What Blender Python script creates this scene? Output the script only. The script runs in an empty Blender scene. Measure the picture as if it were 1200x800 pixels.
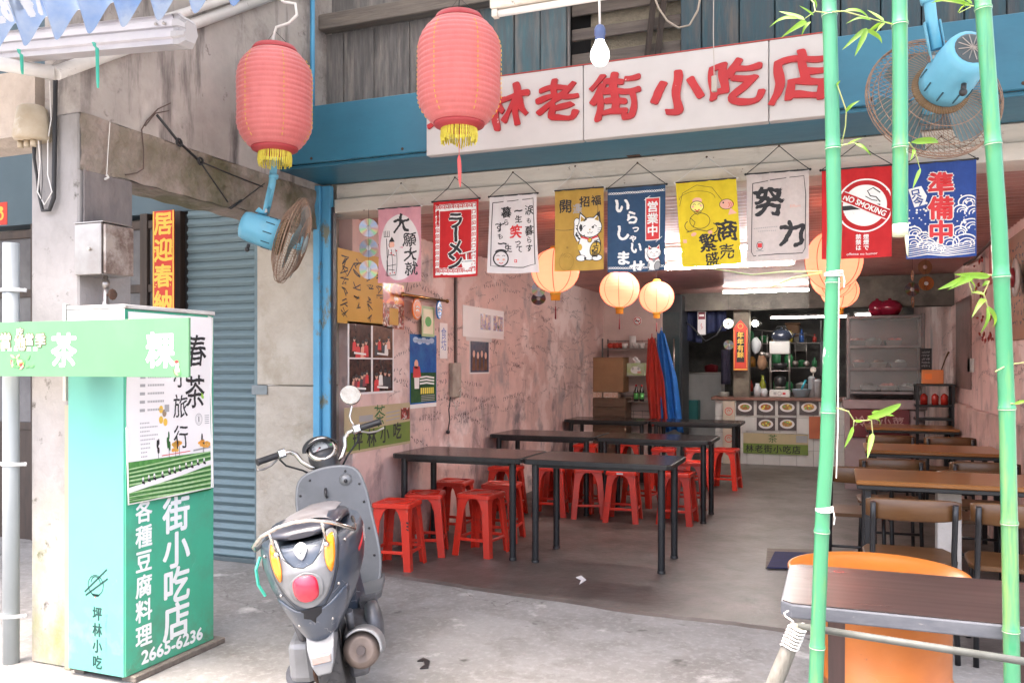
import bpy, math, random
from math import sin, cos, pi, radians as R
from mathutils import Vector, Matrix, noise
from mathutils.geometry import tessellate_polygon
random.seed(7)
SC = bpy.context.scene
COL = SC.collection

# ------------------------------------------------------------------ camera
CAMH, FPX, HOR, YAW = 1.38, 980.0, 428.0, math.atan(0.388)
cd = bpy.data.cameras.new('camera'); cam = bpy.data.objects.new('camera', cd); COL.objects.link(cam)
cam.location = (0, 0, CAMH); cam.rotation_euler = (pi/2, 0, YAW)
cd.sensor_width = 36; cd.lens = FPX*36/1200; cd.shift_y = (HOR-400)/1200
cd.clip_start = 0.05; cd.clip_end = 2000
SC.camera = cam

# ------------------------------------------------------------------ sky, sun, exposure
w = bpy.data.worlds.new('World'); SC.world = w; w.use_nodes = True
nt = w.node_tree; bg = nt.nodes['Background']
sky = nt.nodes.new('ShaderNodeTexSky'); sky.sky_type = 'NISHITA'; sky.sun_disc = False
SUN_EL, SUN_AZ = R(73), R(200)        # azimuth: direction the light comes from, clockwise from +Y
sky.sun_elevation = SUN_EL; sky.sun_rotation = SUN_AZ
sky.air_density = 0.8; sky.dust_density = 8.0; sky.ozone_density = 0.2
nt.links.new(sky.outputs[0], bg.inputs['Color']); bg.inputs['Strength'].default_value = 0.15
sl = bpy.data.lights.new('sun', 'SUN'); so = bpy.data.objects.new('sun', sl); COL.objects.link(so)
sl.energy = 0.5; sl.angle = R(12); sl.color = (1.0, 0.95, 0.88)
dirv = Vector((sin(SUN_AZ)*cos(SUN_EL), cos(SUN_AZ)*cos(SUN_EL), sin(SUN_EL)))
so.rotation_euler = dirv.to_track_quat('Z', 'Y').to_euler(); so.location = (0, -3, 9)
SC.view_settings.view_transform = 'Standard'; SC.view_settings.look = 'None'
SC.view_settings.gamma = 1; SC.view_settings.exposure = 2.85
SC.render.engine = 'CYCLES'
SC.cycles.use_denoising = True
SC.cycles.max_bounces = 10; SC.cycles.diffuse_bounces = 5; SC.cycles.glossy_bounces = 4
SC.cycles.transmission_bounces = 6; SC.cycles.transparent_max_bounces = 10
SC.cycles.caustics_reflective = False; SC.cycles.caustics_refractive = False
SC.cycles.sample_clamp_indirect = 6

# ------------------------------------------------------------------ measuring: photo pixel -> point on a real plane
FW = Vector((-sin(YAW), cos(YAW), 0)); RT = Vector((cos(YAW), sin(YAW), 0)); UP = Vector((0, 0, 1))
def ray(px, py): return FW + RT*((px-600)/FPX) + UP*((HOR-py)/FPX)
EYE = Vector((0, 0, CAMH))
def atY(px, py, Y): r = ray(px, py); return EYE + r*(Y/r.y)
def atX(px, py, X): r = ray(px, py); return EYE + r*(X/r.x)
def atD(px, py, d): return EYE + ray(px, py)*d
def atZ(px, py, z): r = ray(px, py); return EYE + r*((z-CAMH)/r.z)

# ------------------------------------------------------------------ materials
MATS = {}
def nodes(m):
    m.use_nodes = True; n = m.node_tree.nodes; return n, m.node_tree.links, n['Principled BSDF']
def M(name, c=(.5,.5,.5), c2=None, sc=6, rough=.5, metal=0, bump=0, bsc=None, stretch=(1,1,1), spec=.5,
      emi=None, es=0, lo=.35, hi=.65, c3=None, sc3=3, t3=(.55,.7), rv=0, coat=0, alpha=None, trans=0):
    if name in MATS: return MATS[name]
    m = bpy.data.materials.new(name); n, L, p = nodes(m)
    p.inputs['Base Color'].default_value = (*c, 1); p.inputs['Roughness'].default_value = rough
    p.inputs['Metallic'].default_value = metal; p.inputs['Specular IOR Level'].default_value = spec
    if coat: p.inputs['Coat Weight'].default_value = coat; p.inputs['Coat Roughness'].default_value = .12
    if trans: p.inputs['Transmission Weight'].default_value = trans
    if emi: p.inputs['Emission Color'].default_value = (*emi, 1); p.inputs['Emission Strength'].default_value = es
    tc = n.new('ShaderNodeTexCoord'); mp = n.new('ShaderNodeMapping'); L.new(tc.outputs['Object'], mp.inputs[0])
    mp.inputs['Scale'].default_value = stretch
    if c2:
        t = n.new('ShaderNodeTexNoise'); t.inputs['Scale'].default_value = sc; t.inputs['Detail'].default_value = 6
        t.inputs['Roughness'].default_value = .62; L.new(mp.outputs[0], t.inputs['Vector'])
        r = n.new('ShaderNodeMapRange'); r.inputs[1].default_value = lo; r.inputs[2].default_value = hi
        L.new(t.outputs['Fac'], r.inputs[0])
        x = n.new('ShaderNodeMix'); x.data_type = 'RGBA'; x.inputs['A'].default_value = (*c, 1); x.inputs['B'].default_value = (*c2, 1)
        L.new(r.outputs[0], x.inputs['Factor']); out = x.outputs['Result']
        if c3:
            t2 = n.new('ShaderNodeTexNoise'); t2.inputs['Scale'].default_value = sc3; t2.inputs['Detail'].default_value = 8
            t2.inputs['Roughness'].default_value = .7; t2.noise_dimensions = '4D'; t2.inputs['W'].default_value = 3.7
            L.new(mp.outputs[0], t2.inputs['Vector'])
            r2 = n.new('ShaderNodeMapRange'); r2.inputs[1].default_value = t3[0]; r2.inputs[2].default_value = t3[1]
            L.new(t2.outputs['Fac'], r2.inputs[0])
            x2 = n.new('ShaderNodeMix'); x2.data_type = 'RGBA'; x2.inputs['B'].default_value = (*c3, 1)
            L.new(out, x2.inputs['A']); L.new(r2.outputs[0], x2.inputs['Factor']); out = x2.outputs['Result']
        L.new(out, p.inputs['Base Color'])
        if rv:
            rr = n.new('ShaderNodeMapRange'); rr.inputs[3].default_value = max(0, rough-rv); rr.inputs[4].default_value = min(1, rough+rv)
            L.new(t.outputs['Fac'], rr.inputs[0]); L.new(rr.outputs[0], p.inputs['Roughness'])
    if bump:
        b = n.new('ShaderNodeBump'); b.inputs['Strength'].default_value = bump; b.inputs['Distance'].default_value = .02
        t = n.new('ShaderNodeTexNoise'); t.inputs['Scale'].default_value = bsc or sc*3; t.inputs['Detail'].default_value = 8
        L.new(mp.outputs[0], t.inputs['Vector']); L.new(t.outputs['Fac'], b.inputs['Height']); L.new(b.outputs[0], p.inputs['Normal'])
    MATS[name] = m; return m

def mixin(m, c, maskfn):
    """lay colour c over the material's base colour where maskfn(nodes, links, coord) says so"""
    n, L, p = m.node_tree.nodes, m.node_tree.links, m.node_tree.nodes['Principled BSDF']
    tc = n.new('ShaderNodeTexCoord'); fac = maskfn(n, L, tc.outputs['Object'])
    x = n.new('ShaderNodeMix'); x.data_type = 'RGBA'; x.inputs['B'].default_value = (*c, 1)
    s = p.inputs['Base Color']
    if s.is_linked: L.new(s.links[0].from_socket, x.inputs['A'])
    else: x.inputs['A'].default_value = s.default_value
    L.new(fac, x.inputs['Factor']); L.new(x.outputs['Result'], s)
def noisemask(scale, lo, hi, stretch=(1,1,1), w=0.0, dist=0.0, detail=6):
    def f(n, L, co):
        mp = n.new('ShaderNodeMapping'); mp.inputs['Scale'].default_value = stretch; L.new(co, mp.inputs[0])
        t = n.new('ShaderNodeTexNoise'); t.noise_dimensions = '4D'; t.inputs['W'].default_value = w
        t.inputs['Scale'].default_value = scale; t.inputs['Detail'].default_value = detail; t.inputs['Distortion'].default_value = dist
        t.inputs['Roughness'].default_value = .65
        L.new(mp.outputs[0], t.inputs['Vector']); r = n.new('ShaderNodeMapRange')
        r.inputs[1].default_value = lo; r.inputs[2].default_value = hi; L.new(t.outputs['Fac'], r.inputs[0]); return r.outputs[0]
    return f
def linemask(scale, width, w=0.0, mscale=2.0, mlo=.5, mhi=.6, detail=3, stretch=(1,1,1)):
    """thin meandering lines (cracks, scribbles), kept to patches"""
    def f(n, L, co):
        mp = n.new('ShaderNodeMapping'); mp.inputs['Scale'].default_value = stretch; L.new(co, mp.inputs[0])
        t = n.new('ShaderNodeTexNoise'); t.noise_dimensions = '4D'; t.inputs['W'].default_value = w
        t.inputs['Scale'].default_value = scale; t.inputs['Detail'].default_value = detail; L.new(mp.outputs[0], t.inputs['Vector'])
        a = n.new('ShaderNodeMath'); a.operation = 'SUBTRACT'; L.new(t.outputs['Fac'], a.inputs[0]); a.inputs[1].default_value = .5
        b = n.new('ShaderNodeMath'); b.operation = 'ABSOLUTE'; L.new(a.outputs[0], b.inputs[0])
        r = n.new('ShaderNodeMapRange'); r.inputs[1].default_value = width; r.inputs[2].default_value = width*.3; L.new(b.outputs[0], r.inputs[0])
        q = noisemask(mscale, mlo, mhi, w=w+5)(n, L, co)
        k = n.new('ShaderNodeMath'); k.operation = 'MULTIPLY'; L.new(r.outputs[0], k.inputs[0]); L.new(q, k.inputs[1]); return k.outputs[0]
    return f
def zmask(z0, z1, mul=None):
    def f(n, L, co):
        s = n.new('ShaderNodeSeparateXYZ'); L.new(co, s.inputs[0]); r = n.new('ShaderNodeMapRange')
        r.inputs[1].default_value = z0; r.inputs[2].default_value = z1; L.new(s.outputs['Z'], r.inputs[0])
        if not mul: return r.outputs[0]
        k = n.new('ShaderNodeMath'); k.operation = 'MULTIPLY'; L.new(r.outputs[0], k.inputs[0]); L.new(mul(n, L, co), k.inputs[1]); return k.outputs[0]
    return f
def seamless_plain(name, c, rough=.6, **k): return M(name, c, tuple(v*.85 for v in c), 20, rough, **k)

# ------------------------------------------------------------------ objects
WL = {}
def _props(o, label=None, cat=None, group=None, kind=None):
    if label: o['label'] = label
    if cat: o['category'] = cat
    if group: o['group'] = group
    if kind: o['kind'] = kind
def thing(name, label, cat, loc=(0,0,0), group=None, rotz=0):
    o = bpy.data.objects.new(name, None); o.empty_display_size = .1; COL.objects.link(o)
    o.location = loc; o.rotation_euler = (0, 0, rotz); WL[o.name] = Vector(loc); _props(o, label, cat, group); return o
def kids(o): return [c for c in bpy.data.objects if c.parent is o]
def copy_tree(o, label=None, loc=None, rotz=None, group=None):
    ch = {}
    for x in bpy.data.objects:
        if x.parent: ch.setdefault(x.parent.name, []).append(x)
    def rec(a, par):
        c = a.copy(); COL.objects.link(c)
        if par: c.parent = par; c.matrix_parent_inverse = a.matrix_parent_inverse.copy()
        for k in ch.get(a.name, []): rec(k, c)
        return c
    r = rec(o, None)
    if label: r['label'] = label
    if loc is not None: r.location = loc
    if rotz is not None: r.rotation_euler[2] = rotz
    if group: r['group'] = group
    return r

class MB:
    def __init__(s): s.v = []; s.f = []; s.mi = []; s.sm = []; s.m = Matrix.Identity(4); s.cur = 0
    def add(s, vs, fs, smooth=False):
        o = len(s.v); s.v += [s.m @ Vector(v) for v in vs]
        for f in fs: s.f.append([i+o for i in f]); s.mi.append(s.cur); s.sm.append(smooth)
        return s
    def box(s, lo, hi):
        x0,y0,z0 = lo; x1,y1,z1 = hi
        return s.add([(x0,y0,z0),(x1,y0,z0),(x1,y1,z0),(x0,y1,z0),(x0,y0,z1),(x1,y0,z1),(x1,y1,z1),(x0,y1,z1)],
              [(0,3,2,1),(4,5,6,7),(0,1,5,4),(1,2,6,5),(2,3,7,6),(3,0,4,7)])
    def cbox(s, c, d): return s.box([c[i]-d[i]/2 for i in range(3)], [c[i]+d[i]/2 for i in range(3)])
    def rbox(s, lo, hi, r=.004):
        """box with chamfered edges"""
        x0,y0,z0 = lo; x1,y1,z1 = hi; r = min(r, (x1-x0)/2.01, (y1-y0)/2.01, (z1-z0)/2.01)
        c = [(x0+x1)/2,(y0+y1)/2,(z0+z1)/2]; h = [(x1-x0)/2,(y1-y0)/2,(z1-z0)/2]
        vs = []; idx = {}
        for sx in (-1,1):
            for sy in (-1,1):
                for sz in (-1,1):
                    for a in range(3):
                        q = [h[0]-r, h[1]-r, h[2]-r]; q[a] = h[a]
                        idx[(sx,sy,sz,a)] = len(vs); vs.append((c[0]+sx*q[0], c[1]+sy*q[1], c[2]+sz*q[2]))
        fs = []
        S = (-1,1)
        for a in range(3):
            b, d = (a+1)%3, (a+2)%3
            for sa in S:
                q = []
                for sb, sd in ((-1,-1),(1,-1),(1,1),(-1,1)):
                    k = [0,0,0]; k[a]=sa; k[b]=sb; k[d]=sd; q.append(idx[(*k,a)])
                fs.append(q if sa > 0 else q[::-1])
            for sa in S:
                for sb in S:
                    k0=[0,0,0]; k0[a]=sa; k0[b]=sb; k0[d]=-1; k1=list(k0); k1[d]=1
                    q=[idx[(*k0,a)], idx[(*k0,b)], idx[(*k1,b)], idx[(*k1,a)]]
                    fs.append(q if sa*sb > 0 else q[::-1])
        for sx in S:
            for sy in S:
                for sz in S:
                    q=[idx[(sx,sy,sz,0)],idx[(sx,sy,sz,1)],idx[(sx,sy,sz,2)]]
                    fs.append(q if sx*sy*sz > 0 else q[::-1])
        return s.add(vs, fs)
    def tube(s, pts, r, n=8, cap=True, flat=1.0):
        pts = [Vector(p) for p in pts]; rs = r if isinstance(r, (list, tuple)) else [r]*len(pts)
        vs = []; fs = []; prev = None
        for i, p in enumerate(pts):
            t = (pts[min(i+1, len(pts)-1)] - pts[max(i-1, 0)]).normalized()
            if prev is None:
                a = Vector((0,0,1)) if abs(t.z) < .9 else Vector((1,0,0)); u = t.cross(a).normalized()
            else: u = (prev - t*prev.dot(t)).normalized()
            prev = u; q = t.cross(u)
            for k in range(n):
                an = 2*pi*k/n; vs.append(p + u*cos(an)*rs[i] + q*sin(an)*rs[i]*flat)
        for i in range(len(pts)-1):
            for k in range(n): fs.append((i*n+k, i*n+(k+1)%n, (i+1)*n+(k+1)%n, (i+1)*n+k))
        s.add(vs, fs, n > 5)
        if cap and n > 2:
            s.add(vs[:n], [tuple(range(n))[::-1]]); s.add(vs[-n:], [tuple(range(n))])
        return s
    def cyl(s, a, b, r, r2=None, n=16, cap=True): return s.tube([a, b], [r, r if r2 is None else r2], n, cap)
    def lathe(s, prof, n=24, c=(0,0,0), smooth=True, m=None):
        """prof: list of (radius, z)"""
        m0 = s.m; s.m = s.m @ Matrix.Translation(c) @ (m or Matrix.Identity(4)); vs = []; fs = []
        for r, z in prof:
            for k in range(n): vs.append((r*cos(2*pi*k/n), r*sin(2*pi*k/n), z))
        for i in range(len(prof)-1):
            for k in range(n): fs.append((i*n+k, i*n+(k+1)%n, (i+1)*n+(k+1)%n, (i+1)*n+k))
        s.add(vs, fs, smooth)
        if prof[0][0] > 1e-4: s.add(vs[:n], [tuple(range(n))[::-1]])
        if prof[-1][0] > 1e-4: s.add(vs[-n:], [tuple(range(n))])
        s.m = m0; return s
    def ball(s, c, r, n=16, k=8):
        if not isinstance(r, (tuple, list)): r = (r,r,r)
        m0 = s.m; s.m = s.m @ Matrix.Translation(c) @ Matrix.Diagonal((r[0], r[1], r[2], 1))
        s.lathe([(max(1e-5, sin(pi*i/k)), -cos(pi*i/k)) for i in range(k+1)], n); s.m = m0; return s
    def loft(s, rings, cap=True, smooth=True, closed=True):
        n = len(rings[0]); vs = [v for r in rings for v in r]; fs = []
        for i in range(len(rings)-1):
            for k in range(n if closed else n-1): fs.append((i*n+k, i*n+(k+1)%n, (i+1)*n+(k+1)%n, (i+1)*n+k))
        s.add(vs, fs, smooth)
        if cap and closed: s.add(rings[0], [tuple(range(n))[::-1]]); s.add(rings[-1], [tuple(range(n))])
        return s
    def grid(s, fn, nu, nv, smooth=True):
        vs = [fn(i/nu, j/nv) for j in range(nv+1) for i in range(nu+1)]
        fs = [(j*(nu+1)+i, j*(nu+1)+i+1, (j+1)*(nu+1)+i+1, (j+1)*(nu+1)+i) for j in range(nv) for i in range(nu)]
        return s.add(vs, fs, smooth)
    def prism(s, poly, fn0, fn1):
        """poly of 2d points; fn0 / fn1 map a 2d point to the two faces"""
        tri = tessellate_polygon([[Vector((p[0], p[1], 0)) for p in poly]]); n = len(poly)
        a = [Vector(fn0(p)) for p in poly]; b = [Vector(fn1(p)) for p in poly]
        s.add(a+b, [tuple(t) for t in tri] + [tuple(i+n for i in t)[::-1] for t in tri] + [(i, (i+1)%n, (i+1)%n+n, i+n) for i in range(n)])
        return s
    def build(s, name, mat, parent=None, label=None, cat=None, group=None, kind=None, loc=None, sub=0, bevel=0, fix=True):
        base = Vector(loc) if loc is not None else (WL.get(parent.name, Vector()) if parent else Vector())
        me = bpy.data.meshes.new(name); me.from_pydata([v - base for v in s.v], [], s.f); me.update()
        for m in (mat if isinstance(mat, (list, tuple)) else [mat]): me.materials.append(m)
        me.polygons.foreach_set('material_index', s.mi); me.polygons.foreach_set('use_smooth', s.sm)
        if fix:
            import bmesh
            bm = bmesh.new(); bm.from_mesh(me); bmesh.ops.remove_doubles(bm, verts=bm.verts, dist=1e-5)
            bmesh.ops.recalc_face_normals(bm, faces=bm.faces); bm.to_mesh(me); bm.free()
        o = bpy.data.objects.new(name, me); COL.objects.link(o)
        if parent: o.parent = parent; WL[o.name] = base
        else: o.location = base; WL[o.name] = base
        if sub: md = o.modifiers.new('sub', 'SUBSURF'); md.levels = md.render_levels = sub
        if bevel: md = o.modifiers.new('bev', 'BEVEL'); md.width = bevel; md.segments = 2; md.limit_method = 'ANGLE'
        _props(o, label, cat, group, kind); return o

# ------------------------------------------------------------------ flat print: glyphs, strokes, fills
_G = {}
def glyph(txt, bold=0.0):
    k = (txt, round(bold, 3))
    if k in _G: return _G[k]
    c = bpy.data.curves.new('t', 'FONT'); c.body = txt; c.size = 1; c.resolution_u = 3; c.offset = bold; c.fill_mode = 'FRONT'
    o = bpy.data.objects.new('t', c); COL.objects.link(o)
    dg = bpy.context.evaluated_depsgraph_get(); me = bpy.data.meshes.new_from_object(o.evaluated_get(dg))
    vs = [(v.co.x, v.co.y) for v in me.vertices]; fs = [tuple(p.vertices) for p in me.polygons]
    bpy.data.objects.remove(o); bpy.data.curves.remove(c); bpy.data.meshes.remove(me)
    _G[k] = (vs, fs); return _G[k]
_GF = {}
def glyph_fine(txt, seg=.11):
    '''the same outline with its long edges divided, so that it can be bent'''
    if txt in _GF: return _GF[txt]
    import bmesh
    vs, fs = glyph(txt); me = bpy.data.meshes.new('x'); me.from_pydata([(x, y, 0) for x, y in vs], [], fs); bm = bmesh.new(); bm.from_mesh(me); bpy.data.meshes.remove(me)
    bmesh.ops.remove_doubles(bm, verts=bm.verts, dist=1e-5); bmesh.ops.triangulate(bm, faces=bm.faces)
    for _ in range(4):
        e = [q for q in bm.edges if q.calc_length() > seg]
        if not e: break
        bmesh.ops.subdivide_edges(bm, edges=e, cuts=1); bmesh.ops.triangulate(bm, faces=[f for f in bm.faces if len(f.verts) > 3])
    bm.verts.ensure_lookup_table(); vs = [(v.co.x, v.co.y) for v in bm.verts]
    fs = []
    for f in bm.faces:
        i = [v.index for v in f.verts]; a = sum(vs[i[k]][0]*vs[i[(k+1) % 3]][1]-vs[i[(k+1) % 3]][0]*vs[i[k]][1] for k in range(3))
        if abs(a) > 1e-9: fs.append(tuple(i) if a > 0 else tuple(i[::-1]))
    bm.free(); _GF[txt] = (vs, fs); return _GF[txt]
_ref = glyph('國')[0]
EM_W = max(v[0] for v in _ref)-min(v[0] for v in _ref); EM_CX = (max(v[0] for v in _ref)+min(v[0] for v in _ref))/2
EM_CY = (max(v[1] for v in _ref)+min(v[1] for v in _ref))/2

class Draw:
    """2D drawing in units of k metres, u to the right, v DOWN, from origin O on a plane U,N"""
    def __init__(s, O, U, Vd, k=1.0, N=None, deform=None, step=.0006, seg=.03):
        s.O, s.U, s.V = Vector(O), Vector(U).normalized(), Vector(Vd).normalized()
        s.N = (Vector(N) if N else s.V.cross(s.U)).normalized(); s.k = k; s.deform = deform; s.step = step; s.seg = seg
        s.mats = []; s.parts = []
    def mesh(s, mat, vs, fs, L=1):
        if mat not in s.mats: s.mats.append(mat)
        s.parts.append((s.mats.index(mat), vs, fs, L)); return s
    def poly(s, mat, pts, L=1):
        tri = tessellate_polygon([[Vector((p[0], p[1], 0)) for p in pts]]); return s.mesh(mat, list(pts), [tuple(t) for t in tri], L)
    def rect(s, mat, u0, v0, u1, v1, L=1): return s.mesh(mat, [(u0,v0),(u1,v0),(u1,v1),(u0,v1)], [(0,1,2,3)], L)
    def ell(s, mat, u, v, a, b=None, L=1, n=20, rot=0):
        b = a if b is None else b; c, q = cos(rot), sin(rot)
        p = [(u+a*cos(2*pi*i/n)*c-b*sin(2*pi*i/n)*q, v+a*cos(2*pi*i/n)*q+b*sin(2*pi*i/n)*c) for i in range(n)]
        return s.mesh(mat, [(u,v)]+p, [(0,i+1,(i+1)%n+1) for i in range(n)], L)
    def ring(s, mat, u, v, a, w, b=None, L=1, n=24, a0=0, a1=2*pi):
        b = a if b is None else b
        return s.line(mat, [(u+a*cos(a0+(a1-a0)*i/n), v+b*sin(a0+(a1-a0)*i/n)) for i in range(n+1)], w, L)
    def line(s, mat, pts, w, L=1, taper=0):
        vs = []; n = len(pts)
        for i, p in enumerate(pts):
            a = pts[max(0,i-1)]; b = pts[min(n-1,i+1)]; dx, dy = b[0]-a[0], b[1]-a[1]; l = math.hypot(dx,dy) or 1
            ww = w/2*(1-taper*abs(2*i/(n-1)-1)) if n > 1 else w/2
            vs += [(p[0]-dy/l*ww, p[1]+dx/l*ww), (p[0]+dy/l*ww, p[1]-dx/l*ww)]
        return s.mesh(mat, vs, [(2*i,2*i+1,2*i+3,2*i+2) for i in range(n-1)], L)
    def ch(s, mat, c, u, v, size, bold=0.0, sx=1.0, rot=0.0, L=1, rough=0.0, shear=0.0):
        if bold:                                  # heavier strokes: the glyph struck several times, a hair apart
            st = random.getstate()
            for q in range(6):
                random.setstate(st)
                s.ch(mat, c, u+size*bold*cos(q*pi/3), v+size*bold*sin(q*pi/3), size, 0, sx, rot, L+q*.22, rough, shear)
            return s
        vs, fs = glyph_fine(c) if rough else glyph(c); out = []; f = size/EM_W; cr, sr = cos(rot), sin(rot); ph = random.random()*9
        for x, y in vs:
            a, b = (x-EM_CX)*f*sx, (y-EM_CY)*f
            if rough:
                g = size*rough; a, b = a + g*(sin(9*b/size+ph)*.6 + sin(31*(a+b)/size+ph)*.25), b + g*(sin(8*a/size+ph*2)*.6 + sin(27*(a-b)/size)*.25)
            a += b*shear
            a, b = a*cr-b*sr, a*sr+b*cr
            out.append((u+a, v-b))
        return s.mesh(mat, out, fs, L)
    def txt(s, mat, t, u, v, w, h, bold=0.0, rot=0.0, L=1):
        """string fitted to a box of width w, height h centred on u, v"""
        if bold:
            for q in range(4): s.txt(mat, t, u+h*bold*cos(q*pi/2), v+h*bold*sin(q*pi/2), w, h, 0, rot, L+q*.22)
            return s
        vs, fs = glyph(t)
        if not vs: return s
        x0, x1 = min(p[0] for p in vs), max(p[0] for p in vs); y0, y1 = min(p[1] for p in vs), max(p[1] for p in vs)
        cr, sr = cos(rot), sin(rot); out = []
        for x, y in vs:
            a, b = ((x-x0)/(x1-x0)-.5)*w, ((y-y0)/(y1-y0)-.5)*h; out.append((u+a*cr-b*sr, v-(a*sr+b*cr)))
        return s.mesh(mat, out, fs, L)
    def col(s, mat, t, u, v, size, pitch=None, **k):
        for i, c in enumerate(t): s.ch(mat, c, u, v+i*(pitch or size*1.08), size, **k)
        return s
    def build(s, name, parent, **kw):
        import bmesh
        mb = MB()
        for mi, vs, fs, L in s.parts:
            mb.cur = mi
            mb.add([(p[0]*s.k, p[1]*s.k, L*s.step) for p in vs], fs)
        if s.deform:
            bm = bmesh.new(); me = bpy.data.meshes.new('x'); me.from_pydata(mb.v, [], mb.f); me.polygons.foreach_set('material_index', mb.mi)
            bm.from_mesh(me); bpy.data.meshes.remove(me)
            for _ in range(5):
                e = [x for x in bm.edges if x.calc_length() > s.seg]
                if not e: break
                bmesh.ops.subdivide_edges(bm, edges=e, cuts=1); bmesh.ops.triangulate(bm, faces=[f for f in bm.faces if len(f.verts) > 4])
            bm.verts.ensure_lookup_table()
            mb.v = [v.co.copy() for v in bm.verts]; mb.f = [[v.index for v in f.verts] for f in bm.faces]; mb.mi = [f.material_index for f in bm.faces]
            mb.sm = [False]*len(mb.f); bm.free()
            mb.v = [s.deform(v.x, v.y, v.z) for v in mb.v]
        else: mb.v = [s.O + s.U*v.x + s.V*v.y + s.N*v.z for v in mb.v]
        return mb.build(name, s.mats, parent, fix=False, **kw)
# ================================================================== SETTING
PINK = M('pink_plaster', (.74,.53,.49), (.63,.44,.405), 2.5, .8, bump=.35, bsc=14, c3=(.42,.31,.30), sc3=1.6, t3=(.54,.78))
mixin(PINK, (.14,.11,.11), noisemask(5, .60, .76, stretch=(1,1,.6), w=2))
mixin(PINK, (.09,.07,.08), zmask(1.7, .6, noisemask(3.2, .5, .70, stretch=(1,1,.45), w=8, dist=.6)))
mixin(PINK, (.80,.64,.61), noisemask(1.1, .53, .57, w=21, detail=9))
mixin(PINK, (.40,.33,.33), noisemask(1.7, .56, .64, w=24, detail=9, stretch=(1,1,.7)))
mixin(PINK, (.20,.17,.18), zmask(1.5, .9, noisemask(2.0, .55, .66, stretch=(1,1,.8), w=41)))

PLAIN_PINK = M('pale_pink_plaster', (.62,.47,.43), (.52,.38,.35), 2, .8, bump=.2)
RENDER = M('arcade_plaster', (.48,.44,.405), (.34,.31,.285), 2.4, .85, bump=.7, bsc=7, c3=(.16,.135,.125), sc3=1.7, t3=(.50,.68))
mixin(RENDER, (.13,.11,.11), linemask(2.2, .004, 2, 1.6, .5, .7, 7, (1,1,1)))
mixin(RENDER, (.52,.47,.44), noisemask(2.3, .55, .68, w=5, stretch=(1,1,.5))); mixin(RENDER, (.12,.105,.10), noisemask(4, .53, .66, w=15, stretch=(1,1.6,.25))); mixin(RENDER, (.20,.17,.16), noisemask(14, .62, .70, w=25))
ROUGHCON = M('rough_concrete', (.33,.27,.24), (.20,.17,.13), 5, .9, bump=1.2, bsc=16, c3=(.13,.12,.07), sc3=2.2, t3=(.48,.62))
PALECON = M('pale_column_concrete', (.35,.33,.32), (.26,.245,.235), 3, .85, bump=.6, bsc=12, stretch=(1,1,.8), c3=(.20,.18,.17), sc3=2.6, t3=(.55,.70))
mixin(PALECON, (.10,.09,.08), noisemask(11, .60, .68, w=31)); mixin(PALECON, (.17,.15,.13), noisemask(2.4, .56, .74, w=33, stretch=(1.2,1.2,.5)))
mixin(PALECON, (.22,.24,.08), zmask(.9, .1, noisemask(3.5, .42, .62, stretch=(1,1,.6), w=3)))
mixin(PALECON, (.34,.24,.19), zmask(1.3, .5, noisemask(3.1, .52, .68, stretch=(1,1,.4), w=9)))
PIERCON = M('pier_concrete', (.50,.46,.40), (.42,.37,.31), 5, .9, bump=.6, bsc=22, c3=(.30,.25,.18), sc3=1.8, t3=(.5,.7))

FLOOR_OUT = M('outer_concrete', (.25,.243,.236), (.185,.178,.17), 2.6, .8, bump=.25, bsc=30, c3=(.155,.145,.135), sc3=2.4, t3=(.50,.68), lo=.4, hi=.62)
mixin(FLOOR_OUT, (.17,.155,.145), noisemask(1.1, .52, .78, w=14)); mixin(FLOOR_OUT, (.15,.13,.12), noisemask(9, .66, .74, w=4))
mixin(FLOOR_OUT, (.52,.50,.48), noisemask(3, .60, .72, w=6))
mixin(FLOOR_OUT, (.34,.33,.32), noisemask(26, .5, .8, w=11)); mixin(FLOOR_OUT, (.16,.15,.145), noisemask(60, .62, .8, w=17))
mixin(FLOOR_OUT, (.09,.085,.08), linemask(.7, .0016, 3, .8, .45, .6, 8)); mixin(FLOOR_OUT, (.08,.075,.07), noisemask(4.5, .66, .72, w=51, detail=3))
FLOOR_IN = M('inner_floor', (.105,.086,.076), (.070,.058,.052), 2.5, .42, bump=.18, bsc=26, c3=(.165,.135,.12), sc3=1.8, t3=(.53,.75), rv=.15)
mixin(FLOOR_IN, (.045,.036,.032), noisemask(2.2, .54, .66, w=7)); mixin(FLOOR_IN, (.14,.125,.115), noisemask(1.3, .56, .66, w=27, detail=9)); mixin(FLOOR_IN, (.03,.025,.022), linemask(.9, .0018, 6, .8, .45, .6, 8))
mixin(FLOOR_IN, (.16,.145,.135), noisemask(.8, .5, .68, w=61, detail=9)); mixin(FLOOR_IN, (.15,.13,.12), noisemask(30, .62, .75, w=2))
BLUE = M('blue_paint', (.03,.17,.26), (.022,.125,.20), 2.2, .42, bump=.1, bsc=20, c3=(.06,.16,.21), sc3=2.2, t3=(.55,.75), stretch=(.5,1,1))
mixin(BLUE, (.012,.02,.025), noisemask(14, .66, .72, w=1)); mixin(BLUE, (.30,.34,.35), noisemask(45, .72, .75, w=1))
SKYBLUE = M('light_blue_paint', (.10,.38,.62), (.08,.30,.50), 5, .5, c3=(.16,.17,.13), sc3=9, t3=(.56,.62), stretch=(1,1,.5))
WHITE_OLD = M('old_white_paint', (.70,.65,.58), (.60,.55,.48), 3, .6, bump=.25, bsc=25, stretch=(.6,1,2))
mixin(WHITE_OLD, (.22,.17,.13), noisemask(16, .64, .68, w=3)); mixin(WHITE_OLD, (.42,.35,.28), noisemask(3, .58, .75, w=5))
DARK = M('dark_interior', (.02,.02,.022), (.03,.028,.028), 4, .8)
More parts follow.
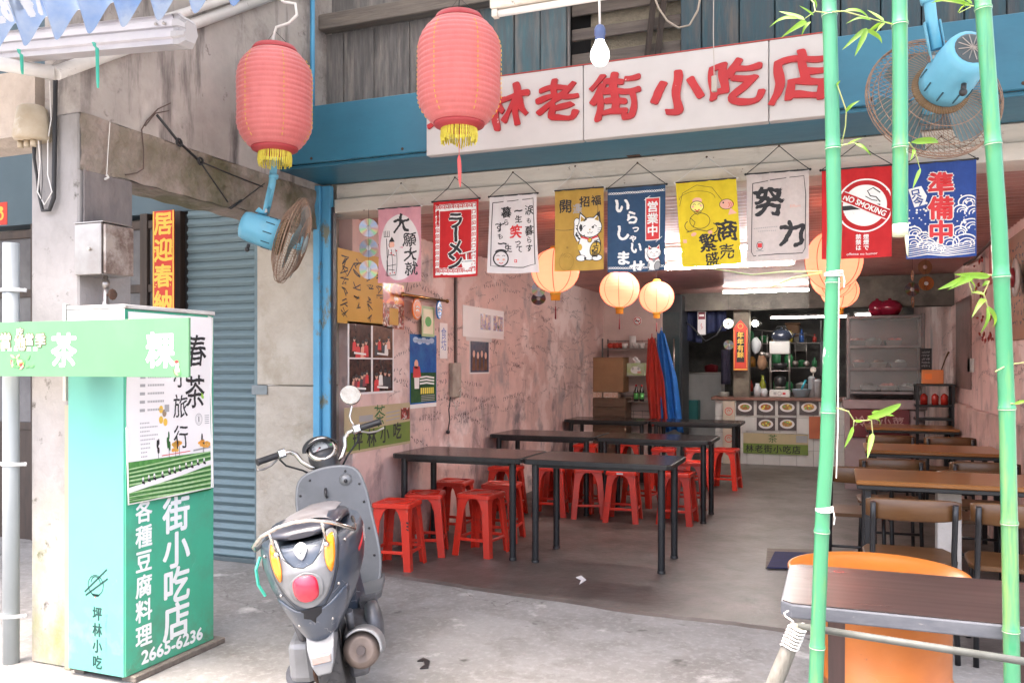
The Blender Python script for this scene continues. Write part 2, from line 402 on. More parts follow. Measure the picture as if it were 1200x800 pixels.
BLACKM = M('black_void_cloth', (.012,.012,.014), rough=.9)
def planks(name, c, c2, c3):
    m = M(name, c, c2, 5, .75, bump=.5, bsc=9, stretch=(5,5,.55), c3=c3, sc3=3, t3=(.5,.68)); return m
PL_GREY = planks('grey_weathered_plank', (.20,.185,.175), (.11,.105,.10), (.30,.27,.24))
PL_TEAL = planks('teal_weathered_plank', (.075,.145,.165), (.10,.115,.12), (.20,.185,.17))
PL_BLUE = planks('dark_blue_plank', (.035,.085,.105), (.06,.075,.085), (.12,.11,.10))
WOODRAW = M('raw_grey_wood', (.20,.17,.14), (.13,.11,.095), 6, .8, bump=.4, stretch=(.5,5,5))

g = MB(); g.box((-120,-120,-.3), (120,160,0)); g.build('ground', FLOOR_OUT, kind='structure', loc=(0,0,0))
# inner floor with its worn, uneven front edge
ed = []
for i in range(61):
    x = -3.2 + 4.5*i/60; b = 4.86 - .30*(min(max((x+3.0)/2.2, 0), 1))**.8
    ed.append((x, b + .035*noise.noise(Vector((x*2.3, 0, 0))) + .012*noise.noise(Vector((x*11, 3, 0)))))
g = MB(); n = len(ed)
for z0, oy in ((.012, .03), (.0005, 0.0)): g.v += [Vector((x, y+oy, z0)) for x, y in ed]
g.v += [Vector((x, 16, .012)) for x, y in ed]
for i in range(n-1):
    g.f += [[i, i+1, 2*n+i+1, 2*n+i], [n+i, n+i+1, i+1, i]]
g.mi = [0]*len(g.f); g.sm = [False]*len(g.f)
g.build('floor', FLOOR_IN, kind='structure', loc=(0,8,0))

def slab(name, lo, hi, m, **k):
    c = [(lo[i]+hi[i])/2 for i in range(3)]; c[2] = lo[2]
    return MB().box(lo, hi).build(name, m, kind='structure', loc=c, **k)
lw = slab('wall_left', (-3.24,4.96,0), (-3.1,11.6,2.42), PINK)
rw = slab('wall_right', (1.2,4.96,0), (1.36,16,2.42), PINK)
# the lower right wall: proud blocks of rendered masonry with open joints
DADO = M('dado_block', (.56,.37,.33), (.42,.29,.26), 4, .8, bump=.5, bsc=18, c3=(.16,.12,.11), sc3=2.4, t3=(.5,.68))
y = 5.0; k = 0
while y < 11.6:
    wd = .62+.12*random.random()
    MB().rbox((1.14, y, 0), (1.198, y+wd-.012, .98+.02*random.random()), .006).build('block', DADO, rw); y += wd
slab('wall_back', (-3.24,11.6,0), (-2.27,11.75,2.42), PLAIN_PINK)
slab('kitchen_wall', (-3.3,15.4,0), (1.36,15.55,2.6), M('kitchen_wall_paint', (.16,.16,.15), (.08,.08,.08), 2, .8, c3=(.3,.29,.27), sc3=1.5, t3=(.55,.75)))
slab('kitchen_side_wall', (-3.3,11.75,0), (-3.1,15.4,2.6), M('kitchen_side_paint', (.10,.10,.11), (.05,.05,.055), 2, .8))
# corrugated ceiling sheets, ribs along the facade
CEIL = M('ceiling_sheet', (.58,.35,.32), (.48,.28,.26), 2, .32, metal=.35, c3=(.22,.15,.14), sc3=1.5, t3=(.5,.75), rv=.08)
for j in range(5):
    x0 = -3.1 + .86*j; x1 = x0+.862; g = MB()
    zz = 2.40+.004*(j % 2)
    g.grid(lambda a, b: (x0+(x1-x0)*a, 4.86+7.1*b, zz+.010*(1 if (b*71) % 1 < .5 else -1) if False else zz+.011*sin(b*2*pi*62)), 1, 62*6)
    g.build('ceiling_sheet', CEIL, kind='structure', loc=((x0+x1)/2, 8.4, 2.4))
slab('light_block_slab', (-8,4.98,2.44), (4,16,2.70), M('light_block', (.25,.23,.22)))  # unseen mass added above the shop ceiling to block daylight from overhead
BEAMD = M('sooty_beam', (.12,.105,.09), (.07,.062,.055), 3, .85, bump=.6, bsc=10, c3=(.19,.17,.14), sc3=2, t3=(.5,.7))
slab('kitchen_beam', (-2.27,11.95,2.15), (-.3,12.2,2.43), BEAMD)
slab('cross_beam', (-.3,10.25,2.04), (1.2,10.5,2.385), BEAMD)
slab('kitchen_ceiling', (-3.3,12.2,2.38), (1.2,15.4,2.43), M('kitchen_ceiling_paint', (.10,.09,.09), (.05,.05,.05)))
slab('ceiling_infill', (-.3,10.5,2.36), (1.2,12.2,2.385), M('kitchen_ceiling_paint'))

# ---- facade: lintel boards, blue beam, planked upper wall
t = thing('lintel', 'peeling white painted timber lintel across the shop opening, behind the hanging banners', 'lintel', (-1,4.75,2.38))
MB().rbox((-3.09,4.72,2.385), (1.9,4.86,2.475), .004).build('board', WHITE_OLD, t)
MB().rbox((-3.09,4.745,2.478), (1.9,4.86,2.575), .004).build('board', WHITE_OLD, t)
MB().box((-3.2,4.86,2.385), (1.9,4.98,2.9)).build('board', WHITE_OLD, t)
RUST = M('rust', (.10,.045,.025), (.05,.03,.02), 20, .8, bump=.5)
for px, py in ((545,196), (742,180), (963,158)):
    p = atY(px, py, 4.70); MB().rbox((p.x-.04,4.69,p.z-.012), (p.x+.04,4.745,p.z+.012), .003).cyl((p.x-.05,4.70,p.z+.012), (p.x+.05,4.70,p.z+.012), .012, n=8).build('hinge', RUST, t)
t = thing('blue_beam', 'long dark blue boxed beam over the shop front that carries the white signboard', 'beam', (-1,4.26,2.57))
MB().rbox((-3.2,4.26,2.60), (1.9,4.285,2.94), .004).build('face_board', BLUE, t)
MB().rbox((-3.2,4.287,2.578), (1.9,4.74,2.60), .003).build('soffit_board', BLUE, t)
MB().rbox((-3.2,4.287,2.90), (1.9,4.77,2.935), .003).build('top_board', BLUE, t)
for i in range(9): MB().lathe([(.009,0),(.007,.004),(0.0001,.005)], 8, m=Matrix.Rotation(pi/2,4,'X'), c=(-2.95+i*.62, 4.26, 2.625)).build('nail_head', RUST, t)
wl = thing('plank_wall', 'weathered grey and teal upright plank wall above the blue beam', 'wall', (-1,4.8,2.9))
def plank(px0, px1, m, z0=2.93, z1=3.6, yy=4.80):
    a = atY(px0, 60, yy).x; b = atY(px1, 60, yy).x; q = random.uniform(-.004,.006)
    MB().rbox((a+.003, yy+q, z0), (b-.003, yy+.022+q, z1), .004).build('plank', m, wl)
for a, b in ((366,376),(376,402),(402,438),(438,480),(480,521),(521,562)): plank(a, b, PL_GREY)
for a, b in ((562,602),(602,633),(633,664)): plank(a, b, PL_TEAL)
plank(664, 668, PL_GREY); 
for a, b in ((797,822),(822,866),(866,908),(908,950),(950,985),(985,1032),(1032,1080),(1080,1130),(1130,1180),(1180,1240)): plank(a, b, PL_BLUE)
xa, xb = atY(668,60,4.8).x, atY(797,60,4.8).x
for z0, z1 in ((2.93,2.985),(3.02,3.10),(3.165,3.25),(3.33,3.40),(3.48,3.56)):
    MB().rbox((xa, 4.83, z0), (xb, 4.85, z1), .004).build('cross_plank', M('brown_cross_plank', (.16,.13,.105), (.10,.08,.07), 5, .8, bump=.4, stretch=(.5,5,5)), wl)
MB().rbox((xa+.10, 4.90, 2.93), (xb, 4.95, 3.6), .004).build('backing_board', M('beige_board', (.30,.26,.19), (.22,.19,.14), 30, .9, bump=.6), wl)
for dx, dz in ((.47,.0),(.53,.0)):
    MB().tube([(xa+.44+dx-.47, 4.80, 2.93), (xa+.52+dx-.47, 4.79, 3.6)], .018, 4).build('brace', M('dark_brace', (.07,.05,.04), (.04,.03,.025), 8, .8, stretch=(4,4,.5)), wl)
MB().rbox((-3.2,4.70,3.60), (1.9,4.79,3.70), .005).build('rail', WOODRAW, wl)
slab('upper_wall', (-3.2,4.86,3.6), (1.9,4.98,4.6), PL_GREY)
slab('upper_wall_backing', (-3.2,4.96,2.7), (1.9,4.98,3.6), DARK)
t = MB().cyl((-3.19,4.62,2.94), (-3.19,4.62,3.9), .016, n=10).build('drain_pipe', SKYBLUE, loc=(-3.19,4.62,2.94)); _props(t, 'thin blue vertical pipe in the corner above the blue beam, beside the planks', 'pipe')

# ---- party wall with its passage opening, column in front
lwall = slab('party_wall', (-3.42,2.83,2.53), (-3.2,4.86,4.4), RENDER)
g = MB()
def rb(a, b):   # broken concrete beam face
    y = 2.824+1.9*a; z = 2.27+.255*b
    e = .012*noise.noise(Vector((y*5, z*9, 1)))+.008*noise.noise(Vector((y*17, z*22, 4)))
    ez = 0 if 0 < b < 1 else .016*noise.noise(Vector((y*6, b*5, 9)))
    return (-3.193+e, y, z+ez)
g.grid(rb, 90, 14); g.grid(lambda a, b: (-3.2-.22*b, 2.824+1.9*a, 2.27+.0*b+.016*noise.noise(Vector(((2.824+1.9*a)*6, 0, 9)))), 90, 1)
g.box((-3.42,3.125,2.30), (-3.22,4.73,2.53))
g.build('concrete_beam', ROUGHCON, kind='structure', loc=(-3.3,3.8,2.27), fix=False)
MB().rbox((-3.5,2.822,0), (-3.203,3.13,2.528), .008).build('column', PALECON, kind='structure', loc=(-3.35,2.98,0))
MB().rbox((-3.196,2.84,1.9), (-3.188,3.12,2.27), .003).build('stain_patch', M('grey_cement_patch', (.22,.19,.18), (.12,.11,.11), 5, .9, bump=.5, stretch=(1,1,.5)), kind='structure', loc=(-3.19,3,1.9))
MB().rbox((-3.27,2.805,0), (-3.235,2.828,1.2), .003).build('trim_strip', M('cement_strip', (.36,.34,.26), (.27,.27,.17), 4, .9, stretch=(1,1,.3)), kind='structure', loc=(-3.25,2.82,0))
slab('neighbour_beam', (-9,2.86,2.47), (-3.52,3.12,2.78), M('beige_plaster', (.55,.47,.40), (.45,.38,.32), 8, .9, bump=.5))
slab('neighbour_wall', (-9,5.6,0), (-4.6,5.75,3.2), M('dim_neighbour_wall', (.06,.055,.07), (.04,.035,.045), 2, .8))
slab('neighbour_header', (-9,4.80,2.50), (-3.74,5.0,4.4), M('slate_blue_panel', (.075,.12,.15), (.06,.10,.125), 1.5, .6))
MB().rbox((-3.72,4.72,0), (-3.205,4.96,1.24), .006).build('pier_base', PIERCON, kind='structure', loc=(-3.46,4.8,0))
MB().rbox((-3.715,4.725,1.246), (-3.205,4.96,2.9), .006).build('pier', PIERCON, kind='structure', loc=(-3.46,4.8,1.24))
slab('pier_right', (1.2,4.76,0), (1.9,4.96,2.384), PIERCON)

# blue steel door post at the left of the opening
t = thing('door_post', 'light blue rust-flecked steel post at the left edge of the shop opening', 'post', (-3.15,4.72,0))
MB().rbox((-3.215,4.66,0), (-3.165,4.72,2.56), .003).build('channel', SKYBLUE, t)
MB().rbox((-3.162,4.685,0), (-3.10,4.73,2.56), .003).build('channel', SKYBLUE, t)
MB().box((-3.10,4.70,0), (-3.085,4.74,2.42)).build('edge_strip', M('dark_edge', (.02,.02,.03)), t)

# neighbour's shutter, slat by slat
SHUT = M('shutter_steel', (.135,.20,.225), (.115,.17,.19), 3, .5, metal=.25, c3=(.09,.12,.13), sc3=5, t3=(.55,.7), stretch=(.4,1,2))
t = thing('roller_shutter', 'closed blue-grey roller shutter between the red couplet strip and the concrete pier', 'shutter', (-4.05,4.78,0))
g = MB(); ZS = .062
prof = [(0,.0),(.004,.012),(.011,.017),(.011,.030),(.004,.036),(.0,.041),(.0,.056),(-.006,.058),(-.006,.062)]
g.grid(lambda a, b: (0,0,0), 1, 1) if False else None
vs = []; 
for x in (-4.38,-3.755):
    for d, z in prof: vs.append((x, 4.80-d, z))
k = len(prof); g.add(vs, [(i, i+1, k+i+1, k+i) for i in range(k-1)], True)
sl0 = g.build('slat', SHUT, t); me = sl0.data
for v in me.vertices: pass
for i in range(1, 41):
    o = bpy.data.objects.new('slat', me); COL.objects.link(o); o.parent = t; o.location = (0,0,.02+i*ZS)
sl0.location = (0,0,.02)
MB().rbox((-4.38,4.77,0), (-3.755,4.81,.03), .003).build('bottom_bar', M('shutter_bar', (.08,.11,.12), rough=.5), t)
MB().rbox((-3.752,4.745,0), (-3.722,4.82,2.52), .003).build('guide_rail', SHUT, t)
MB().rbox((-3.75,4.712,1.18), (-3.62,4.718,1.245), .002).build('latch_plate', M('grey_steel', (.22,.25,.27), (.16,.19,.2), 8, .5, metal=.4), t)
MB().box((-4.5,4.83,0), (-3.73,4.86,2.52)).build('backing', DARK, t)
t = thing('wooden_window', 'dark wooden window with grey panes behind the steel box and red couplet', 'window', (-5.2,4.8,0))
WD = M('dark_brown_frame', (.06,.04,.03), (.035,.025,.02), 6, .6, stretch=(3,3,.5))
for x in (-4.47,-4.78,-5.3,-5.9,-6.5): MB().rbox((x-.035,4.78,0), (x+.035,4.84,2.5), .003).build('mullion', WD, t)
for z in (.9,1.65,1.95,2.42): MB().rbox((-6.5,4.79,z-.03), (-4.5,4.83,z+.03), .003).build('rail', WD, t)
GP = M('dusty_pane', (.16,.16,.17), (.10,.10,.11), 3, .25)
for xa_, xb_ in ((-4.75,-4.51),(-5.27,-4.81),(-5.87,-5.33),(-6.47,-5.93)):
    for z0, z1 in ((.93,1.62),(1.68,1.92),(1.98,2.39)): MB().box((xa_,4.81,z0), (xb_,4.816,z1)).build('pane', GP, t)
MB().box((-6.5,4.80,0), (-4.5,4.83,.87)).build('panel', WD, t)

# ---- awning roof over the arcade
ROOFM = M('awning_underside', (.26,.27,.28), (.16,.17,.18), 3, .6)
n_, L_, p_ = nodes(ROOFM); tr_ = n_.new('ShaderNodeBsdfTranslucent'); tr_.inputs[0].default_value = (.62,.66,.70,1)
mx_ = n_.new('ShaderNodeMixShader'); mx_.inputs[0].default_value = .30; L_.new(p_.outputs[0], mx_.inputs[1]); L_.new(tr_.outputs[0], mx_.inputs[2]); L_.new(mx_.outputs[0], n_['Material Output'].inputs[0])
def roofz(y): return 3.02+.61*(y-2.85)
g = MB()
g.grid(lambda a, b: (-9+12*a, 2.36+2.84*b, roofz(2.36+2.84*b)+.02+.018*sin(a*12*2*pi/.15)), 640, 1)
g.build('awning_roof', ROOFM, kind='structure', loc=(-3,3.9,2.7), fix=False)
PVCW = M('white_paint_pipe', (.72,.70,.68), (.6,.58,.55), 5, .45, c3=(.35,.30,.26), sc3=9, t3=(.6,.66))
a = atD(-30,70,3.55); b = atX(65,86,-3.17); c = atX(300,2,-3.17); d2 = b+(c-b)*1.25
t = thing('support_pipes', 'white painted awning pipe frame bending up the plaster wall at upper left', 'pipe frame', b)
MB().tube([a, b], .030, 12).build('pipe', PVCW, t); MB().tube([b, d2], .030, 12).build('pipe', PVCW, t)
MB().tube([b+Vector((.02,.12,.16)), d2+Vector((.02,.05,.10))], .022, 12).build('pipe', PVCW, t)
g = MB()
# corrugated plastic valance, tilted out over the street
PLS = M('printed_blue_plastic', (.13,.22,.40), (.27,.33,.42), 3.2, .3, c3=(.07,.13,.30), sc3=4, t3=(.55,.7), lo=.4, hi=.6)
n_, L_, p_ = nodes(PLS); p_.inputs['Subsurface Weight'].default_value = 0
tr_ = n_.new('ShaderNodeBsdfTranslucent'); L_.new(p_.inputs['Base Color'].links[0].from_socket, tr_.inputs[0])
mx_ = n_.new('ShaderNodeMixShader'); mx_.inputs[0].default_value = .55; L_.new(p_.outputs[0], mx_.inputs[1]); L_.new(tr_.outputs[0], mx_.inputs[2])
L_.new(mx_.outputs[0], n_['Material Output'].inputs[0])
vO = Vector((-3.9, 2.30, 2.645)); vd = Vector((0,-.45,.89)); vn = Vector((0,.89,.45))
def val(a, b):
    x = 2.3*a; s_ = sin(x*2*pi/.162+2.2)
    return vO + Vector((x,0,0)) + vd*(b*.75) + vn*(.016*s_) + Vector((0,0,.05*s_*(1-b)**6))
VAL = thing('awning_valance', 'blue and white corrugated plastic awning edge with faded printed digits at upper left', 'awning', vO)
g.grid(val, 220, 8); g.build('sheet', PLS, VAL, fix=False)
Dv = Draw((0,0,0), (1,0,0), (0,1,0), k=1, N=(0,0,1), deform=lambda x, y, z: vO + Vector((x,0,0)) + vd*y + vn*(.016*sin(x*2*pi/.162+2.2)-.003-z), seg=.02)
FADE = M('faded_white_print', (.42,.44,.47), rough=.4)
for i, c in enumerate('28947'): Dv.ch(FADE, c, .93+i*.055, .235, .12, bold=.06, sx=.7, shear=-.1)
for _ in range(len(Dv.parts)):
    mi, vs, fs, L = Dv.parts[_]; Dv.parts[_] = (mi, [(x, .34-y) for x, y in vs], fs, L)
Dv.build('lettering', VAL)
# ================================================================== STREET SIDE
INK = M('black_ink', (.015,.015,.018), rough=.6); WHITEP = M('white_print', (.82,.82,.80), rough=.55); REDP = M('red_print', (.62,.03,.035), rough=.55)
GOLDP = M('gold_print', (.80,.52,.08), rough=.45, metal=.2); YELP = M('yellow_print', (.85,.72,.10), rough=.5); GREYP = M('grey_print', (.35,.35,.36), rough=.6)
CHROME = M('chrome', (.62,.60,.56), (.45,.42,.38), 30, .22, metal=1, rv=.1)
STEEL = M('brushed_steel', (.42,.40,.38), (.32,.29,.27), 6, .35, metal=.9, c3=(.25,.17,.12), sc3=7, t3=(.6,.7))
BLK = M('black_plastic', (.018,.018,.02), (.03,.03,.032), 12, .4); CABLE = M('black_cable', (.02,.02,.022), rough=.6); WIREW = M('white_cable', (.70,.68,.65), rough=.5)
TEAL = M('teal_board', (.13,.41,.335), (.12,.38,.31), 3, .4, c3=(.19,.42,.35), sc3=12, t3=(.66,.72))
TEALD = M('green_board', (.07,.42,.265), (.06,.38,.235), 3, .45, c3=(.09,.30,.20), sc3=2.2, t3=(.52,.7))
mixin(TEAL, (.75,.85,.82), noisemask(40, .73, .76, w=2)); mixin(TEALD, (.02,.09,.05), noisemask(30, .72, .76, w=3)); mixin(TEALD, (.25,.55,.42), linemask(5, .003, 3, 3, .5, .6, 3))
mixin(TEAL, (.30,.33,.27), zmask(.35, -.02, noisemask(7, .48, .66, w=4))); mixin(TEALD, (.12,.17,.10), zmask(.3, -.02, noisemask(8, .48, .66, w=5)))

def P(*a): return Vector(a)
# ---- the upright box sign
bx = thing('box_sign', 'tall turquoise and green box sign with white characters and the phone number 2665-6236', 'sign', (-3.03,3.04,.0))
X0, X1, Y0, Y1, ZT = -3.2, -2.87, 2.765, 3.32, 1.625
MB().rbox((X0,Y0,.03), (X1-.006,Y0+.02,ZT), .002).build('front_panel', TEAL, bx)
MB().rbox((X1-.012,Y0+.006,.03), (X1,Y1,ZT), .002).build('side_panel', TEALD, bx)
MB().rbox((X0,Y0+.022,.03), (X0+.01,Y1,ZT), .002).build('back_panel', TEAL, bx)
MB().rbox((X0,Y1-.01,.03), (X1-.013,Y1-.001,ZT), .002).build('end_panel', TEAL, bx)
MB().rbox((X0-.004,Y0-.004,ZT+.001), (X1+.006,Y1+.006,ZT+.02), .003).build('top_panel', M('weathered_white_board', (.62,.60,.58), (.5,.47,.44), 8, .6, c3=(.3,.25,.2), sc3=6, t3=(.6,.7)), bx)
MB().rbox((X0-.002,Y0-.003,ZT-.10), (X1+.003,Y0-.0005,ZT-.001), .001).build('white_strip', M('white_laminate', (.80,.78,.80), rough=.4), bx)
MB().rbox((X1-.05,Y0+.03,.0), (X1+.03,Y1+.05,.028), .004).build('base_board', WOODRAW, bx)
MB().rbox((X0,Y0+.03,.0), (X0+.06,Y1+.02,.028), .004).build('base_board', WOODRAW, bx)
# emblem and lettering on the narrow face
DK = M('dark_green_ink', (.008,.05,.045), rough=.5)
D = Draw((X0, Y0-.0002, ZT), (1,0,0), (0,0,-1), k=.01, N=(0,-1,0))    # cm
W_ = 32.4
D.ring(DK, 16.5, 121, 4.4, .4); D.line(DK, [(10,124.5),(23,113.5)], .8); D.line(DK, [(10.5,126),(23.5,117.5)], .8); D.ring(DK, 16.5, 119.8, 2.6, .45, a0=pi, a1=2*pi)
D.poly(DK, [(13.8,124.8),(19,124.8),(18,126),(15,126)])
D.col(DK, '坪林小吃', 17.4, 133.5, 5.2, 7.1, bold=.03, sx=.9)
PALEG = M('pale_green_ink', (.14,.52,.43), rough=.5); D.txt(PALEG, 'Pinglin Snack', 22.4, 142, 18, 1.6, rot=-pi/2)
D.ell(REDP, 16.3, 126.2, .35, .3, L=2)
D.build('lettering', bx)
# characters on the wide face (u runs into the depth)
D = Draw((X1+.0004, Y0, ZT), (0,1,0), (0,0,-1), k=.01, N=(1,0,0))
WS = M('white_sign_print', (.84,.86,.86), rough=.5)
D.col(WS, '林老街小吃店', 30.5, 61, 14.6, 16.5, bold=.035, sx=1.0)
D.col(WS, '各種豆腐料理', 10.8, 89.5, 8.6, 11.0, bold=.035, sx=.95)
D.txt(WS, '2665-6236', 28.5, 154.0, 38, 5.6, bold=.06)
for (u, v) in ((3,157),(52,157),(2,4),(53,60),(2,60)): D.ell(M('screw', (.2,.25,.23), rough=.3, metal=.7), u, v, .35)
D.build('lettering', bx)

# spring-tea poster hanging on the box's right side
PAPER = M('poster_paper', (.82,.80,.80), (.77,.75,.76), 3, .5)
pt = thing('tea_poster', 'white spring tea travel poster with a green tea-field photo on the box sign', 'poster', (X1+.01, 3.04, 1.2))
def pdef(x, y, z): return Vector((X1+.010+.006*sin(y*9+1)+.004*max(0, x-.45)*8*max(0,y-.5)+z, Y0-.0+x, ZT-.012-y))
PH = .83; PW = .525
D = Draw((0,0,0), (0,1,0), (0,0,-1), k=1, deform=pdef, seg=.04, step=.0007)
D.rect(PAPER, .005, .0, PW, PH, L=0); D.build('sheet', pt)
D = Draw((0,0,0), (0,1,0), (0,0,-1), k=.01, deform=lambda x,y,z: pdef(x,y,z), seg=.03, step=.0007)
D.col(INK, '春茶', 42, 14, 11.5, 16.5, bold=.012, rough=.03); D.col(INK, '小旅行', 32.5, 24, 8.2, 12, bold=.006, rough=.03)
GRN = M('tea_green', (.10,.30,.07), (.03,.16,.03), 25, .6); GRN2 = M('tea_green_dark', (.03,.13,.03), rough=.6); GRN3 = M('tea_green_pale', (.45,.62,.35), (.3,.5,.2), 40, .6)
D.rect(GRN, .8, 55, 57, 70, L=1)
for i in range(9):
    y0 = 56+i*1.5; D.line(GRN3, [(1,y0+1.6-i*.1),(30,y0+.2+i*.2),(57,y0-.9+i*.35)], .5+.04*i, L=2)
    D.line(GRN2, [(1,y0+2.3),(30,y0+1+i*.2),(57,y0-.2+i*.35)], .45, L=2)
D.line(PAPER, [(0,65.3),(25,62.8),(57,59.5)], 1.9, L=3)
for i in range(11):
    u = 8+i*3.9+random.uniform(-.8,.8); v = 63.6-.1*(u)+random.uniform(-.4,.2); D.ell(INK, u, v, .7, .8, L=4, n=8); D.ell(PAPER, u, v-1.0, .55, .8, L=4, n=8)
    D.ell(INK, u+.7, v+.5, .5, .5, L=4, n=8)
ORG = M('orange_tree_print', (.80,.30,.04), (.7,.45,.1), 30, .6)
for u, w2, h, m in ((18,1.0,4.5,INK),(24.5,1.2,6.0,GRN2),(31,3.6,3.0,ORG),(28.5,2.6,2.6,ORG),(46.5,1.4,5,INK),(47,4,2.4,ORG),(53,3.5,2.6,ORG)):
    for q in range(9): D.ell(m, u+random.uniform(-.6,.6)*w2, 53-h*.6+random.uniform(-.5,.5)*h, w2*.4, h*.28, L=2, n=8)
    D.line(INK, [(u,55),(u,51)], .25, L=2)
D.line(GREYP, [(40,53.8),(57,53.2)], .7, L=2); D.line(REDP, [(20,54.2),(38,53.8)], .3, L=2)
for r_ in range(5):
    v = 24+r_*3.1; D.rect(GREYP, 8, v-.5, 11, v+.6, L=1)
    for k_ in range(random.randint(9,15)): D.rect(GREYP, 12.5+k_*1.0, v-.4, 13.2+k_*1.0, v+.4, L=1)
for r_ in range(9):
    for k_ in range(random.randint(4,11)): D.rect(GREYP, 8+k_*.95, 41+r_*1.55, 8.6+k_*.95, 41.5+r_*1.55, L=1)
for u, v, m in ((22.5,38,M('teapot_brown', (.30,.22,.15), rough=.6)),(20.4,40.5,GOLDP),(23,41.5,GOLDP),(20.5,36.5,GOLDP)): D.ell(m, u, v, 1.3, 1.5, L=1, n=12)
D.rect(GREYP, 22.6, 34.8, 25.4, 37.6, L=2); D.ring(GREYP, 44.5, 41.5, 2.3, .25); D.ring(GREYP, 44.5, 41.5, 1.7, .15); D.rect(GREYP, 44, 40.3, 45, 42.6)
for k_ in range(5): D.rect(GREYP, 48.5, 40+k_*.8, 54, 40.3+k_*.8)
D.ell(M('leaf_green', (.30,.55,.08), rough=.5), 46.8, 32, 1.6, .8, rot=.8, L=2)
D.parts = [(mi, [(min(a_, 51.6), b_*1.186) for a_, b_ in vs], fs, L) for mi, vs, fs, L in D.parts]; D.build('print', pt)
MB().tube([pdef(.50,-.004,0), pdef(.526,.0,.002), pdef(.527,.35,.003), pdef(.528,.83,.004), pdef(.3,.833,.004), pdef(.004,.833,.004), pdef(.002,.5,.004)], .004, 6).build('frame_edge', M('pale_frame', (.66,.65,.62), rough=.5), pt)

# ---- long pale green banner board in front of the box
LG = M('pale_green_board', (.125,.285,.15), (.11,.26,.135), 2, .35); mixin(LG, (.17,.33,.19), noisemask(1.2, .5, .8, w=2))
tb = thing('banner_board', 'long pale green banner board reading 茶 粿 fixed across the turquoise box sign', 'sign', (-2.6,2.6,1.45))
pR = atY(221,372,2.58); pR2 = atY(221,442,2.58)
zt, zb = pR.z, pR2.z
MB().rbox((-3.75,2.58,zb), (pR.x,2.592,zt), .001).build('board', LG, tb)
MB().rbox((-3.1,2.594,zt-.10), (-2.95,2.765,zt-.06), .002).build('bracket', WOODRAW, tb)
D = Draw((0,2.5795,0), (1,0,0), (0,0,-1), k=1, N=(0,-1,0))
def bp(px, py): q = atY(px, py, 2.58); return (q.x, -q.z)
WB = M('white_board_print', (.85,.90,.85), rough=.5)
for c, px in (('茶',75),('粿',188)): u, v = bp(px, 411); D.ch(WB, c, u, v, .125, bold=.03)
CREAM = M('cream_print', (.80,.76,.55), rough=.5); OUT = M('dark_olive_print', (.12,.13,.05), rough=.6)
for c, px, py, s_ in (('當',7,400,.062),('地',24,402,.058),('當',35,398,.045),('季',48,399,.052),('吃',24,390,.036)):
    u, v = bp(px, py); D.ch(OUT, c, u, v, s_, bold=.085, L=1); D.ch(CREAM, c, u, v, s_*.97, bold=.03, L=4)
for i in range(6): u, v = bp(4+i*7.5, 409); D.rect(WHITEP, u-.011, v-.008, u+.011, v+.008); D.rect(GREYP, u-.007, v-.005, u+.007, v+.005, L=2)
for i in range(26):
    u, v = bp(22+random.gauss(0,6), 425+random.gauss(0,3.5)); D.ell(random.choice([REDP, M('leaf_print',(.12,.45,.12),rough=.6), M('leaf_print',(.12,.45,.12),rough=.6), M('pink_print',(.8,.3,.28),rough=.6)]), u, v, .014, .005, L=2+i*.1, n=10, rot=random.random()*3)
u, v = bp(208, 432); D.ell(GRN3, u, v+.01, .014, .018, L=2); D.ell(CREAM, u, v-.016, .010, .011, L=3); D.ell(REDP, u-.002, v-.027, .009, .006, L=4); D.ell(M('leaf_print'), u+.01, v+.018, .009, .006, L=4); D.line(OUT, [(u-.02,v),(u-.012,v+.02),(u,v+.028)], .003, L=5)
D.build('lettering', tb)

# ---- red couplet strip
ct = thing('couplet_strip', 'narrow red spring couplet with gold characters on the wooden post beside the shutter', 'couplet', atY(191,300,4.70))
pa, pb = atY(179,248,4.70), atY(204,248,4.70); hh = .90
REDPAPER = M('red_paper', (.62,.05,.02), (.55,.03,.02), 5, .5)
D = Draw((pa.x,4.70,pa.z), (1,0,0), (0,0,-1), k=pb.x-pa.x, N=(0,-1,0), step=.0008)
D.rect(REDPAPER, 0, 0, 1, hh/D.k, L=0); D.line(GOLDP, [(.04,.0),(.04,hh/D.k)], .06); D.line(GOLDP, [(.96,.0),(.96,hh/D.k)], .06)
D.col(GOLDP, '居迎春納福臨', .5, .48, .74, .96, bold=.035, L=2, rough=.02)
for i in range(40): D.ell(GOLDP, random.choice([random.uniform(.08,.22), random.uniform(.8,.93)]), random.uniform(0,5.5), .05, .02, n=6, rot=random.random()*3)
D.build('strip', ct)
MB().box((pa.x,4.701,pa.z-hh), (pb.x,4.706,pa.z)).build('backing_card', REDPAPER, ct)

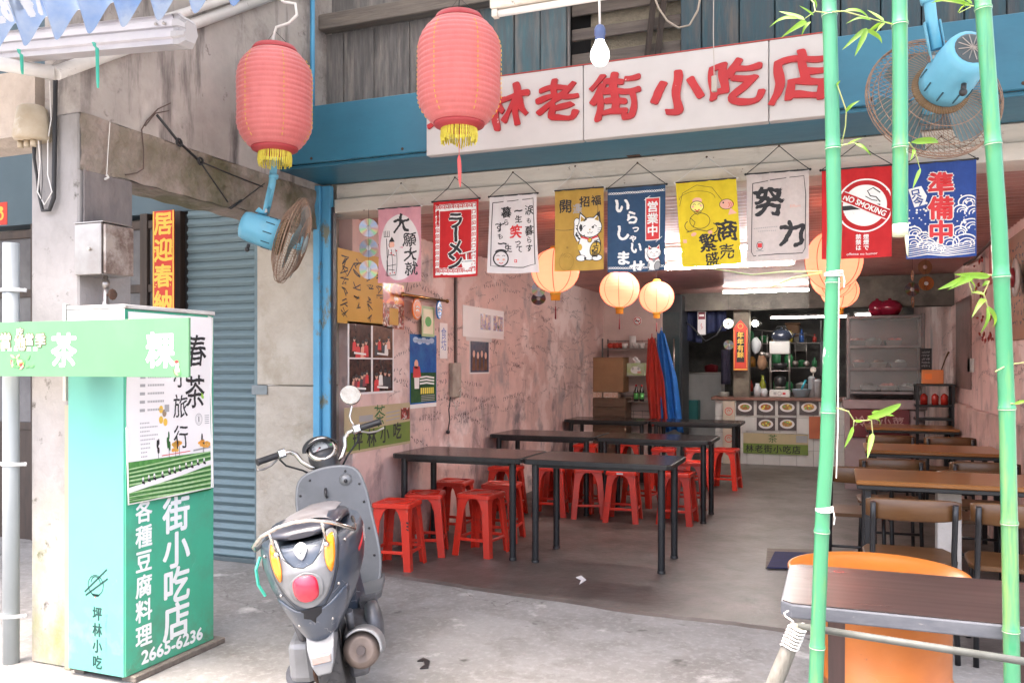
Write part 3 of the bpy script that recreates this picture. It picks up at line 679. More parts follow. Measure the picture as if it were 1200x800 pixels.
# ---- steel meter box, its pipe, junction dome and cables, conduit, corner pipe
mb_ = thing('meter_box', 'small stainless steel meter box with a valve pipe on the plaster column', 'meter box', (-3.12,2.9,1.8))
MB().rbox((-3.202,2.80,1.785), (-3.045,2.955,2.015), .003).build('case', STEEL, mb_)
MB().rbox((-3.042,2.81,1.79), (-3.028,2.972,2.01), .003).build('door', M('rusty_steel', (.26,.20,.17), (.16,.11,.09), 5, .45, metal=.6, c3=(.45,.40,.36), sc3=4, t3=(.5,.6)), mb_)
MB().rbox((-3.204,2.797,2.016), (-3.03,2.965,2.022), .001).build('lid', STEEL, mb_)
MB().cyl((-3.11,2.79,1.90), (-3.11,2.802,1.90), .008, n=10).build('lock', CHROME, mb_)
MB().tube([(-3.09,2.87,1.79),(-3.09,2.87,1.44)], .011, 8).cyl((-3.09,2.87,1.765), (-3.09,2.87,1.73), .017, n=8).cyl((-3.09,2.87,1.67), (-3.09,2.87,1.63), .016, n=8).build('pipe', STEEL, mb_)
MB().lathe([(.004,-.004),(.022,-.004),(.026,0),(.022,.006),(.004,.006)], 10, c=(-3.05,2.87,1.70), m=Matrix.Rotation(pi/2,4,'Y')).cyl((-3.09,2.87,1.70),(-3.05,2.87,1.70),.006,n=6).build('valve', RUST, mb_)
jd = thing('junction_dome', 'yellowed plastic cable junction dome with hanging cables high on the column', 'junction box', atY(38,150,2.78))
c_ = atY(38,148,2.77)
MB().lathe([(.001,.095),(.045,.092),(.062,.08),(.072,.02),(.082,-.055),(.076,-.068),(.001,-.068)], 20, c=c_).build('dome', M('yellowed_plastic', (.52,.46,.36), (.38,.30,.20), 4, .5, c3=(.62,.58,.5), sc3=3), jd)
for dx in (-.05,-.01,.03): MB().cyl(c_+P(dx,-.02,-.068), c_+P(dx,-.02,-.10), .013, n=10).build('gland', M('yellowed_plastic'), jd)
MB().tube([atY(40,165,2.76), atY(40,185,2.77), atY(43,205,2.79), atY(46,230,2.80), atY(50,247,2.80), atY(58,246,2.80), atY(63,232,2.80), atY(64,170,2.80), atY(65,88,2.80)], [.010,.007,.006,.007,.008,.009,.010,.010,.010], 8).build('cable', CABLE, jd)
MB().tube([atY(45,165,2.76), atY(47,190,2.78), atY(44,225,2.79), atY(52,240,2.79), atY(61,225,2.79), atY(56,205,2.79), atY(56,165,2.79), atY(60,140,2.79), atY(58,95,2.79)], .003, 5).build('cable', WIREW, jd)
MB().tube([atY(48,165,2.76), atY(50,210,2.78), atY(48,240,2.79)], .002, 4).build('cable', CABLE, jd)
pp = thing('drain_pipe', 'grey plastic drain pipe clipped to the front of the plaster column', 'pipe', atY(13,790,2.79))
a = atY(13,285,2.78); MB().tube([(a.x,2.78,a.z),(a.x,2.78,.0)], .036, 14).build('pipe', M('grey_pvc', (.38,.41,.42), (.30,.33,.34), 4, .4, stretch=(1,1,.4)), pp)
for py in (340,543,720):
    z_ = atY(13,py,2.78).z
    if z_ > 0: MB().tube([(a.x-.04,2.76,z_),(a.x,2.738,z_),(a.x+.04,2.76,z_),(a.x+.075,2.80,z_-.002)], .006, 6, flat=1.6).cyl((a.x+.07,2.80,z_),(a.x+.07,2.79,z_),.008,n=8).build('clamp', M('white_clamp', (.65,.66,.67), rough=.4), pp)
o = MB().rbox((-3.275,2.80,1.22), (-3.255,2.82,1.66), .002).build('cable_duct', M('pale_duct', (.50,.48,.44), rough=.5), loc=(-3.265,2.81,1.2)); _props(o, 'slim pale cable duct running down the column front beside its corner', 'cable duct')
# ---- loose wires on the party wall
wr = thing('hanging_wires', 'tangled dark wires with two round insulators strung across the broken concrete beam', 'cable', atX(230,190,-3.15))
def wx(*pts, dx=.05): return [atX(a, b, -3.2+dx) for a, b in pts]
MB().tube(wx((200,121),(185,128),(172,142),(166,152),(168,175),(168,198),(160,203),(147,205), dx=.02), .003, 5).tube(wx((198,130),(182,133),(170,148), dx=.02), .003, 5).build('wire', M('brown_wire', (.09,.06,.05), rough=.7), wr)
for pts, r_ in (([(184,135),(209,166),(234,189)], .007), ([(234,189),(252,215),(267,237)], .004), ([(234,189),(272,205),(308,219)], .004), ([(310,215),(285,234),(268,244)], .003), ([(283,235),(270,244)], .008)):
    MB().tube(wx(*pts, dx=.05), r_, 6).build('wire', CABLE, wr)
for a_ in ((210,167),(235,189)):
    c0 = atX(*a_, -3.14); g = MB(); g.tube([c0+P(0, .018*cos(t_), .018*sin(t_)) for t_ in [i*pi/5 for i in range(11)]], .006, 6).build('insulator', CABLE, wr)
t_ = MB().tube(wx((129,143),(127,170),(125,205), dx=.03), .002, 4).tube(wx((125,205),(127,208),(123,210), dx=.03), .006, 5).build('string', WIREW, loc=atX(127,170,-3.17)); _props(t_, 'thin white pull cord hanging in front of the grey cement patch', 'cord')

# ---- fluorescent / aluminium casing under the awning at the left
ac = thing('lamp_casing', 'long ribbed aluminium lamp casing under the blue plastic awning at upper left', 'lamp casing', atY(110,60,2.74))
e1 = atY(213,40,2.62); e0 = atY(-30,62,2.62)
ALU = M('ribbed_aluminium', (.62,.60,.62), (.55,.53,.56), 5, .35, metal=.5)
ax = (e1-e0).normalized(); sy = UP; sd = ax.cross(sy).normalized(); sy = sd.cross(ax)
prf = [(-.06,.055),(-.045,.06),(-.045,.04),(-.055,.035),(-.055,.012),(-.045,.008),(-.045,-.006),(-.058,-.01),(-.058,-.03),(-.045,-.034),(-.045,-.055),(.03,-.05),(.05,.0),(.03,.055)]
MB().loft([[e0+sd*a_*-1+sy*b_ for a_, b_ in prf], [e1+sd*a_*-1+sy*b_ for a_, b_ in prf]], smooth=False).build('casing', ALU, ac, fix=True)
MB().loft([[e1+ax*.001+(sd*-a_+sy*b_)*1.03 for a_, b_ in prf], [e1+ax*.03+(sd*-a_+sy*b_)*1.03 for a_, b_ in prf], [e1+ax*.05+(sd*-a_+sy*b_)*.7 for a_, b_ in prf]], smooth=False).build('end_cap', M('grey_cap', (.45,.44,.45), rough=.5), ac)
for q in (.035,.075): p_ = e1-ax*q+sd*.062+sy*.022; MB().ball(p_, .007, 8, 5).build('rivet', STEEL, ac)
MB().rbox(e1+ax*.028+sd*.02+P(0,0,-.012), e1+ax*.06+sd*.02+P(0,.03,.02), .003).build('catch', STEEL, ac) if False else None
TIE = M('green_tie', (.05,.42,.30), rough=.4)
for px, py, l in ((22,58,32),(110,50,64)):
    p_ = atY(px,py,2.5); o = MB().tube([p_, p_+P(.015,-.01,-.02), p_+P(.028,-.01,-.03), p_+P(.026,-.005,-.03-l*.0020), p_+P(.022,0,-.03-l*.0024)], [.008,.006,.007,.006,.004], 4, flat=.3).build('cable_tie', TIE, loc=p_)
    _props(o, 'short green plastic tie dangling at the far left under the awning' if px < 50 else 'long green plastic tie dangling from the aluminium casing in front of the plaster wall', 'cable tie', 'green ties under the awning')

# ---- neighbour bits at the far left edge
o = thing('red_paper_charm', 'red paper charm with gold figure at the far left edge beyond the column', 'paper charm', atY(2,250,4.5))
p_ = atY(-6,238,4.5); q_ = atY(8,263,4.5); MB().box((p_.x,4.5,q_.z), (q_.x,4.505,p_.z)).build('sheet', REDPAPER, o)
D = Draw((p_.x,4.4995,p_.z), (1,0,0), (0,0,-1), k=1, N=(0,-1,0)); D.ell(GOLDP, .06, .05, .03, .02); D.ell(GOLDP, .06, .10, .035, .035); D.ell(REDPAPER, .06, .10, .015, .02, L=2); D.build('print', o)

# ---- hanging barrel lanterns (two)
LRED = M('pink_red_lantern_cloth', (.82,.27,.27), (.76,.23,.235), 9, .38, bump=.25, bsc=30, stretch=(3,3,.6))
for _n in [LRED]:
    n_, L_, p_ = nodes(_n); tr_ = n_.new('ShaderNodeBsdfTranslucent'); tr_.inputs[0].default_value = (.95,.30,.26,1)
    mx_ = n_.new('ShaderNodeMixShader'); mx_.inputs[0].default_value = .35; L_.new(p_.outputs[0], mx_.inputs[1]); L_.new(tr_.outputs[0], mx_.inputs[2]); L_.new(mx_.outputs[0], n_['Material Output'].inputs[0])
    p_.inputs['Sheen Weight'].default_value = .4
YFR = M('yellow_fringe', (.75,.68,.10), (.6,.5,.05), 40, .7)
def barrel_lantern(label, c, r, h, tassel):
    t = thing('barrel_lantern', label, 'lantern', c, 'large red lanterns under the awning')
    N_ = 19; prof = []
    def rad(s):   # s 0..1 from bottom to top
        e = abs(2*s-1); return r*(1-.36*max(0,(e-.42)/.58)**2.2)
    for i in range(N_*6+1):
        s_ = i/(N_*6); k_ = (i % 6)/6; prof.append((rad(s_)-.0065*r/.2*(1-abs(sin(pi*k_)))**1.0, -h/2+h*s_))
    g = MB(); g.lathe(prof, 48, c=c)
    for k_ in range(len(g.v)):
        v = g.v[k_]; q = noise.noise(v*9)*.0035; d_ = P(v.x-c.x, v.y-c.y, 0).normalized(); g.v[k_] = v + d_*q
    g.build('shell', LRED, t, fix=False)
    for z_, rr in ((h/2,.60),(-h/2,.44)):
        s_ = 1 if z_ > 0 else -1
        MB().lathe([(r*.62,0),(r*.60,.012*s_),(r*rr*.9,.03*s_),(r*rr*.85,.03*s_),(r*rr*.8,.0)], 28, c=c+P(0,0,z_)).build('collar', M('collar_red', (.42,.05,.06), rough=.5), t)
    g = MB()
    for k_ in range(64):
        a_ = 2*pi*k_/64+random.uniform(-.03,.03); rr = r*.42; l = random.uniform(.055,.08)*r/.2
        p0 = c+P(rr*cos(a_), rr*sin(a_), -h/2-.02); g.tube([p0, p0+P(.004*cos(a_),.004*sin(a_),-l*.6), p0+P(random.uniform(-.004,.004),random.uniform(-.004,.004),-l)], .0035, 4)
    g.build('fringe', YFR, t, kind='stuff', fix=False)
    for k_ in range(6):
        a_ = 2*pi*k_/6+.35; g = MB()
        for i in range(N_): s_ = .06+.88*i/N_; rr = rad(s_)+.002; g.tube([c+P(rr*cos(a_),rr*sin(a_),-h/2+h*s_), c+P(rad(s_+.02)*cos(a_)+.002*cos(a_),rad(s_+.02)*sin(a_)+.002*sin(a_),-h/2+h*(s_+.025))], .0022, 4)
        g.build('gold_stitching', GOLDP, t)
    if tassel:
        MB().tube([c+P(0,0,-h/2-.02), c+P(.0,0,-h/2-.16)], .0015, 4).build('cord', REDP, t)
        MB().tube([c+P(0,0,-h/2-.15), c+P(0,0,-h/2-.17), c+P(.002,0,-h/2-.20), c+P(.004,0,-h/2-.27), c+P(.006,0,-h/2-.30)], [.004,.009,.010,.007,.002], 8).build('tassel', M('coral_tassel', (.75,.12,.12), rough=.7), t)
    MB().tube([c+P(-r*.45,0,h/2+.03), c+P(0,0,h/2+.12*r/.2), c+P(r*.45,0,h/2+.03)], .0015, 4).build('bail_wire', CABLE, t)
    return t
L1 = atD(322,118,4.42); L2 = atD(538,86,3.95)
barrel_lantern('large red barrel lantern hanging over the blue fan on the left', L1, .197, .50, False)
barrel_lantern('large pink-red barrel lantern hanging in front of the white signboard', L2, .197, .475, True)
o = MB().tube([L1+P(0,0,.27), L1+P(-.01,0,.33), L1+P(.01,0,.385), L1+P(.09,0,.395), L1+P(.14,0,.43), L1+P(.13,0,.49), L1+P(.06,0,.51), L1+P(.01,0,.55), L1+P(.0,0,.62)], .008, 8).build('electric_cable', WIREW, loc=L1+P(0,0,.4)); _props(o, 'looped white electric cord above the left red lantern', 'cord')
o = MB().tube([L2+P(0,0,.29), L2+P(.0,0,.5), L2+P(.01,0,.9)], .003, 5).build('lantern_wire', CABLE, loc=L2+P(0,0,.4)); _props(o, 'thin dark wire holding up the lantern before the signboard', 'wire')

# ---- signboard with raised red characters
BOARDW = M('aged_white_board', (.52,.50,.49), (.46,.44,.43), 2, .6, stretch=(1,1,1), c3=(.45,.41,.38), sc3=5, t3=(.6,.8)); SGREY = M('board_grey_side', (.45,.40,.38), rough=.6)
RCH = M('chipped_red_letter', (.42,.012,.016), (.35,.01,.014), 6, .45); mixin(RCH, (.75,.70,.68), noisemask(17, .66, .69, w=2))
sg = thing('signboard', 'long white shop signboard with raised red characters 坪林老街小吃店 on the blue beam', 'sign', (-1.05,4.22,2.56))
for xa, xb in ((-2.147,-1.235),(-1.231,-.306),(-.302,-.03)): MB().rbox((xa,4.205,2.555), (xb,4.256,2.945), .003).build('panel', BOARDW, sg)
MB().box((-2.147,4.204,2.9455), (-.03,4.25,2.951)).build('top_edge', M('red_edge', (.35,.05,.04), rough=.6), sg)
def raised(txt, u, v, size, mat, parent, sx=1.0, th=.03, yf=4.205, bold=.03, rot=0):
    vs, fs = glyph_fine(txt, .07); f = size/EM_W; g = MB(); cr, sr = cos(rot), sin(rot)
    cnt = {}
    for fc in fs:
        for i in range(len(fc)): e = tuple(sorted((fc[i], fc[(i+1)%len(fc)]))); cnt[e] = cnt.get(e, 0)+1
    ph = random.random()*9
    for q in range(13):
        dx, dy = (0,0) if q == 12 else (size*bold*(1.15+.02*q)*cos(q*.53+.3), size*bold*(.8+.02*q)*sin(q*.53+.3)); o = []
        for x, y in vs:
            a_, b_ = (x-EM_CX)*f*sx, (y-EM_CY)*f
            a_, b_ = a_+size*.035*sin(7*b_/size+ph), b_+size*.05*sin(5*a_/size+ph)+a_*.04
            a_, b_ = a_*cr-b_*sr, a_*sr+b_*cr
            k_ = .62+.85*(.5+noise.noise(Vector((a_/size*3.1+ph, b_/size*3.1, ph)))); o.append((u+a_+dx*k_, v+b_+dy*k_))
        n = len(o); yq = yf-th-.0002*q
        g.add([(a_,yq,b_) for a_, b_ in o]+[(a_,yf,b_) for a_, b_ in o], [tuple(i for i in fc) for fc in fs]+[(a_,b_,b_+n,a_+n) for (a_,b_), c in cnt.items() if c == 1])
    g.build('character', mat, parent, fix=False)
for c, px, py in (('坪',520,136),('林',592,125),('老',667,119),('街',717,112),('小',790,107),('吃',863,97),('店',943,85)):
    pass
for c, px, py, s_, sx_ in (('坪',524,131,.215,1.1),('林',593,126,.215,1.1),('老',653,119,.205,1.1),('街',721,114,.22,1.12),('小',793,107,.21,1.15),('吃',861,97,.215,1.15),('店',938,90,.225,1.15)):
    p_ = atY(px, py, 4.19); raised(c, p_.x, p_.z, s_*.93, RCH, sg, sx=sx_, bold=.032, th=.012)

# ---- wall fans (two): built along +Y = the way it blows, root at the pivot
FBL = M('sky_blue_fan_plastic', (.16,.48,.66), (.14,.42,.58), 6, .38, c3=(.25,.40,.45), sc3=5, t3=(.6,.8)); BLD = M('smoky_blade', (.10,.17,.18), (.08,.13,.14), 8, .3)
CAGE = M('rusty_wire', (.22,.13,.09), (.35,.24,.17), 30, .6, metal=.3)
def fan(label, loc, ndir, roll, top, S, stem_pts):
    t = thing('wall_fan', label, 'fan', loc, 'blue hanging fans')
    n = Vector(ndir).normalized(); q = n.to_track_quat('Y', 'Z').to_matrix().to_4x4() @ Matrix.Rotation(roll, 4, 'Y')
    T_ = Matrix.Translation(loc) @ q @ Matrix.Diagonal((S,S,S,1))
    def g_(): g = MB(); g.m = T_; return g
    XR = Matrix.Rotation(-pi/2, 4, 'X')      # lathe axis z -> +Y
    rr = [(.062,-.17),(.074,-.165),(.082,-.14),(.088,-.05),(.092,-.01),(.090,.045),(.078,.05)]
    g_().lathe(rr, 24, m=XR).build('motor_housing', FBL, t)
    g_().lathe([(.001,-.176),(.048,-.176),(.058,-.172),(.060,-.166)], 20, m=XR).build('rear_cap', M('dark_rear_cap', (.05,.07,.08), rough=.35), t)
    g_().lathe([(.085,.05),(.105,.055),(.105,.07),(.08,.075)], 24, m=XR).build('collar', M('rust_collar', (.20,.13,.06), rough=.7), t)
    g = g_(); [g.tube([(.0,-.1775,.0),(.05*cos(q_*pi/6),-.1775,.05*sin(q_*pi/6))], .002, 4) for q_ in range(12)]; g.build('vent_grille', STEEL, t)
    for q_ in range(10):
        a_ = q_*pi/5+.2; g = g_(); g.tube([(.0925*cos(a_),-.03,.0925*sin(a_)),(.0925*cos(a_),.02,.0925*sin(a_))], .003, 4); g.build('vent_slot', M('vent_dark', (.03,.08,.11), rough=.5), t)
    g = g_(); g.tube([(.0,.045,.088),(.0,-.02,.096),(.0,-.10,.088)], .002, 4)
    g = g_(); g.tube([(.03,-.1,-.09),(.035,-.1,-.115)], .010, 8); g.ball((.036,-.1,-.122), .014, 10, 6); g.build('oscillation_knob', BLK, t)
    g_().lathe([(.001,.20),(.03,.195),(.042,.17),(.042,.12)], 20, m=XR).build('hub', FBL, t)
    for b in range(3):
        g = g_()
        def bl(a, c, b=b):
            an = 2*pi*b/3 + (c-.5)*(.45+1.05*sin(pi*min(a,.9)*.62)); r_ = .04+.185*a
            r_ *= 1-.10*(2*c-1)**2*a
            return (r_*cos(an), .15+.05*(c-.5)*(1-.3*a)+.012*sin(3*a), r_*sin(an))
        g.grid(bl, 10, 8); g.build('blade', BLD, t, fix=False)
    g = g_(); Rr = .25
    for r_, y in ((Rr,.12),(Rr*.99,.105),(Rr,.135)):
        g.tube([(r_*cos(2*pi*i/40), y, r_*sin(2*pi*i/40)) for i in range(41)], .0035 if y == .12 else .002, 5, cap=False)
    for side in (-1, 1):
        def wp(a_, s_):      # s_: 0 hub -> 1 rim
            r_ = .07+(Rr-.07)*s_; y = .12+side*(.075*(1-s_**2.5)); return (r_*cos(a_), y, r_*sin(a_))
        for i in range(72):
            a_ = 2*pi*i/72; g.tube([wp(a_+.25*s_, s_) for s_ in (0,.25,.5,.75,.92,1)], .0012, 3, cap=False)
        for s_ in (0,.5,.82): g.tube([wp(2*pi*i/36, s_) for i in range(37)], .0018, 4, cap=False)
    g.build('cage', CAGE, t, fix=False, kind='stuff')
    g = MB(); g.m = T_; g.lathe([(.001,.205),(.05,.2),(.055,.195)], 18, m=XR); g.build('cage_badge', M('fan_badge', (.25,.33,.34), rough=.4), t)
    sp = [Vector(p_) for p_ in stem_pts]
    MB().tube(sp, [.020]*(len(sp)-1)+[.020], 12).build('stem', FBL, t)
    for k_ in (.35,.6): c0 = sp[-1].lerp(sp[-2], 0); pass
    j = sp[0]; dj = (sp[1]-sp[0]).normalized()
    MB().cyl(j+dj*.17, j+dj*.19, .026, n=12).build('stem_ring', FBL, t)
    m_ = Vector(loc) + (q @ Vector((0,-.03,.1*S)))
    u_ = dj.cross(n).normalized()*.028
    for s_ in (-1, 1):
        a0, a1 = j+dj*.10+u_*s_, j-dj*.04+u_*s_
        MB().tube([a0, a1, m_+u_*s_+n*-.07], .022, 6, flat=.22).build('bracket_arm', FBL, t)
    MB().cyl(j-dj*.03+u_*1.3, j-dj*.03-u_*1.3, .012, n=10).build('pivot_bolt', STEEL, t)
    return t
f1 = atD(318,274,4.6)
fan('sky blue wall fan with rusty cage hanging beneath the left red lantern', f1, RT*.93+FW*.10+UP*-.30, .3, None, .97, [atD(313,243,4.6), atD(319,215,4.62), atD(323,170,4.65), atD(326,100,4.7)])
f2 = atD(1112,92,3.05)
fan('sky blue fan with rusty cage hanging at upper right behind the green bamboo', f2, FW*.951+UP*-.277+RT*.032, .4, None, 1.0, [atD(1098,58,3.02), atD(1091,20,3.02), atD(1086,-30,3.02), atD(1080,-215,3.02)])

# ---- top fluorescent fitting and bare bulb
TUBE = M('lit_tube', (.9,.9,.9), emi=(1,.97,.92), es=3.0)
fx = thing('fluorescent_fitting', 'white fluorescent fitting hanging across the top centre above the signboard', 'lamp', atD(650,10,3.0))
a, b = atY(576,12,2.9), atY(800,-14,2.9)
MB().rbox((a.x,2.88,a.z-.002), (b.x,2.93,a.z+.035), .004).build('body', WHITE_OLD, fx)
MB().cyl((a.x+.03,2.90,a.z-.018), (b.x-.02,2.90,a.z-.018), .013, n=12).build('tube', M('off_tube', (.85,.84,.80), rough=.3), fx)
for xx in (a.x+.15, b.x-.15): MB().cyl((xx,2.905,a.z+.03),(xx,2.905,3.08),.004,n=6).build('hanger', CABLE, fx)
MB().rbox((a.x+.005,2.885,a.z-.032), (a.x+.028,2.915,a.z-.003), .003).build('socket', WHITE_OLD, fx)
bb = thing('light_bulb', 'bare white light bulb in a dark blue socket hanging before the signboard', 'bulb', atD(703,60,2.75))
c_ = atD(703,60,2.75)
MB().lathe([(.0001,-.048),(.018,-.045),(.028,-.032),(.0315,-.018),(.030,-.002),(.024,.012),(.017,.026),(.014,.036)], 24, c=c_).build('glass', M('lit_bulb', (.95,.95,.95), emi=(1,.98,.95), es=1.2, rough=.2), bb)
MB().lathe([(.016,.034),(.0165,.05),(.019,.053),(.018,.072),(.013,.082),(.006,.086)], 16, c=c_).build('socket', M('navy_socket', (.06,.09,.20), rough=.35), bb)
MB().tube([c_+P(0,0,.085), c_+P(-.003,0,.2), c_+P(-.004,0,.6)], .004, 6).build('cord', WIREW, bb)
cx = atY(837,92,3.8)
o = MB().tube([cx+P(0,0,0), cx+P(-.004,0,.2), cx+P(.0,0,.7)], .002, 4).rbox(cx+P(-.012,-.01,-.06), cx+P(.012,.01,.01), .003).build('pull_switch', M('grey_switch', (.40,.36,.32), rough=.6), loc=cx); _props(o, 'small grey pull switch on a thin cord over the character 吃', 'switch')
o = MB().tube([atY(x_, y_, 4.6) for x_, y_ in ((765,-8),(772,10),(782,25),(795,33),(808,30),(818,12),(822,-10))], .006, 6).build('loop_cable', M('beige_cable', (.40,.33,.26), rough=.6), loc=atY(795,20,4.6)); _props(o, 'drooping beige cable loop in front of the open slats', 'cable')
# ================================================================== BANNERS
NAVY = M('navy_cloth', (.035,.085,.17), (.03,.07,.145), 30, .8); STR = CABLE
ROYAL = M('royal_blue_cloth', (.035,.09,.36), (.03,.075,.30), 20, .8); REDC = M('red_cloth', (.62,.025,.03), (.55,.02,.025), 20, .8)
PINKC = M('pink_cloth', (.72,.36,.42), (.66,.32,.38), 20, .8); WHC = M('white_cloth', (.78,.75,.76), (.72,.69,.70), 12, .85); MUS = M('mustard_cloth', (.52,.33,.07), (.46,.29,.06), 20, .8)
YEL = M('yellow_cloth', (.78,.62,.03), (.70,.55,.025), 20, .8); LINEN = M('linen_cloth', (.66,.60,.58), (.60,.55,.53), 40, .85)
for _m in (NAVY,ROYAL,REDC,PINKC,WHC,MUS,YEL,LINEN):     # cloth lets some of the light behind it through
    n_, L_, p_ = nodes(_m); tr_ = n_.new('ShaderNodeBsdfTranslucent'); L_.new(p_.inputs['Base Color'].links[0].from_socket, tr_.inputs[0])
    mx_ = n_.new('ShaderNodeMixShader'); mx_.inputs[0].default_value = .28; L_.new(p_.outputs[0], mx_.inputs[1]); L_.new(tr_.outputs[0], mx_.inputs[2]); L_.new(mx_.outputs[0], n_['Material Output'].inputs[0])
YB = 4.655; BW, BH = .30, .468
def banner(label, xl, xr, ytop, cloth, draw, apex, hgt=BH, ph=0, curl=0, wid=None, wire=STR, skew=0):
    pL = atY(xl, ytop, YB); pR = atY(xr, ytop, YB); W = wid or (pR.x-pL.x); cx = (pL.x+pR.x)/2; zt = atY((xl+xr)/2, ytop, YB).z
    t = thing('cloth_banner', label, 'banner', (cx, YB, zt), 'cloth banners hung along the shop lintel')
    def df(x, y, z):     # x 0..W, y down
        v = y/hgt; wv = .009*v*sin(8*x/W+ph)+.005*v*sin(15*x/W+ph*2+3*v)+.004*(1-v)*sin(21*x/W+ph)+curl*v*v*(x/W-.5)*.08 + .010*sin(3*v+ph)*v
        return Vector((cx-W/2+x+skew*v*.03, YB+wv-z, zt-y-.004*abs(sin(pi*x/W))*v))
    D = Draw((0,0,0), (1,0,0), (0,0,-1), k=1, deform=df, seg=.03); D.rect(cloth, 0, 0, W, hgt, L=0); D.build('cloth', t)
    k = W/100
    D = Draw((0,0,0), (1,0,0), (0,0,-1), k=k, deform=df, seg=.035, step=.0009); draw(D, hgt/k); Hh = hgt/k
    D.parts = [(mi, [(min(max(a, 1.5), 98.5), min(max(b, 1.5), Hh-1.5)) for a, b in vs], fs, L) for mi, vs, fs, L in D.parts]; D.build('print', t)
    MB().cyl((cx-W/2-.008,YB,zt+.002), (cx+W/2+.008,YB,zt+.002), .0045, n=8).build('rod', BLK, t)
    ap = atY(apex[0], apex[1], 4.70)
    MB().tube([(cx-W/2-.004,YB,zt+.002), (cx-W*.2,YB+.02,zt+(ap.z-zt)*.55), ap], .0022, 4).tube([(cx+W/2+.004,YB,zt+.002), (cx+W*.25,YB+.02,zt+(ap.z-zt)*.5), ap], .0022, 4).build('string', wire, t)
    for s_ in (-1,1): MB().ball((cx+s_*(W/2+.006),YB,zt+.002), .007, 8, 5).build('knot', wire, t)
    MB().ball(ap, .006, 8, 5).build('nail', RUST, t)
    return t
def brush(D, m, c, u, v, s, b=.03, r=.07, **k): D.ch(m, c, u, v, s*.84, bold=b*.9, rough=r, **k)
LPINK = M('pale_cloth_disc', (.72,.66,.66), rough=.8); SKINP = M('peach_print', (.78,.42,.32), rough=.7)
def d1(D, H):
    D.ell(LPINK, 50, H*.53, 46, H*.44, L=1, n=40)
    brush(D, INK, '大', 55, 33, 40, .035); brush(D, INK, '願', 74, 67, 30, .02); brush(D, INK, '大', 76, 97, 30, .03); brush(D, INK, '就', 78, 126, 30, .02)
    # little seated figure with a staff, loosely brushed
    D.line(INK, [(20,62),(22,140)], 1.6, L=2); 
    for q in (14,18,22,26): D.line(INK, [(q,46),(q+.5,58)], 1.2, L=2)
    D.line(INK, [(13,58),(27,58)], 1.2, L=2); D.ell(SKINP, 32, 75, 6, 7, L=2); D.ring(INK, 32, 75, 7, 1.2); D.poly(INK, [(25,69),(32,58),(39,69)], L=3)
    for (a, b) in (((24,84),(20,108)),((40,84),(46,105)),((20,108),(18,138)),((46,105),(44,138)),((18,138),(45,138)),((25,95),(42,98)),((22,118),(44,116)),((30,84),(34,134)),((24,126),(40,128))): D.line(INK, [a, ((a[0]+b[0])/2+1.5,(a[1]+b[1])/2), b], 1.3, L=2)
    for u, v in ((30,92),(36,96),(28,134),(40,133),(44,88)): D.ell(REDP, u, v, 2.2, 1.3, L=3)
def meander(D, m, x0, y0, s, L=2, w=1.3):
    D.line(m, [(x0,y0+s),(x0,y0),(x0+s,y0),(x0+s,y0+s*.72),(x0+s*.34,y0+s*.72),(x0+s*.34,y0+s*.36),(x0+s*.68,y0+s*.36)], w, L)
def d2(D, H):
    D.rect(WHITEP, 5, 6, 95, 19.5, L=1); D.rect(WHITEP, 5, H-19, 95, H-5, L=1); D.rect(WHITEP, 5, 6, 15.5, H-5, L=1); D.rect(WHITEP, 84, 6, 95, H-5, L=1)
    n = 9
    for i in range(n): meander(D, REDC, 6.5+i*9.9, 7.5, 8, w=1.8, L=2.5); meander(D, REDC, 6.5+i*9.9, H-17, 8, w=1.8, L=2.5)
    for i in range(11): meander(D, REDC, 6.3, 21+i*11.2, 7.5, w=1.8, L=2.5); meander(D, REDC, 85.8, 21+i*11.2, 7.5, w=1.8, L=2.5)
    for i, c in enumerate('ラーメン'):
        v = 40+i*27; rt = -pi/2 if c == 'ー' else 0
        D.ch(WHITEP, c, 50, v, 29, bold=.11, rot=rt, L=2, rough=.02); D.ch(INK, c, 50, v, 29, bold=.045, rot=rt, L=5, rough=.02)
    D.poly(WHITEP, [(62,118),(88,118),(84,132),(78,136),(72,136),(66,132)], L=3); D.rect(GREYP, 64, 120.5, 86, 122.5, L=4); D.rect(WHITEP, 71, 136, 79, 138.5, L=3)
    D.line(WHITEP, [(64,106),(95,100)], 2, L=4); D.line(INK, [(66,109),(95,103)], .8, L=4); D.line(WHITEP, [(74,106),(75,119)], 3, L=4); D.line(GREYP, [(78,105),(79,118)], 1, L=5)
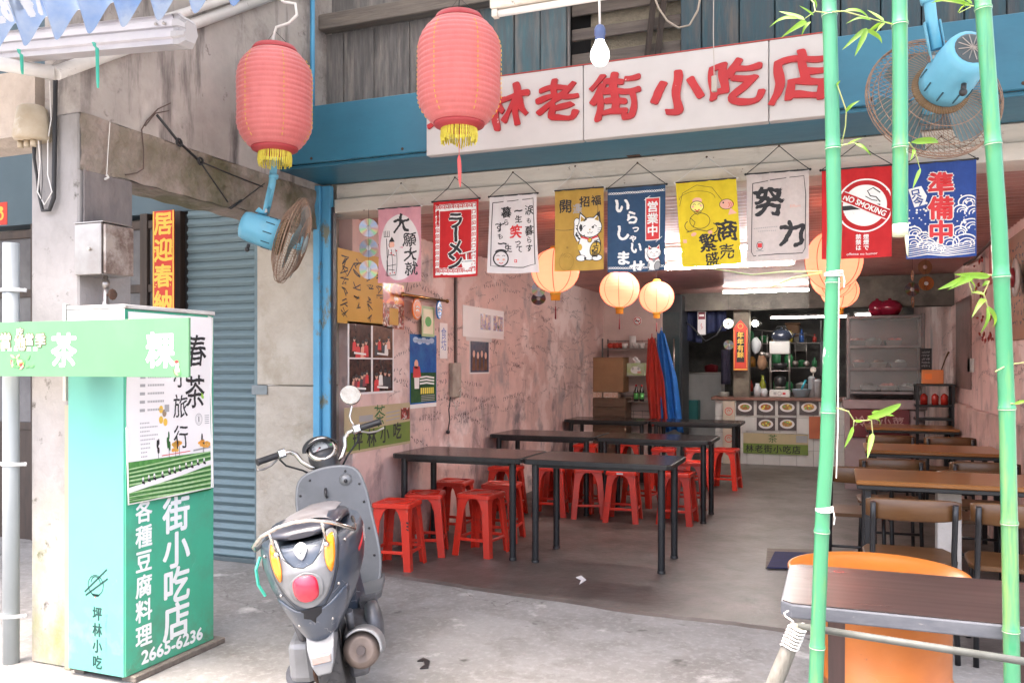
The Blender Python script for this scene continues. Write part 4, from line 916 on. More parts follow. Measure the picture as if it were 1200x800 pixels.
def d3(D, H):
    D.line(INK, [(7,12),(93,9),(95,60),(94,H-16),(70,H-11),(30,H-13),(7,H-14),(6,60),(7,12)], 1.6, L=1)
    brush(D, INK, '涙', 84, 32, 20, .02); brush(D, INK, '暮', 36, 33, 22, .03); brush(D, INK, 'ら', 36, 53, 13, .02); brush(D, INK, 'す', 22, 62, 22, .02); brush(D, INK, 'も', 24, 80, 12, .02)
    brush(D, INK, '一', 62, 32, 18, .05); brush(D, INK, '生', 62, 48, 15, .03); brush(D, REDP, '笑', 56, 72, 26, .04); brush(D, INK, 'っ', 60, 93, 15, .03); brush(D, INK, 'て', 63, 106, 15, .02)
    brush(D, INK, '暮', 84, 72, 20, .02); brush(D, INK, 'ら', 84, 90, 14, .02); brush(D, INK, 'す', 84, 106, 16, .02); brush(D, INK, '一', 28, 95, 18, .05); brush(D, INK, '生', 40, 104, 16, .03); brush(D, INK, 'も', 84, 52, 12, .02)
    D.ring(INK, 26, 124, 14, 2.6, b=15, L=2); D.ring(INK, 26, 112, 10, 3.5, b=5, a0=pi, a1=2*pi); 
    for u in (20, 31): D.line(INK, [(u-3,119),(u,117.5),(u+3,119)], 1, L=2); D.ell(SKINP, u, 126, 2.6, 2, L=2)
    D.line(REDP, [(22,132),(26,134),(30,132)], 1.4, L=2); D.rect(REDP, 52, 126, 57, 132, L=2); D.rect(WHC, 53.4, 127.2, 55.6, 130.6, L=3)
def cat(D, u, v, s, body, acc, ear, L=3, wave=True, coin=True):
    """generic beckoning lucky cat, s = overall scale"""
    q = lambda a, b: (u+a*s, v+b*s)
    def E(m, a, b, r1, r2, l, rot=0): D.ell(m, u+a*s, v+b*s, r1*s, r2*s, L=l, rot=rot)
    E(INK, 0, 38, 27.5, 35, L); E(body, 0, 38, 25.5, 33, L+1)
    E(INK, -20, 66, 12, 8, L+1.4); E(body, -20, 66, 10.4, 6.6, L+1.8); E(INK, 18, 67, 13, 8, L+1.4); E(body, 18, 67, 11.2, 6.4, L+1.8)
    if wave:
        sg_ = -1; D.line(INK, [q(24*sg_,24), q(32*sg_,8), q(31*sg_,-16)], 15*s, L=L+.4); E(INK, 31*sg_, -20, 8.6, 10, L+.4); D.line(body, [q(24*sg_,24), q(32*sg_,8), q(31*sg_,-16)], 11.5*s, L=L+1.6); E(body, 31*sg_, -20, 6.8, 8.2, L+1.6)
    for sx in (-1, 1):
        D.poly(INK, [q(sx*27,-14), q(sx*24,-44), q(sx*5,-26)], L=L+1.9); D.poly(body, [q(sx*25,-16), q(sx*22.5,-39), q(sx*7,-25)], L=L+2.2); D.poly(ear, [q(sx*22,-20), q(sx*21,-34), q(sx*11,-24)], L=L+2.6)
    E(INK, 0, -6, 30.5, 24.5, L+2.0); E(body, 0, -6, 28.5, 22.5, L+2.4)
    for sx in (-1, 1):
        D.line(INK, [q(sx*17,-7), q(sx*12,-11), q(sx*7,-7)], 1.7*s, L=L+3)
        for b in (-2, 2, 6): D.line(INK, [q(sx*19,b), q(sx*30,b-1+b*.3)], .9*s, L=L+3)
    E(ear, 0, -1, 2.2, 1.6, L+3); D.line(INK, [q(-7,5), q(-3,8), q(0,4), q(3,8), q(7,5)], 1.3*s, L=L+3)
    D.line(REDP, [q(-20,16), q(0,22), q(20,16)], 4*s, L=L+3); E(INK, 0, 24, 6, 6, L+3.3); E(acc, 0, 24, 4.8, 4.8, L+3.6)
    if coin: E(INK, 14, 46, 14, 19, L+3.2, .25); E(acc, 14, 46, 12, 17, L+3.5, .25)
    E(acc, -23, 40, 5, 8, L+2); E(INK, -14, -24, 4, 3, L+3)
def d4(D, H):
    D.ring(INK, 22, 40, 66, .9, b=38, a0=-.3, a1=2.2, L=1)
    for c, u, v, s_, k_ in (('開',22,31,27,INK),('運',47,38,20,GREYP),('招',62,25,22,INK),('福',85,24,20,INK)): brush(D, k_, c, u, v, s_, .025, .05)
    cat(D, 72, 80, .82, WHITEP, M('gold_ochre_print',(.62,.40,.05),rough=.6), MUS)
    for i, c in enumerate('千万両'): D.ch(INK, c, 86-i*1.5, 106+i*11, 10.5, bold=.03, L=9)
    D.ring(M('dark_ochre_print',(.30,.18,.03),rough=.6), 25, 140, 16, .8, b=17); D.rect(M('dark_ochre_print'), 24, 110, 28, 114)
    for i in range(5): D.line(M('dark_ochre_print'), [(12+i*4,128+i),(17+i*4,122+i*2)], 1.0)
def d5(D, H):
    for y in (9, H-7):
        for i in range(24): D.ring(WHITEP, 3+i*4.1, y, 1.9, .9, b=1.4, n=8, L=1)
    for c, u, v, s_ in (('い',26,30,28),('ら',43,52,23),('っ',49,70,14),('し',27,77,26),('ゃ',45,86,14),('い',50,103,21),('ま',28,120,25),('せ',52,136,26)): D.ch(WHITEP, c, u, v, s_*.86, bold=.05, rough=.05, L=2)
    D.rect(WHITEP, 66, 20, 91, 92, L=1); D.rect(REDP, 67.4, 21.4, 89.6, 90.6, L=2)
    D.line(WHITEP, [(64,24),(74,17)], 1, L=2); D.line(WHITEP, [(84,95),(95,87)], 1, L=2)
    for i, c in enumerate('営業中'): D.ch(WHITEP, c, 78.5, 36+i*20, 16, bold=.035, L=4)
    cat(D, 81, 116, .42, WHITEP, GREYP, REDP, L=3)
def d6(D, H):
    for r_ in (0,): D.ring(INK, 34, 30, 30, .6, b=14, a0=pi, a1=2*pi)
    D.line(INK, [(4,40),(10,18),(35,6),(60,12),(76,36)], .7, L=1)
    D.ell(SKINP, 34, 32, 8, 5, L=2); D.ring(INK, 33, 42, 11, 1.1, b=9, L=3); D.ell(M('pale_yellow_print', (.85,.78,.2), rough=.6), 33, 42, 10.4, 8.4, L=2.4); D.ell(SKINP, 26, 42, 2.4, 1.8, L=4); D.ell(SKINP, 40, 41, 2.4, 1.8, L=4)
    for u in (29, 37): D.line(INK, [(u-2.5,39),(u,37.6),(u+2.5,39)], .8, L=4)
    D.line(REDP, [(29,47),(33,50),(37,47)], 2, L=4); D.line(INK, [(27,51),(33,56),(40,51)], .8, L=4)
    D.ring(INK, 36, 66, 17, 1.0, b=13, L=2); D.ring(INK, 20, 74, 10, 1.1, b=9, a0=1.5, a1=4.2, L=2); D.ring(INK, 54, 80, 11, 1.6, b=9, a0=-1.2, a1=1.2, L=2); D.line(INK, [(12,84),(30,80),(46,84),(58,80)], 1.2, L=3); D.line(INK, [(20,60),(28,68),(24,76)], 1, L=3)
    D.ell(SKINP, 24, 88, 5, 3, L=3, rot=-.3); D.ell(SKINP, 52, 86, 4, 3, L=3)
    D.ell(SKINP, 82, 42, 11, 8, L=2, rot=.25); D.ring(INK, 82, 42, 11.5, .9, b=8.5, L=3); D.poly(SKINP, [(88,48),(98,58),(84,60)], L=2); D.ell(INK, 77, 39, 1.4, 1.4, L=4)
    for i in range(3): D.ring(REDP, 82+i*3, 43, 5, .7, a0=-1, a1=1, L=3)
    brush(D, INK, '商', 80, 86, 37, .035); brush(D, INK, '売', 78, 121, 26, .015); brush(D, INK, '繁', 48, 104, 32, .025); brush(D, INK, '盛', 52, 132, 26, .02); D.rect(SKINP, 5, 96, 11, 102)
def d7(D, H):
    D.line(INK, [(10,16),(50,11),(92,9),(95,40),(94,H-18),(90,H-11),(50,H-12),(12,H-9),(8,H-16),(9,60),(10,16)], 1.3, L=1)
    brush(D, INK, '努', 36, 48, 50, .045, .07); brush(D, INK, '力', 73, 104, 46, .05, .07)
    for i in range(13): D.rect(GREYP, 12+i*3, 92-i*.2, 13.8+i*3, 93.6-i*.2)
    for i in range(10): D.rect(GREYP, 19+i*3, 97-i*.1, 20.6+i*3, 98.4-i*.1)
    D.txt(SKINP, 'Effort', 79, 58, 17, 4.5); D.ring(INK, 22, 122, 5, .8, b=7); D.rect(REDP, 18.5, 118, 25.5, 125, L=2); D.rect(GREYP, 16, 130, 28, 131.4)
def d8(D, H):
    D.ell(WHITEP, 62, 58, 41, 41, L=1, n=44); D.ell(REDC, 62, 58, 38.5, 38.5, L=2, n=44); D.ell(WHITEP, 62, 58, 31.5, 31.5, L=3, n=44)
    D.rect(INK, 30, 57, 84, 64, L=4); D.rect(WHITEP, 72, 57.5, 79, 63.5, L=5)
    D.line(INK, [(84,54),(78,46),(70,44),(66,36),(74,32),(84,40)], 1.6, L=4); D.line(INK, [(80,52),(72,50),(63,44)], 1.2, L=4)
    c, q = cos(.47), sin(.47); f = lambda a, b: (62+a*c-b*q, 58+a*q+b*c)
    D.poly(WHITEP, [f(-36,-8.5), f(36,-8.5), f(37,8), f(-36,8)], L=6); D.poly(REDC, [f(-37,-7), f(37,-7), f(37,6.6), f(-37,6.6)], L=7)
    D.txt(WHITEP, 'NO SMOKING', 62, 58, 66, 8.2, bold=.05, rot=-.47, L=8)
    D.col(WHITEP, '煙煙で', 64, 106, 7, 8.4, bold=.03, L=2); D.col(WHITEP, '禁禁は', 53, 106, 7, 8.4, bold=.03, L=2)
    D.txt(WHITEP, 'offense no humor', 58, 132, 44, 3.6, L=2)
def d9(D, H):
    PW = WHITEP
    for c, v in (('準',36),('備',74),('中',112)): D.ch(PW, c, 50, v, 32, bold=.10, L=6); D.ch(REDP, c, 50, v, 32, bold=.045, L=9)
    D.poly(PW, [(3,40),(22,36),(30,52),(27,66),(12,70)], L=3); D.ch(ROYAL, '只', 14, 48, 13, bold=.03, L=5, rot=.2); D.ch(ROYAL, '今', 18, 61, 13, bold=.03, L=5, rot=.2)
    # breaking waves
    for k_, (a, b, r_) in enumerate(((10,110,12),(24,118,10),(8,126,15),(30,132,13),(88,66,13),(96,82,12),(78,78,10),(92,104,14),(76,112,11),(60,128,16),(84,130,17),(44,138,12))):
        D.ring(PW, a, b, r_, 2.0, b=r_*.8, a0=pi*.9, a1=pi*2.0, L=2, n=12); D.ring(PW, a+2, b+2, r_*.66, 1.6, b=r_*.55, a0=pi*.9, a1=pi*2.1, L=2, n=10); D.ring(PW, a+3, b+3, r_*.35, 1.4, a0=pi, a1=pi*2.3, L=2, n=8)
    for i in range(7): D.line(PW, [(2,H-22+i*3.2),(30,H-27+i*3.4),(60,H-18+i*2.4),(98,H-26+i*3.4)], 1.3 if i%2 else 2.2, L=2.5, taper=.5)
    for i in range(34): D.ell(PW, random.choice([random.uniform(4,32), random.uniform(70,97)]), random.uniform(54,112), random.uniform(.8,2.2), L=3, n=8)
banner('pink cloth banner with black brush characters 大願 and a small staff-bearing figure', 443, 493, 243.5, PINKC, d1, (470,215), ph=.5, wire=WIREW)
banner('red cloth banner reading ラーメン with a white key-pattern border and noodle bowl', 507.5, 561, 235, REDC, d2, (533,208), ph=2.2)
banner('white cloth banner with black brush writing, red 笑 and a smiling mask face', 574, 629, 229, WHC, d3, (601,202), ph=4, curl=1, hgt=.46)
banner('mustard cloth banner with a white beckoning cat holding a gold coin', 650, 707.5, 222, MUS, d4, (674,195), ph=1.1, wire=WIREW)
banner('navy cloth banner reading いらっしゃいませ with a red 営業中 tag', 712, 780, 219, NAVY, d5, (747,191), ph=3.3, hgt=.476)
banner('bright yellow cloth banner with a laughing fisherman and the characters 商売繁盛', 792, 862.5, 212, YEL, d6, (828,184), ph=5.2, curl=-1, wire=WIREW, hgt=.462, skew=1)
banner('grey linen cloth banner with the bold black characters 努力', 875, 948, 202, LINEN, d7, (913,171), ph=2.7)
banner('red cloth banner with a NO SMOKING ring sign, partly behind a bamboo pole', 963, 1045, 197, REDC, d8, (1005,168), ph=.9, hgt=.462)
banner('royal blue cloth banner reading 準備中 with white breaking waves', 1062, 1144, 190, ROYAL, d9, (1103,160), ph=1.9, hgt=.475)
# ================================================================== SCOOTER (local: x right, y forward, z up; rear contact at origin)
def scooter():
    loc = Vector((-1.825, 2.87, 0))
    t = thing('scooter', 'worn dark grey and silver motor scooter parked leaning on its stand before the shop', 'motor scooter', (0,0,0))
    WL[t.name] = Vector((0,0,0))
    BODY = M('dark_scooter_paint', (.045,.060,.088), (.030,.042,.062), 4, .32, coat=.7, c3=(.06,.065,.07), sc3=5, t3=(.60,.72)); mixin(BODY, (.2,.2,.21), linemask(9, .006, 2, 5, .5, .6, 3)); mixin(BODY, (.07,.07,.07), noisemask(3, .50, .72, w=4)); mixin(BODY, (.16,.16,.16), noisemask(60, .64, .7, w=6))
    SIL = M('silver_plastic', (.215,.22,.23), (.16,.165,.17), 7, .42, metal=.3, c3=(.10,.10,.095), sc3=4, t3=(.58,.72)); SHLD = M('dusty_grey_plastic', (.105,.11,.12), (.075,.08,.085), 4, .5, c3=(.15,.15,.155), sc3=3, t3=(.55,.7))
    TYRE = M('tyre_rubber', (.03,.03,.032), (.055,.052,.05), 14, .8, bump=.3); ALLOY = M('alloy', (.18,.18,.18), (.11,.1,.095), 12, .45, metal=.8); ENG = M('engine_metal', (.13,.135,.15), (.07,.065,.065), 9, .5, metal=.6, c3=(.18,.11,.08), sc3=6, t3=(.6,.7))
    ORGL = M('amber_lens', (.85,.28,.01), (.75,.2,.01), 18, .18, coat=.5); REDL = M('red_lens', (.55,.02,.05), (.45,.015,.04), 14, .2, coat=.6)
    SEATM = M('seat_vinyl', (.022,.024,.035), (.035,.035,.045), 8, .3, coat=.3); SEATT = M('worn_seat_top', (.26,.26,.275), (.12,.10,.10), 4, .33)  # dark glossy vinyl; the highlight along its top is painted as paler grey
    BRN = M('brown_seat_side', (.10,.05,.04), (.07,.04,.035), 6, .4)
    # wheels
    XR = Matrix.Rotation(pi/2, 4, 'Y')
    def wheel(y, nm):
        Rw = .215; g = MB(); g.lathe([(.135,-.035),(.17,-.048),(.195,-.045),(.211,-.028),(.215,0),(.211,.028),(.195,.045),(.17,.048),(.135,.035)], 40, c=(0,y,Rw), m=XR)
        wobj = g.build(nm, TYRE, t)
        g = MB()
        for i in range(36):
            a_ = 2*pi*i/36
            for s_ in (-1, 1): g.tube([(s_*.003, y+.2165*cos(a_), Rw+.2165*sin(a_)), (s_*.04, y+.205*cos(a_+.12), Rw+.205*sin(a_+.12))], .003, 4, flat=.8)
        g.build('tread', TYRE, wobj, kind='stuff')
        g = MB(); g.lathe([(.02,-.05),(.035,-.045),(.035,-.02),(.12,-.022),(.14,-.034),(.14,.034),(.12,.022),(.035,.02),(.035,.045),(.02,.05)], 24, c=(0,y,Rw), m=XR); g.build('rim', ALLOY, wobj)
    wheel(0, 'rear_wheel'); wheel(1.13, 'front_wheel')
    # tail fairing
    RG = [(.315,.055,-.25,.10),(.345,.078,-.268,.14),(.40,.115,-.29,.24),(.46,.150,-.305,.36),(.53,.182,-.312,.44),(.60,.198,-.31,.48),(.66,.202,-.29,.50),(.705,.188,-.255,.50),(.73,.158,-.22,.49)]
    def ring_at(z):
        for i in range(len(RG)-1):
            a, b = RG[i], RG[i+1]
            if z <= b[0] or i == len(RG)-2:
                f = (z-a[0])/(b[0]-a[0]); f = min(max(f,0),1); return [a[k]+(b[k]-a[k])*f for k in range(1,4)]
    EX = 2.25
    def ringpts(z, n=36, off=0):
        w_, yb, yf = ring_at(z); yc, Lh = (yb+yf)/2, (yf-yb)/2; o = []
        for k in range(n):
            a_ = 2*pi*k/n; c, s = cos(a_), sin(a_)
            x = (w_+off)*math.copysign(abs(c)**(2/EX), c); y = yc+(Lh+off)*math.copysign(abs(s)**(2/EX), s)
            # pull the front in towards the saddle nose
            o.append((x*(1-.25*max(0, s)), y, z+.05))
        return o
    zs = [.315+.0124*i for i in range(31)]
    MB().loft([ringpts(z) for z in zs]).build('tail_fairing', BODY, t)
    def surf(x, z, off=0):
        w_, yb, yf = ring_at(z); yc, Lh = (yb+yf)/2, (yf-yb)/2; r_ = min(abs(x)/(w_+off), .999)
        return Vector((x, yc-(Lh+off)*(1-r_**EX)**(1/EX), z+.05))
    def patch(nm, mat, pts, off, parent=None, dome=0, seg=.012):
        D = Draw((0,0,0), (1,0,0), (0,0,-1), k=1, step=1, seg=seg)
        cx = sum(p[0] for p in pts)/len(pts); cz = sum(p[1] for p in pts)/len(pts); mx = max(math.hypot(p[0]-cx,p[1]-cz) for p in pts)
        D.deform = lambda x, y, z: surf(x, y, off+dome*max(0, 1-(math.hypot(x-cx,y-cz)/mx)**2))
        D.poly(mat, pts, L=0); o = D.build(nm, parent or t)
        md = o.modifiers.new('th', 'SOLIDIFY'); md.thickness = .006; md.offset = 0
        for p_ in o.data.polygons: p_.use_smooth = True
        return o
    def smooth(pts, n=5):
        o = []; m = len(pts)
        for i in range(m):
            p0, p1, p2, p3 = [Vector(pts[(i+k) % m]) for k in (-1,0,1,2)]
            for j in range(n):
                u = j/n; q = .5*((2*p1)+(-p0+p2)*u+(2*p0-5*p1+4*p2-p3)*u*u+(-p0+3*p1-3*p2+p3)*u**3); o.append((q.x, q.y))
        return o
    vp = [(a_*.80, b_) for a_, b_ in [(-.155,.700),(-.150,.64),(-.120,.56),(-.078,.50),(-.03,.472),(0,.468),(.03,.472),(.078,.50),(.120,.56),(.150,.64),(.155,.700),(.115,.712),(.085,.66),(.05,.625),(0,.612),(-.05,.625),(-.085,.66),(-.115,.712)]]
    patch('silver_panel', SIL, smooth(vp, 3), .004)
    for s_ in (-1, 1): patch('turn_signal', ORGL, smooth([(s_*.116,.695),(s_*.113,.63),(s_*.092,.575),(s_*.080,.62),(s_*.087,.68),(s_*.102,.70)], 4), .009, dome=.006)
    patch('lamp_surround', SIL, smooth([(-.055,.57),(-.052,.51),(0,.488),(.052,.51),(.055,.57),(0,.598)], 4), .012)
    patch('tail_light', REDL, smooth([(-.038,.575),(-.043,.545),(-.034,.508),(0,.496),(.034,.508),(.043,.545),(.038,.575),(.018,.588),(-.018,.588)], 4), .022, dome=.022)
    
    patch('fuel_cap', M('white_cap', (.42,.43,.44), rough=.35), smooth([(0,.640),(.020,.664),(.023,.684),(0,.698),(-.023,.684),(-.020,.664)], 4), .008, dome=.005)
    patch('lock_cover', M('cap_mark', (.22,.23,.24), rough=.4, metal=.5), smooth([(0,.662),(.006,.672),(0,.686),(-.006,.672)], 3), .016)
    patch('broken_hole', M('hole_dark', (.012,.012,.014), rough=.9), [(-.040,.458),(-.030,.452),(-.034,.430),(-.012,.424),(.004,.405),(.010,.426),(.032,.440),(.036,.462),(0,.466)], .003)
    patch('lower_panel', BODY, smooth([(-.13,.50),(-.105,.41),(-.06,.345),(0,.333),(.06,.345),(.105,.41),(.13,.50),(.06,.462),(0,.45),(-.06,.462)], 3), .0015)
    SEAM = M('panel_seam', (.008,.009,.011), rough=.8)
    def seam(pts, off=.0035, w_=.0032):
        D = Draw((0,0,0), (1,0,0), (0,0,-1), k=1, step=1, seg=.02); D.deform = lambda x, y, z: surf(x, y, off)
        D.line(SEAM, pts, w_, L=0); D.build('panel_seam', t)
    seam([(-.125,.715),(-.13,.66),(-.115,.58),(-.085,.51),(-.05,.465),(0,.455),(.05,.465),(.085,.51),(.115,.58),(.13,.66),(.125,.715)])
    seam([(-.085,.71),(-.07,.655),(-.035,.622),(0,.612),(.035,.622),(.07,.655),(.085,.71)], .0075)
    seam([(0,.45),(.006,.42),(-.004,.39),(.004,.365)], .003, .002)
    for x_, z_ in ((-.105,.52),(.105,.52),(-.06,.40),(.06,.40),(-.15,.66),(.15,.66)): q_ = surf(x_, z_, .003); MB().ball(q_, .006, 8, 5).build('screw', STEEL, t)
    # scratches
    D = Draw((0,0,0), (1,0,0), (0,0,-1), k=1, step=1, seg=.02); D.deform = lambda x, y, z: surf(x, y, .0028)
    rs_ = random.Random(9)
    for _ in range(38):
        x_, z_ = rs_.uniform(-.15,.15), rs_.uniform(.38,.68); l_ = rs_.uniform(.008,.04); a_ = rs_.uniform(0,pi); D.line(SIL, [(x_,z_),(x_+l_*cos(a_)*.5,z_+l_*sin(a_)*.45),(x_+l_*cos(a_),z_+l_*sin(a_))], rs_.uniform(.0008,.002), L=0)
    D.build('scratches', t)
    # flank lettering strokes (worn decal)
    for s_ in (1, -1):
        D = Draw((0,0,0), (0,1,0), (0,0,1), k=1, step=1, seg=.02)
        def fl(x, y, z, s_=s_):
            w_, yb, yf = ring_at(y); yc, Lh = (yb+yf)/2, (yf-yb)/2; r_ = min(abs((x-yc)/Lh), .99); q = (w_+.002)*(1-r_**EX)**(1/EX)*(1-.25*max(0,(x-yc)/Lh))
            return Vector((s_*q, x, y+.05))
        D.deform = fl; WP, RP = WHITEP, REDP
        D.poly(RP, [(-.10,.60),(.02,.64),(.03,.625),(-.09,.585)], L=0); D.poly(WP, [(.02,.60),(.045,.655),(.06,.655),(.035,.60)], L=0); D.poly(WP, [(.06,.60),(.085,.655),(.10,.655),(.075,.60)], L=0); D.poly(RP, [(.10,.61),(.22,.655),(.23,.64),(.11,.59)], L=0)
        D.poly(WP, [(.20,.585),(.30,.62),(.31,.60),(.24,.575)], L=0); D.poly(WP, [(.26,.60),(.34,.63),(.34,.61),(.30,.59)], L=0); D.build('decal', t)
    # rear fender with plate holder
    g = MB(); g.loft([[(-.052,-.235,.40),(.052,-.235,.40),(.055,-.10,.42),(-.055,-.10,.42)],[(-.048,-.29,.355),(.048,-.29,.355),(.052,-.16,.35),(-.052,-.16,.35)],[(-.04,-.31,.305),(.04,-.31,.305),(.04,-.27,.295),(-.04,-.27,.295)],[(-.026,-.312,.268),(.026,-.312,.268),(.022,-.285,.268),(-.022,-.285,.268)]], smooth=False)
    fo = g.build('rear_fender', SIL, t, bevel=.006)
    MB().rbox((-.034,-.314,.310), (.034,-.302,.340), .003).build('reflector', M('dirty_reflector', (.24,.23,.22), (.3,.2,.17), 30, .4), t)
    for k_ in range(3): MB().tube([(-.03+.03*k_,-.2,.36),(-.05+.05*k_,-.12,.30),(-.02+.03*k_,-.02,.33),(.0,.1,.36)], .004, 5).build('cable', CABLE, t)
    # seat
    def srow(y, w_, zt, zb): return [(w_*math.copysign(abs(cos(a))**.75, cos(a)), y, (zt+zb)/2+(zt-zb)/2*math.copysign(abs(sin(a))**.8, sin(a))) for a in [2*pi*k/20 for k in range(20)]]
    MB().loft([srow(-.225,.05,.775,.755), srow(-.20,.105,.792,.75), srow(-.12,.135,.802,.748), srow(.02,.145,.802,.745), srow(.14,.145,.790,.735), srow(.26,.14,.765,.70), srow(.40,.125,.76,.69), srow(.49,.10,.75,.68), srow(.53,.05,.73,.68)]).build('seat', SEATM, t)
    def stop(a, b):
        y = -.14+.60*b; w_ = .112-.02*b; x = (2*a-1)*w_; z = (.8035 if y < .1 else .8035-(y-.1)*.085) - .018*(abs(2*a-1))**3+.004
        return (x, y, z)
    MB().grid(stop, 10, 16).build('seat_top', SEATT, t)
    # grab rail with posts
    rail = [(-.165,.08,.725),(-.180,-.03,.712),(-.186,-.15,.715),(-.172,-.24,.745),(-.125,-.295,.785),(-.06,-.315,.808),(0,-.32,.814),(.06,-.315,.808),(.125,-.295,.785),(.172,-.24,.745),(.186,-.15,.715),(.180,-.03,.712),(.165,.08,.725)]
    rail = [(a_, b_, c_+.018) for a_, b_, c_ in rail]
    MB().tube(rail, .0075, 10).build('grab_rail', CHROME, t)
    for x, y, x2, y2 in ((-.095,-.305,-.09,-.265),(.095,-.305,.09,-.265)):
        MB().tube([(x,y,.812),(x2,y2,.73)], .006, 8).ball((x2,y2-.006,.722), .012, 8, 6).build('rail_post', CHROME, t)
    # under body: floorboard, knee box, shield
    MB().loft([[(-.11,.42,.27),(.11,.42,.27),(.13,.42,.30),(-.13,.42,.30)],[(-.17,.60,.26),(.17,.60,.26),(.185,.60,.295),(-.185,.60,.295)],[(-.185,.86,.27),(.185,.86,.27),(.19,.86,.31),(-.19,.86,.31)]], smooth=False).build('floorboard', SHLD, t, bevel=.008)
    MB().loft([[(x*.9, .30, z) for x, z in ((-.10,.30),(.10,.30),(.11,.66),(-.11,.66))],[(x, .50, z) for x, z in ((-.12,.28),(.12,.28),(.10,.64),(-.10,.64))]], smooth=False).build('under_seat_cover', BODY, t, bevel=.02)
    sh = smooth([(-.12,.27),(-.165,.40),(-.17,.62),(-.165,.76),(-.125,.85),(0,.875),(.125,.85),(.165,.76),(.175,.62),(.18,.40),(.13,.27),(0,.26)], 4)
    sy = lambda p: .80+.16*((p[1]-.27)/.65)-.035
    MB().prism(sh, lambda p: (p[0], sy(p), p[1]), lambda p: (p[0]*1.02, sy(p)+.03, p[1])).build('leg_shield', SHLD, t)
    MB().tube([(p[0]*1.01, sy(p)+.012, p[1]) for p in sh+[sh[0]]], .011, 8, cap=False).build('shield_trim', SIL, t)
    for x, z in ((-.148,.77),(-.153,.70),(-.155,.58),(-.15,.45),(.148,.77),(.155,.68),(.158,.55),(.16,.42),(.09,.845),(-.09,.835)):
        MB().ball((x, sy((x,z))-.001, z), .0065, 8, 5).build('screw', BLK, t)
    MB().loft([[(x,.80,z) for x, z in ((-.07,.30),(.07,.30),(.06,.55),(-.06,.55))],[(x,.90,z) for x, z in ((-.11,.28),(.11,.28),(.10,.72),(-.10,.72))]], smooth=False).build('knee_box', SHLD, t, bevel=.02)
    MB().lathe([(.001,.016),(.018,.014),(.030,.004),(.034,-.004)], 16, c=(.085,sy((.085,.80))-.0,.80), m=Matrix.Rotation(pi/2,4,'X')).build('key_switch', SIL, t)
    MB().ball((.085,sy((.085,.80))-.02,.80), (.010,.012,.010), 8, 5).build('keyhole', BLK, t)
    MB().tube([(-.02,.885,.78),(-.02,.86,.77),(-.02,.852,.75),(-.02,.87,.74)], .007, 6).build('bag_hook', BLK, t)
    # front fender, fork, front apron
    g = MB()
    def ff(a, b): an = -.35+2.5*b; x = (2*a-1)*.07; r_ = .245+.012*(1-(2*a-1)**2); return (x, 1.13+r_*cos(an), .215+r_*sin(an))
    g.grid(ff, 8, 20); g.build('front_fender', BODY, t)
    MB().loft([[(x*.6, 1.0, z) for x, z in ((-.12,.38),(.12,.38),(.14,.8),(-.14,.8))],[(x*.3, 1.09, z) for x, z in ((-.12,.42),(.12,.42),(.14,.76),(-.14,.76))]], smooth=False).build('front_apron', BODY, t, bevel=.03)
    for s_ in (-1,1): MB().tube([(s_*.075,1.02,.5),(s_*.08,1.13,.215)], .018, 8).build('fork_leg', ENG, t)
    # headset, turned to the left
    hs = thing('steering', None, None, (0,.985,.90)) if False else None
    A = Matrix.Translation((0,.985,.850)) @ Matrix.Rotation(R(16), 4, 'Z') @ Matrix.Rotation(R(-6), 4, 'Y') @ Matrix.Rotation(R(-14), 4, 'X')
    def H(): g = MB(); g.m = A; return g
    H().loft([[(.062*cos(a),.062*sin(a)*.9,-.06) for a in [2*pi*k/20 for k in range(20)]],[(.068*cos(a),.066*sin(a),.02) for a in [2*pi*k/20 for k in range(20)]],[(.078*cos(a),.072*sin(a),.085) for a in [2*pi*k/20 for k in range(20)]],[(.072*cos(a),.07*sin(a),.11) for a in [2*pi*k/20 for k in range(20)]]]).build('headset', BLK, t)
    Gm = Matrix.Translation((0,-.028,.118)) @ Matrix.Rotation(R(64), 4, 'X')
    def G2(): g = MB(); g.m = A @ Gm; return g
    G2().lathe([(.054,-.02),(.074,-.015),(.078,.0),(.072,.012),(.062,.016),(.058,.008)], 28).build('gauge_bezel', CHROME, t)
    G2().lathe([(.0001,.009),(.058,.009)], 28).build('gauge_face', M('gauge_face', (.16,.17,.18), rough=.3), t)
    G2().lathe([(.0001,.011),(.040,.011)], 24, c=(-.008,.004,0)).build('dial', M('dial_white', (.66,.68,.68), rough=.4), t)
    D = Draw((0,0,0), (1,0,0), (0,-1,0), k=1, N=(0,0,1), step=1); D.deform = lambda x, y, z: A @ Gm @ Vector((x, -y, .0125)); D.seg = .2
    for i in range(11): a_ = .6+5*i/10; D.line(INK, [(-.008+.030*cos(a_),-.004+.030*sin(a_)),(-.008+.037*cos(a_),-.004+.037*sin(a_))], .002, L=0)
    D.line(REDP, [(-.008,-.004),(-.030,.012)], .002, L=0); D.ell(INK, -.008, -.004, .006, L=0); D.ell(REDP, .046, .02, .006, L=0, n=10); D.ell(M('leaf_print'), .05, -.002, .005, L=0, n=10); D.build('dial_marks', t)
    g = H()
    def vis(a, b): an = pi*(.02+.96*a); r_ = .088*(1+.0*b); return (r_*cos(an)*1.0, -.055+.115*b+.03*sin(an)*0, .118+.045*sin(an)*1.5*(1-.35*(1-b))+.02*b)
    vo = g; vo.grid(vis, 18, 6); v_ = vo.build('visor', BLK, t); md = v_.modifiers.new('th','SOLIDIFY'); md.thickness = .004
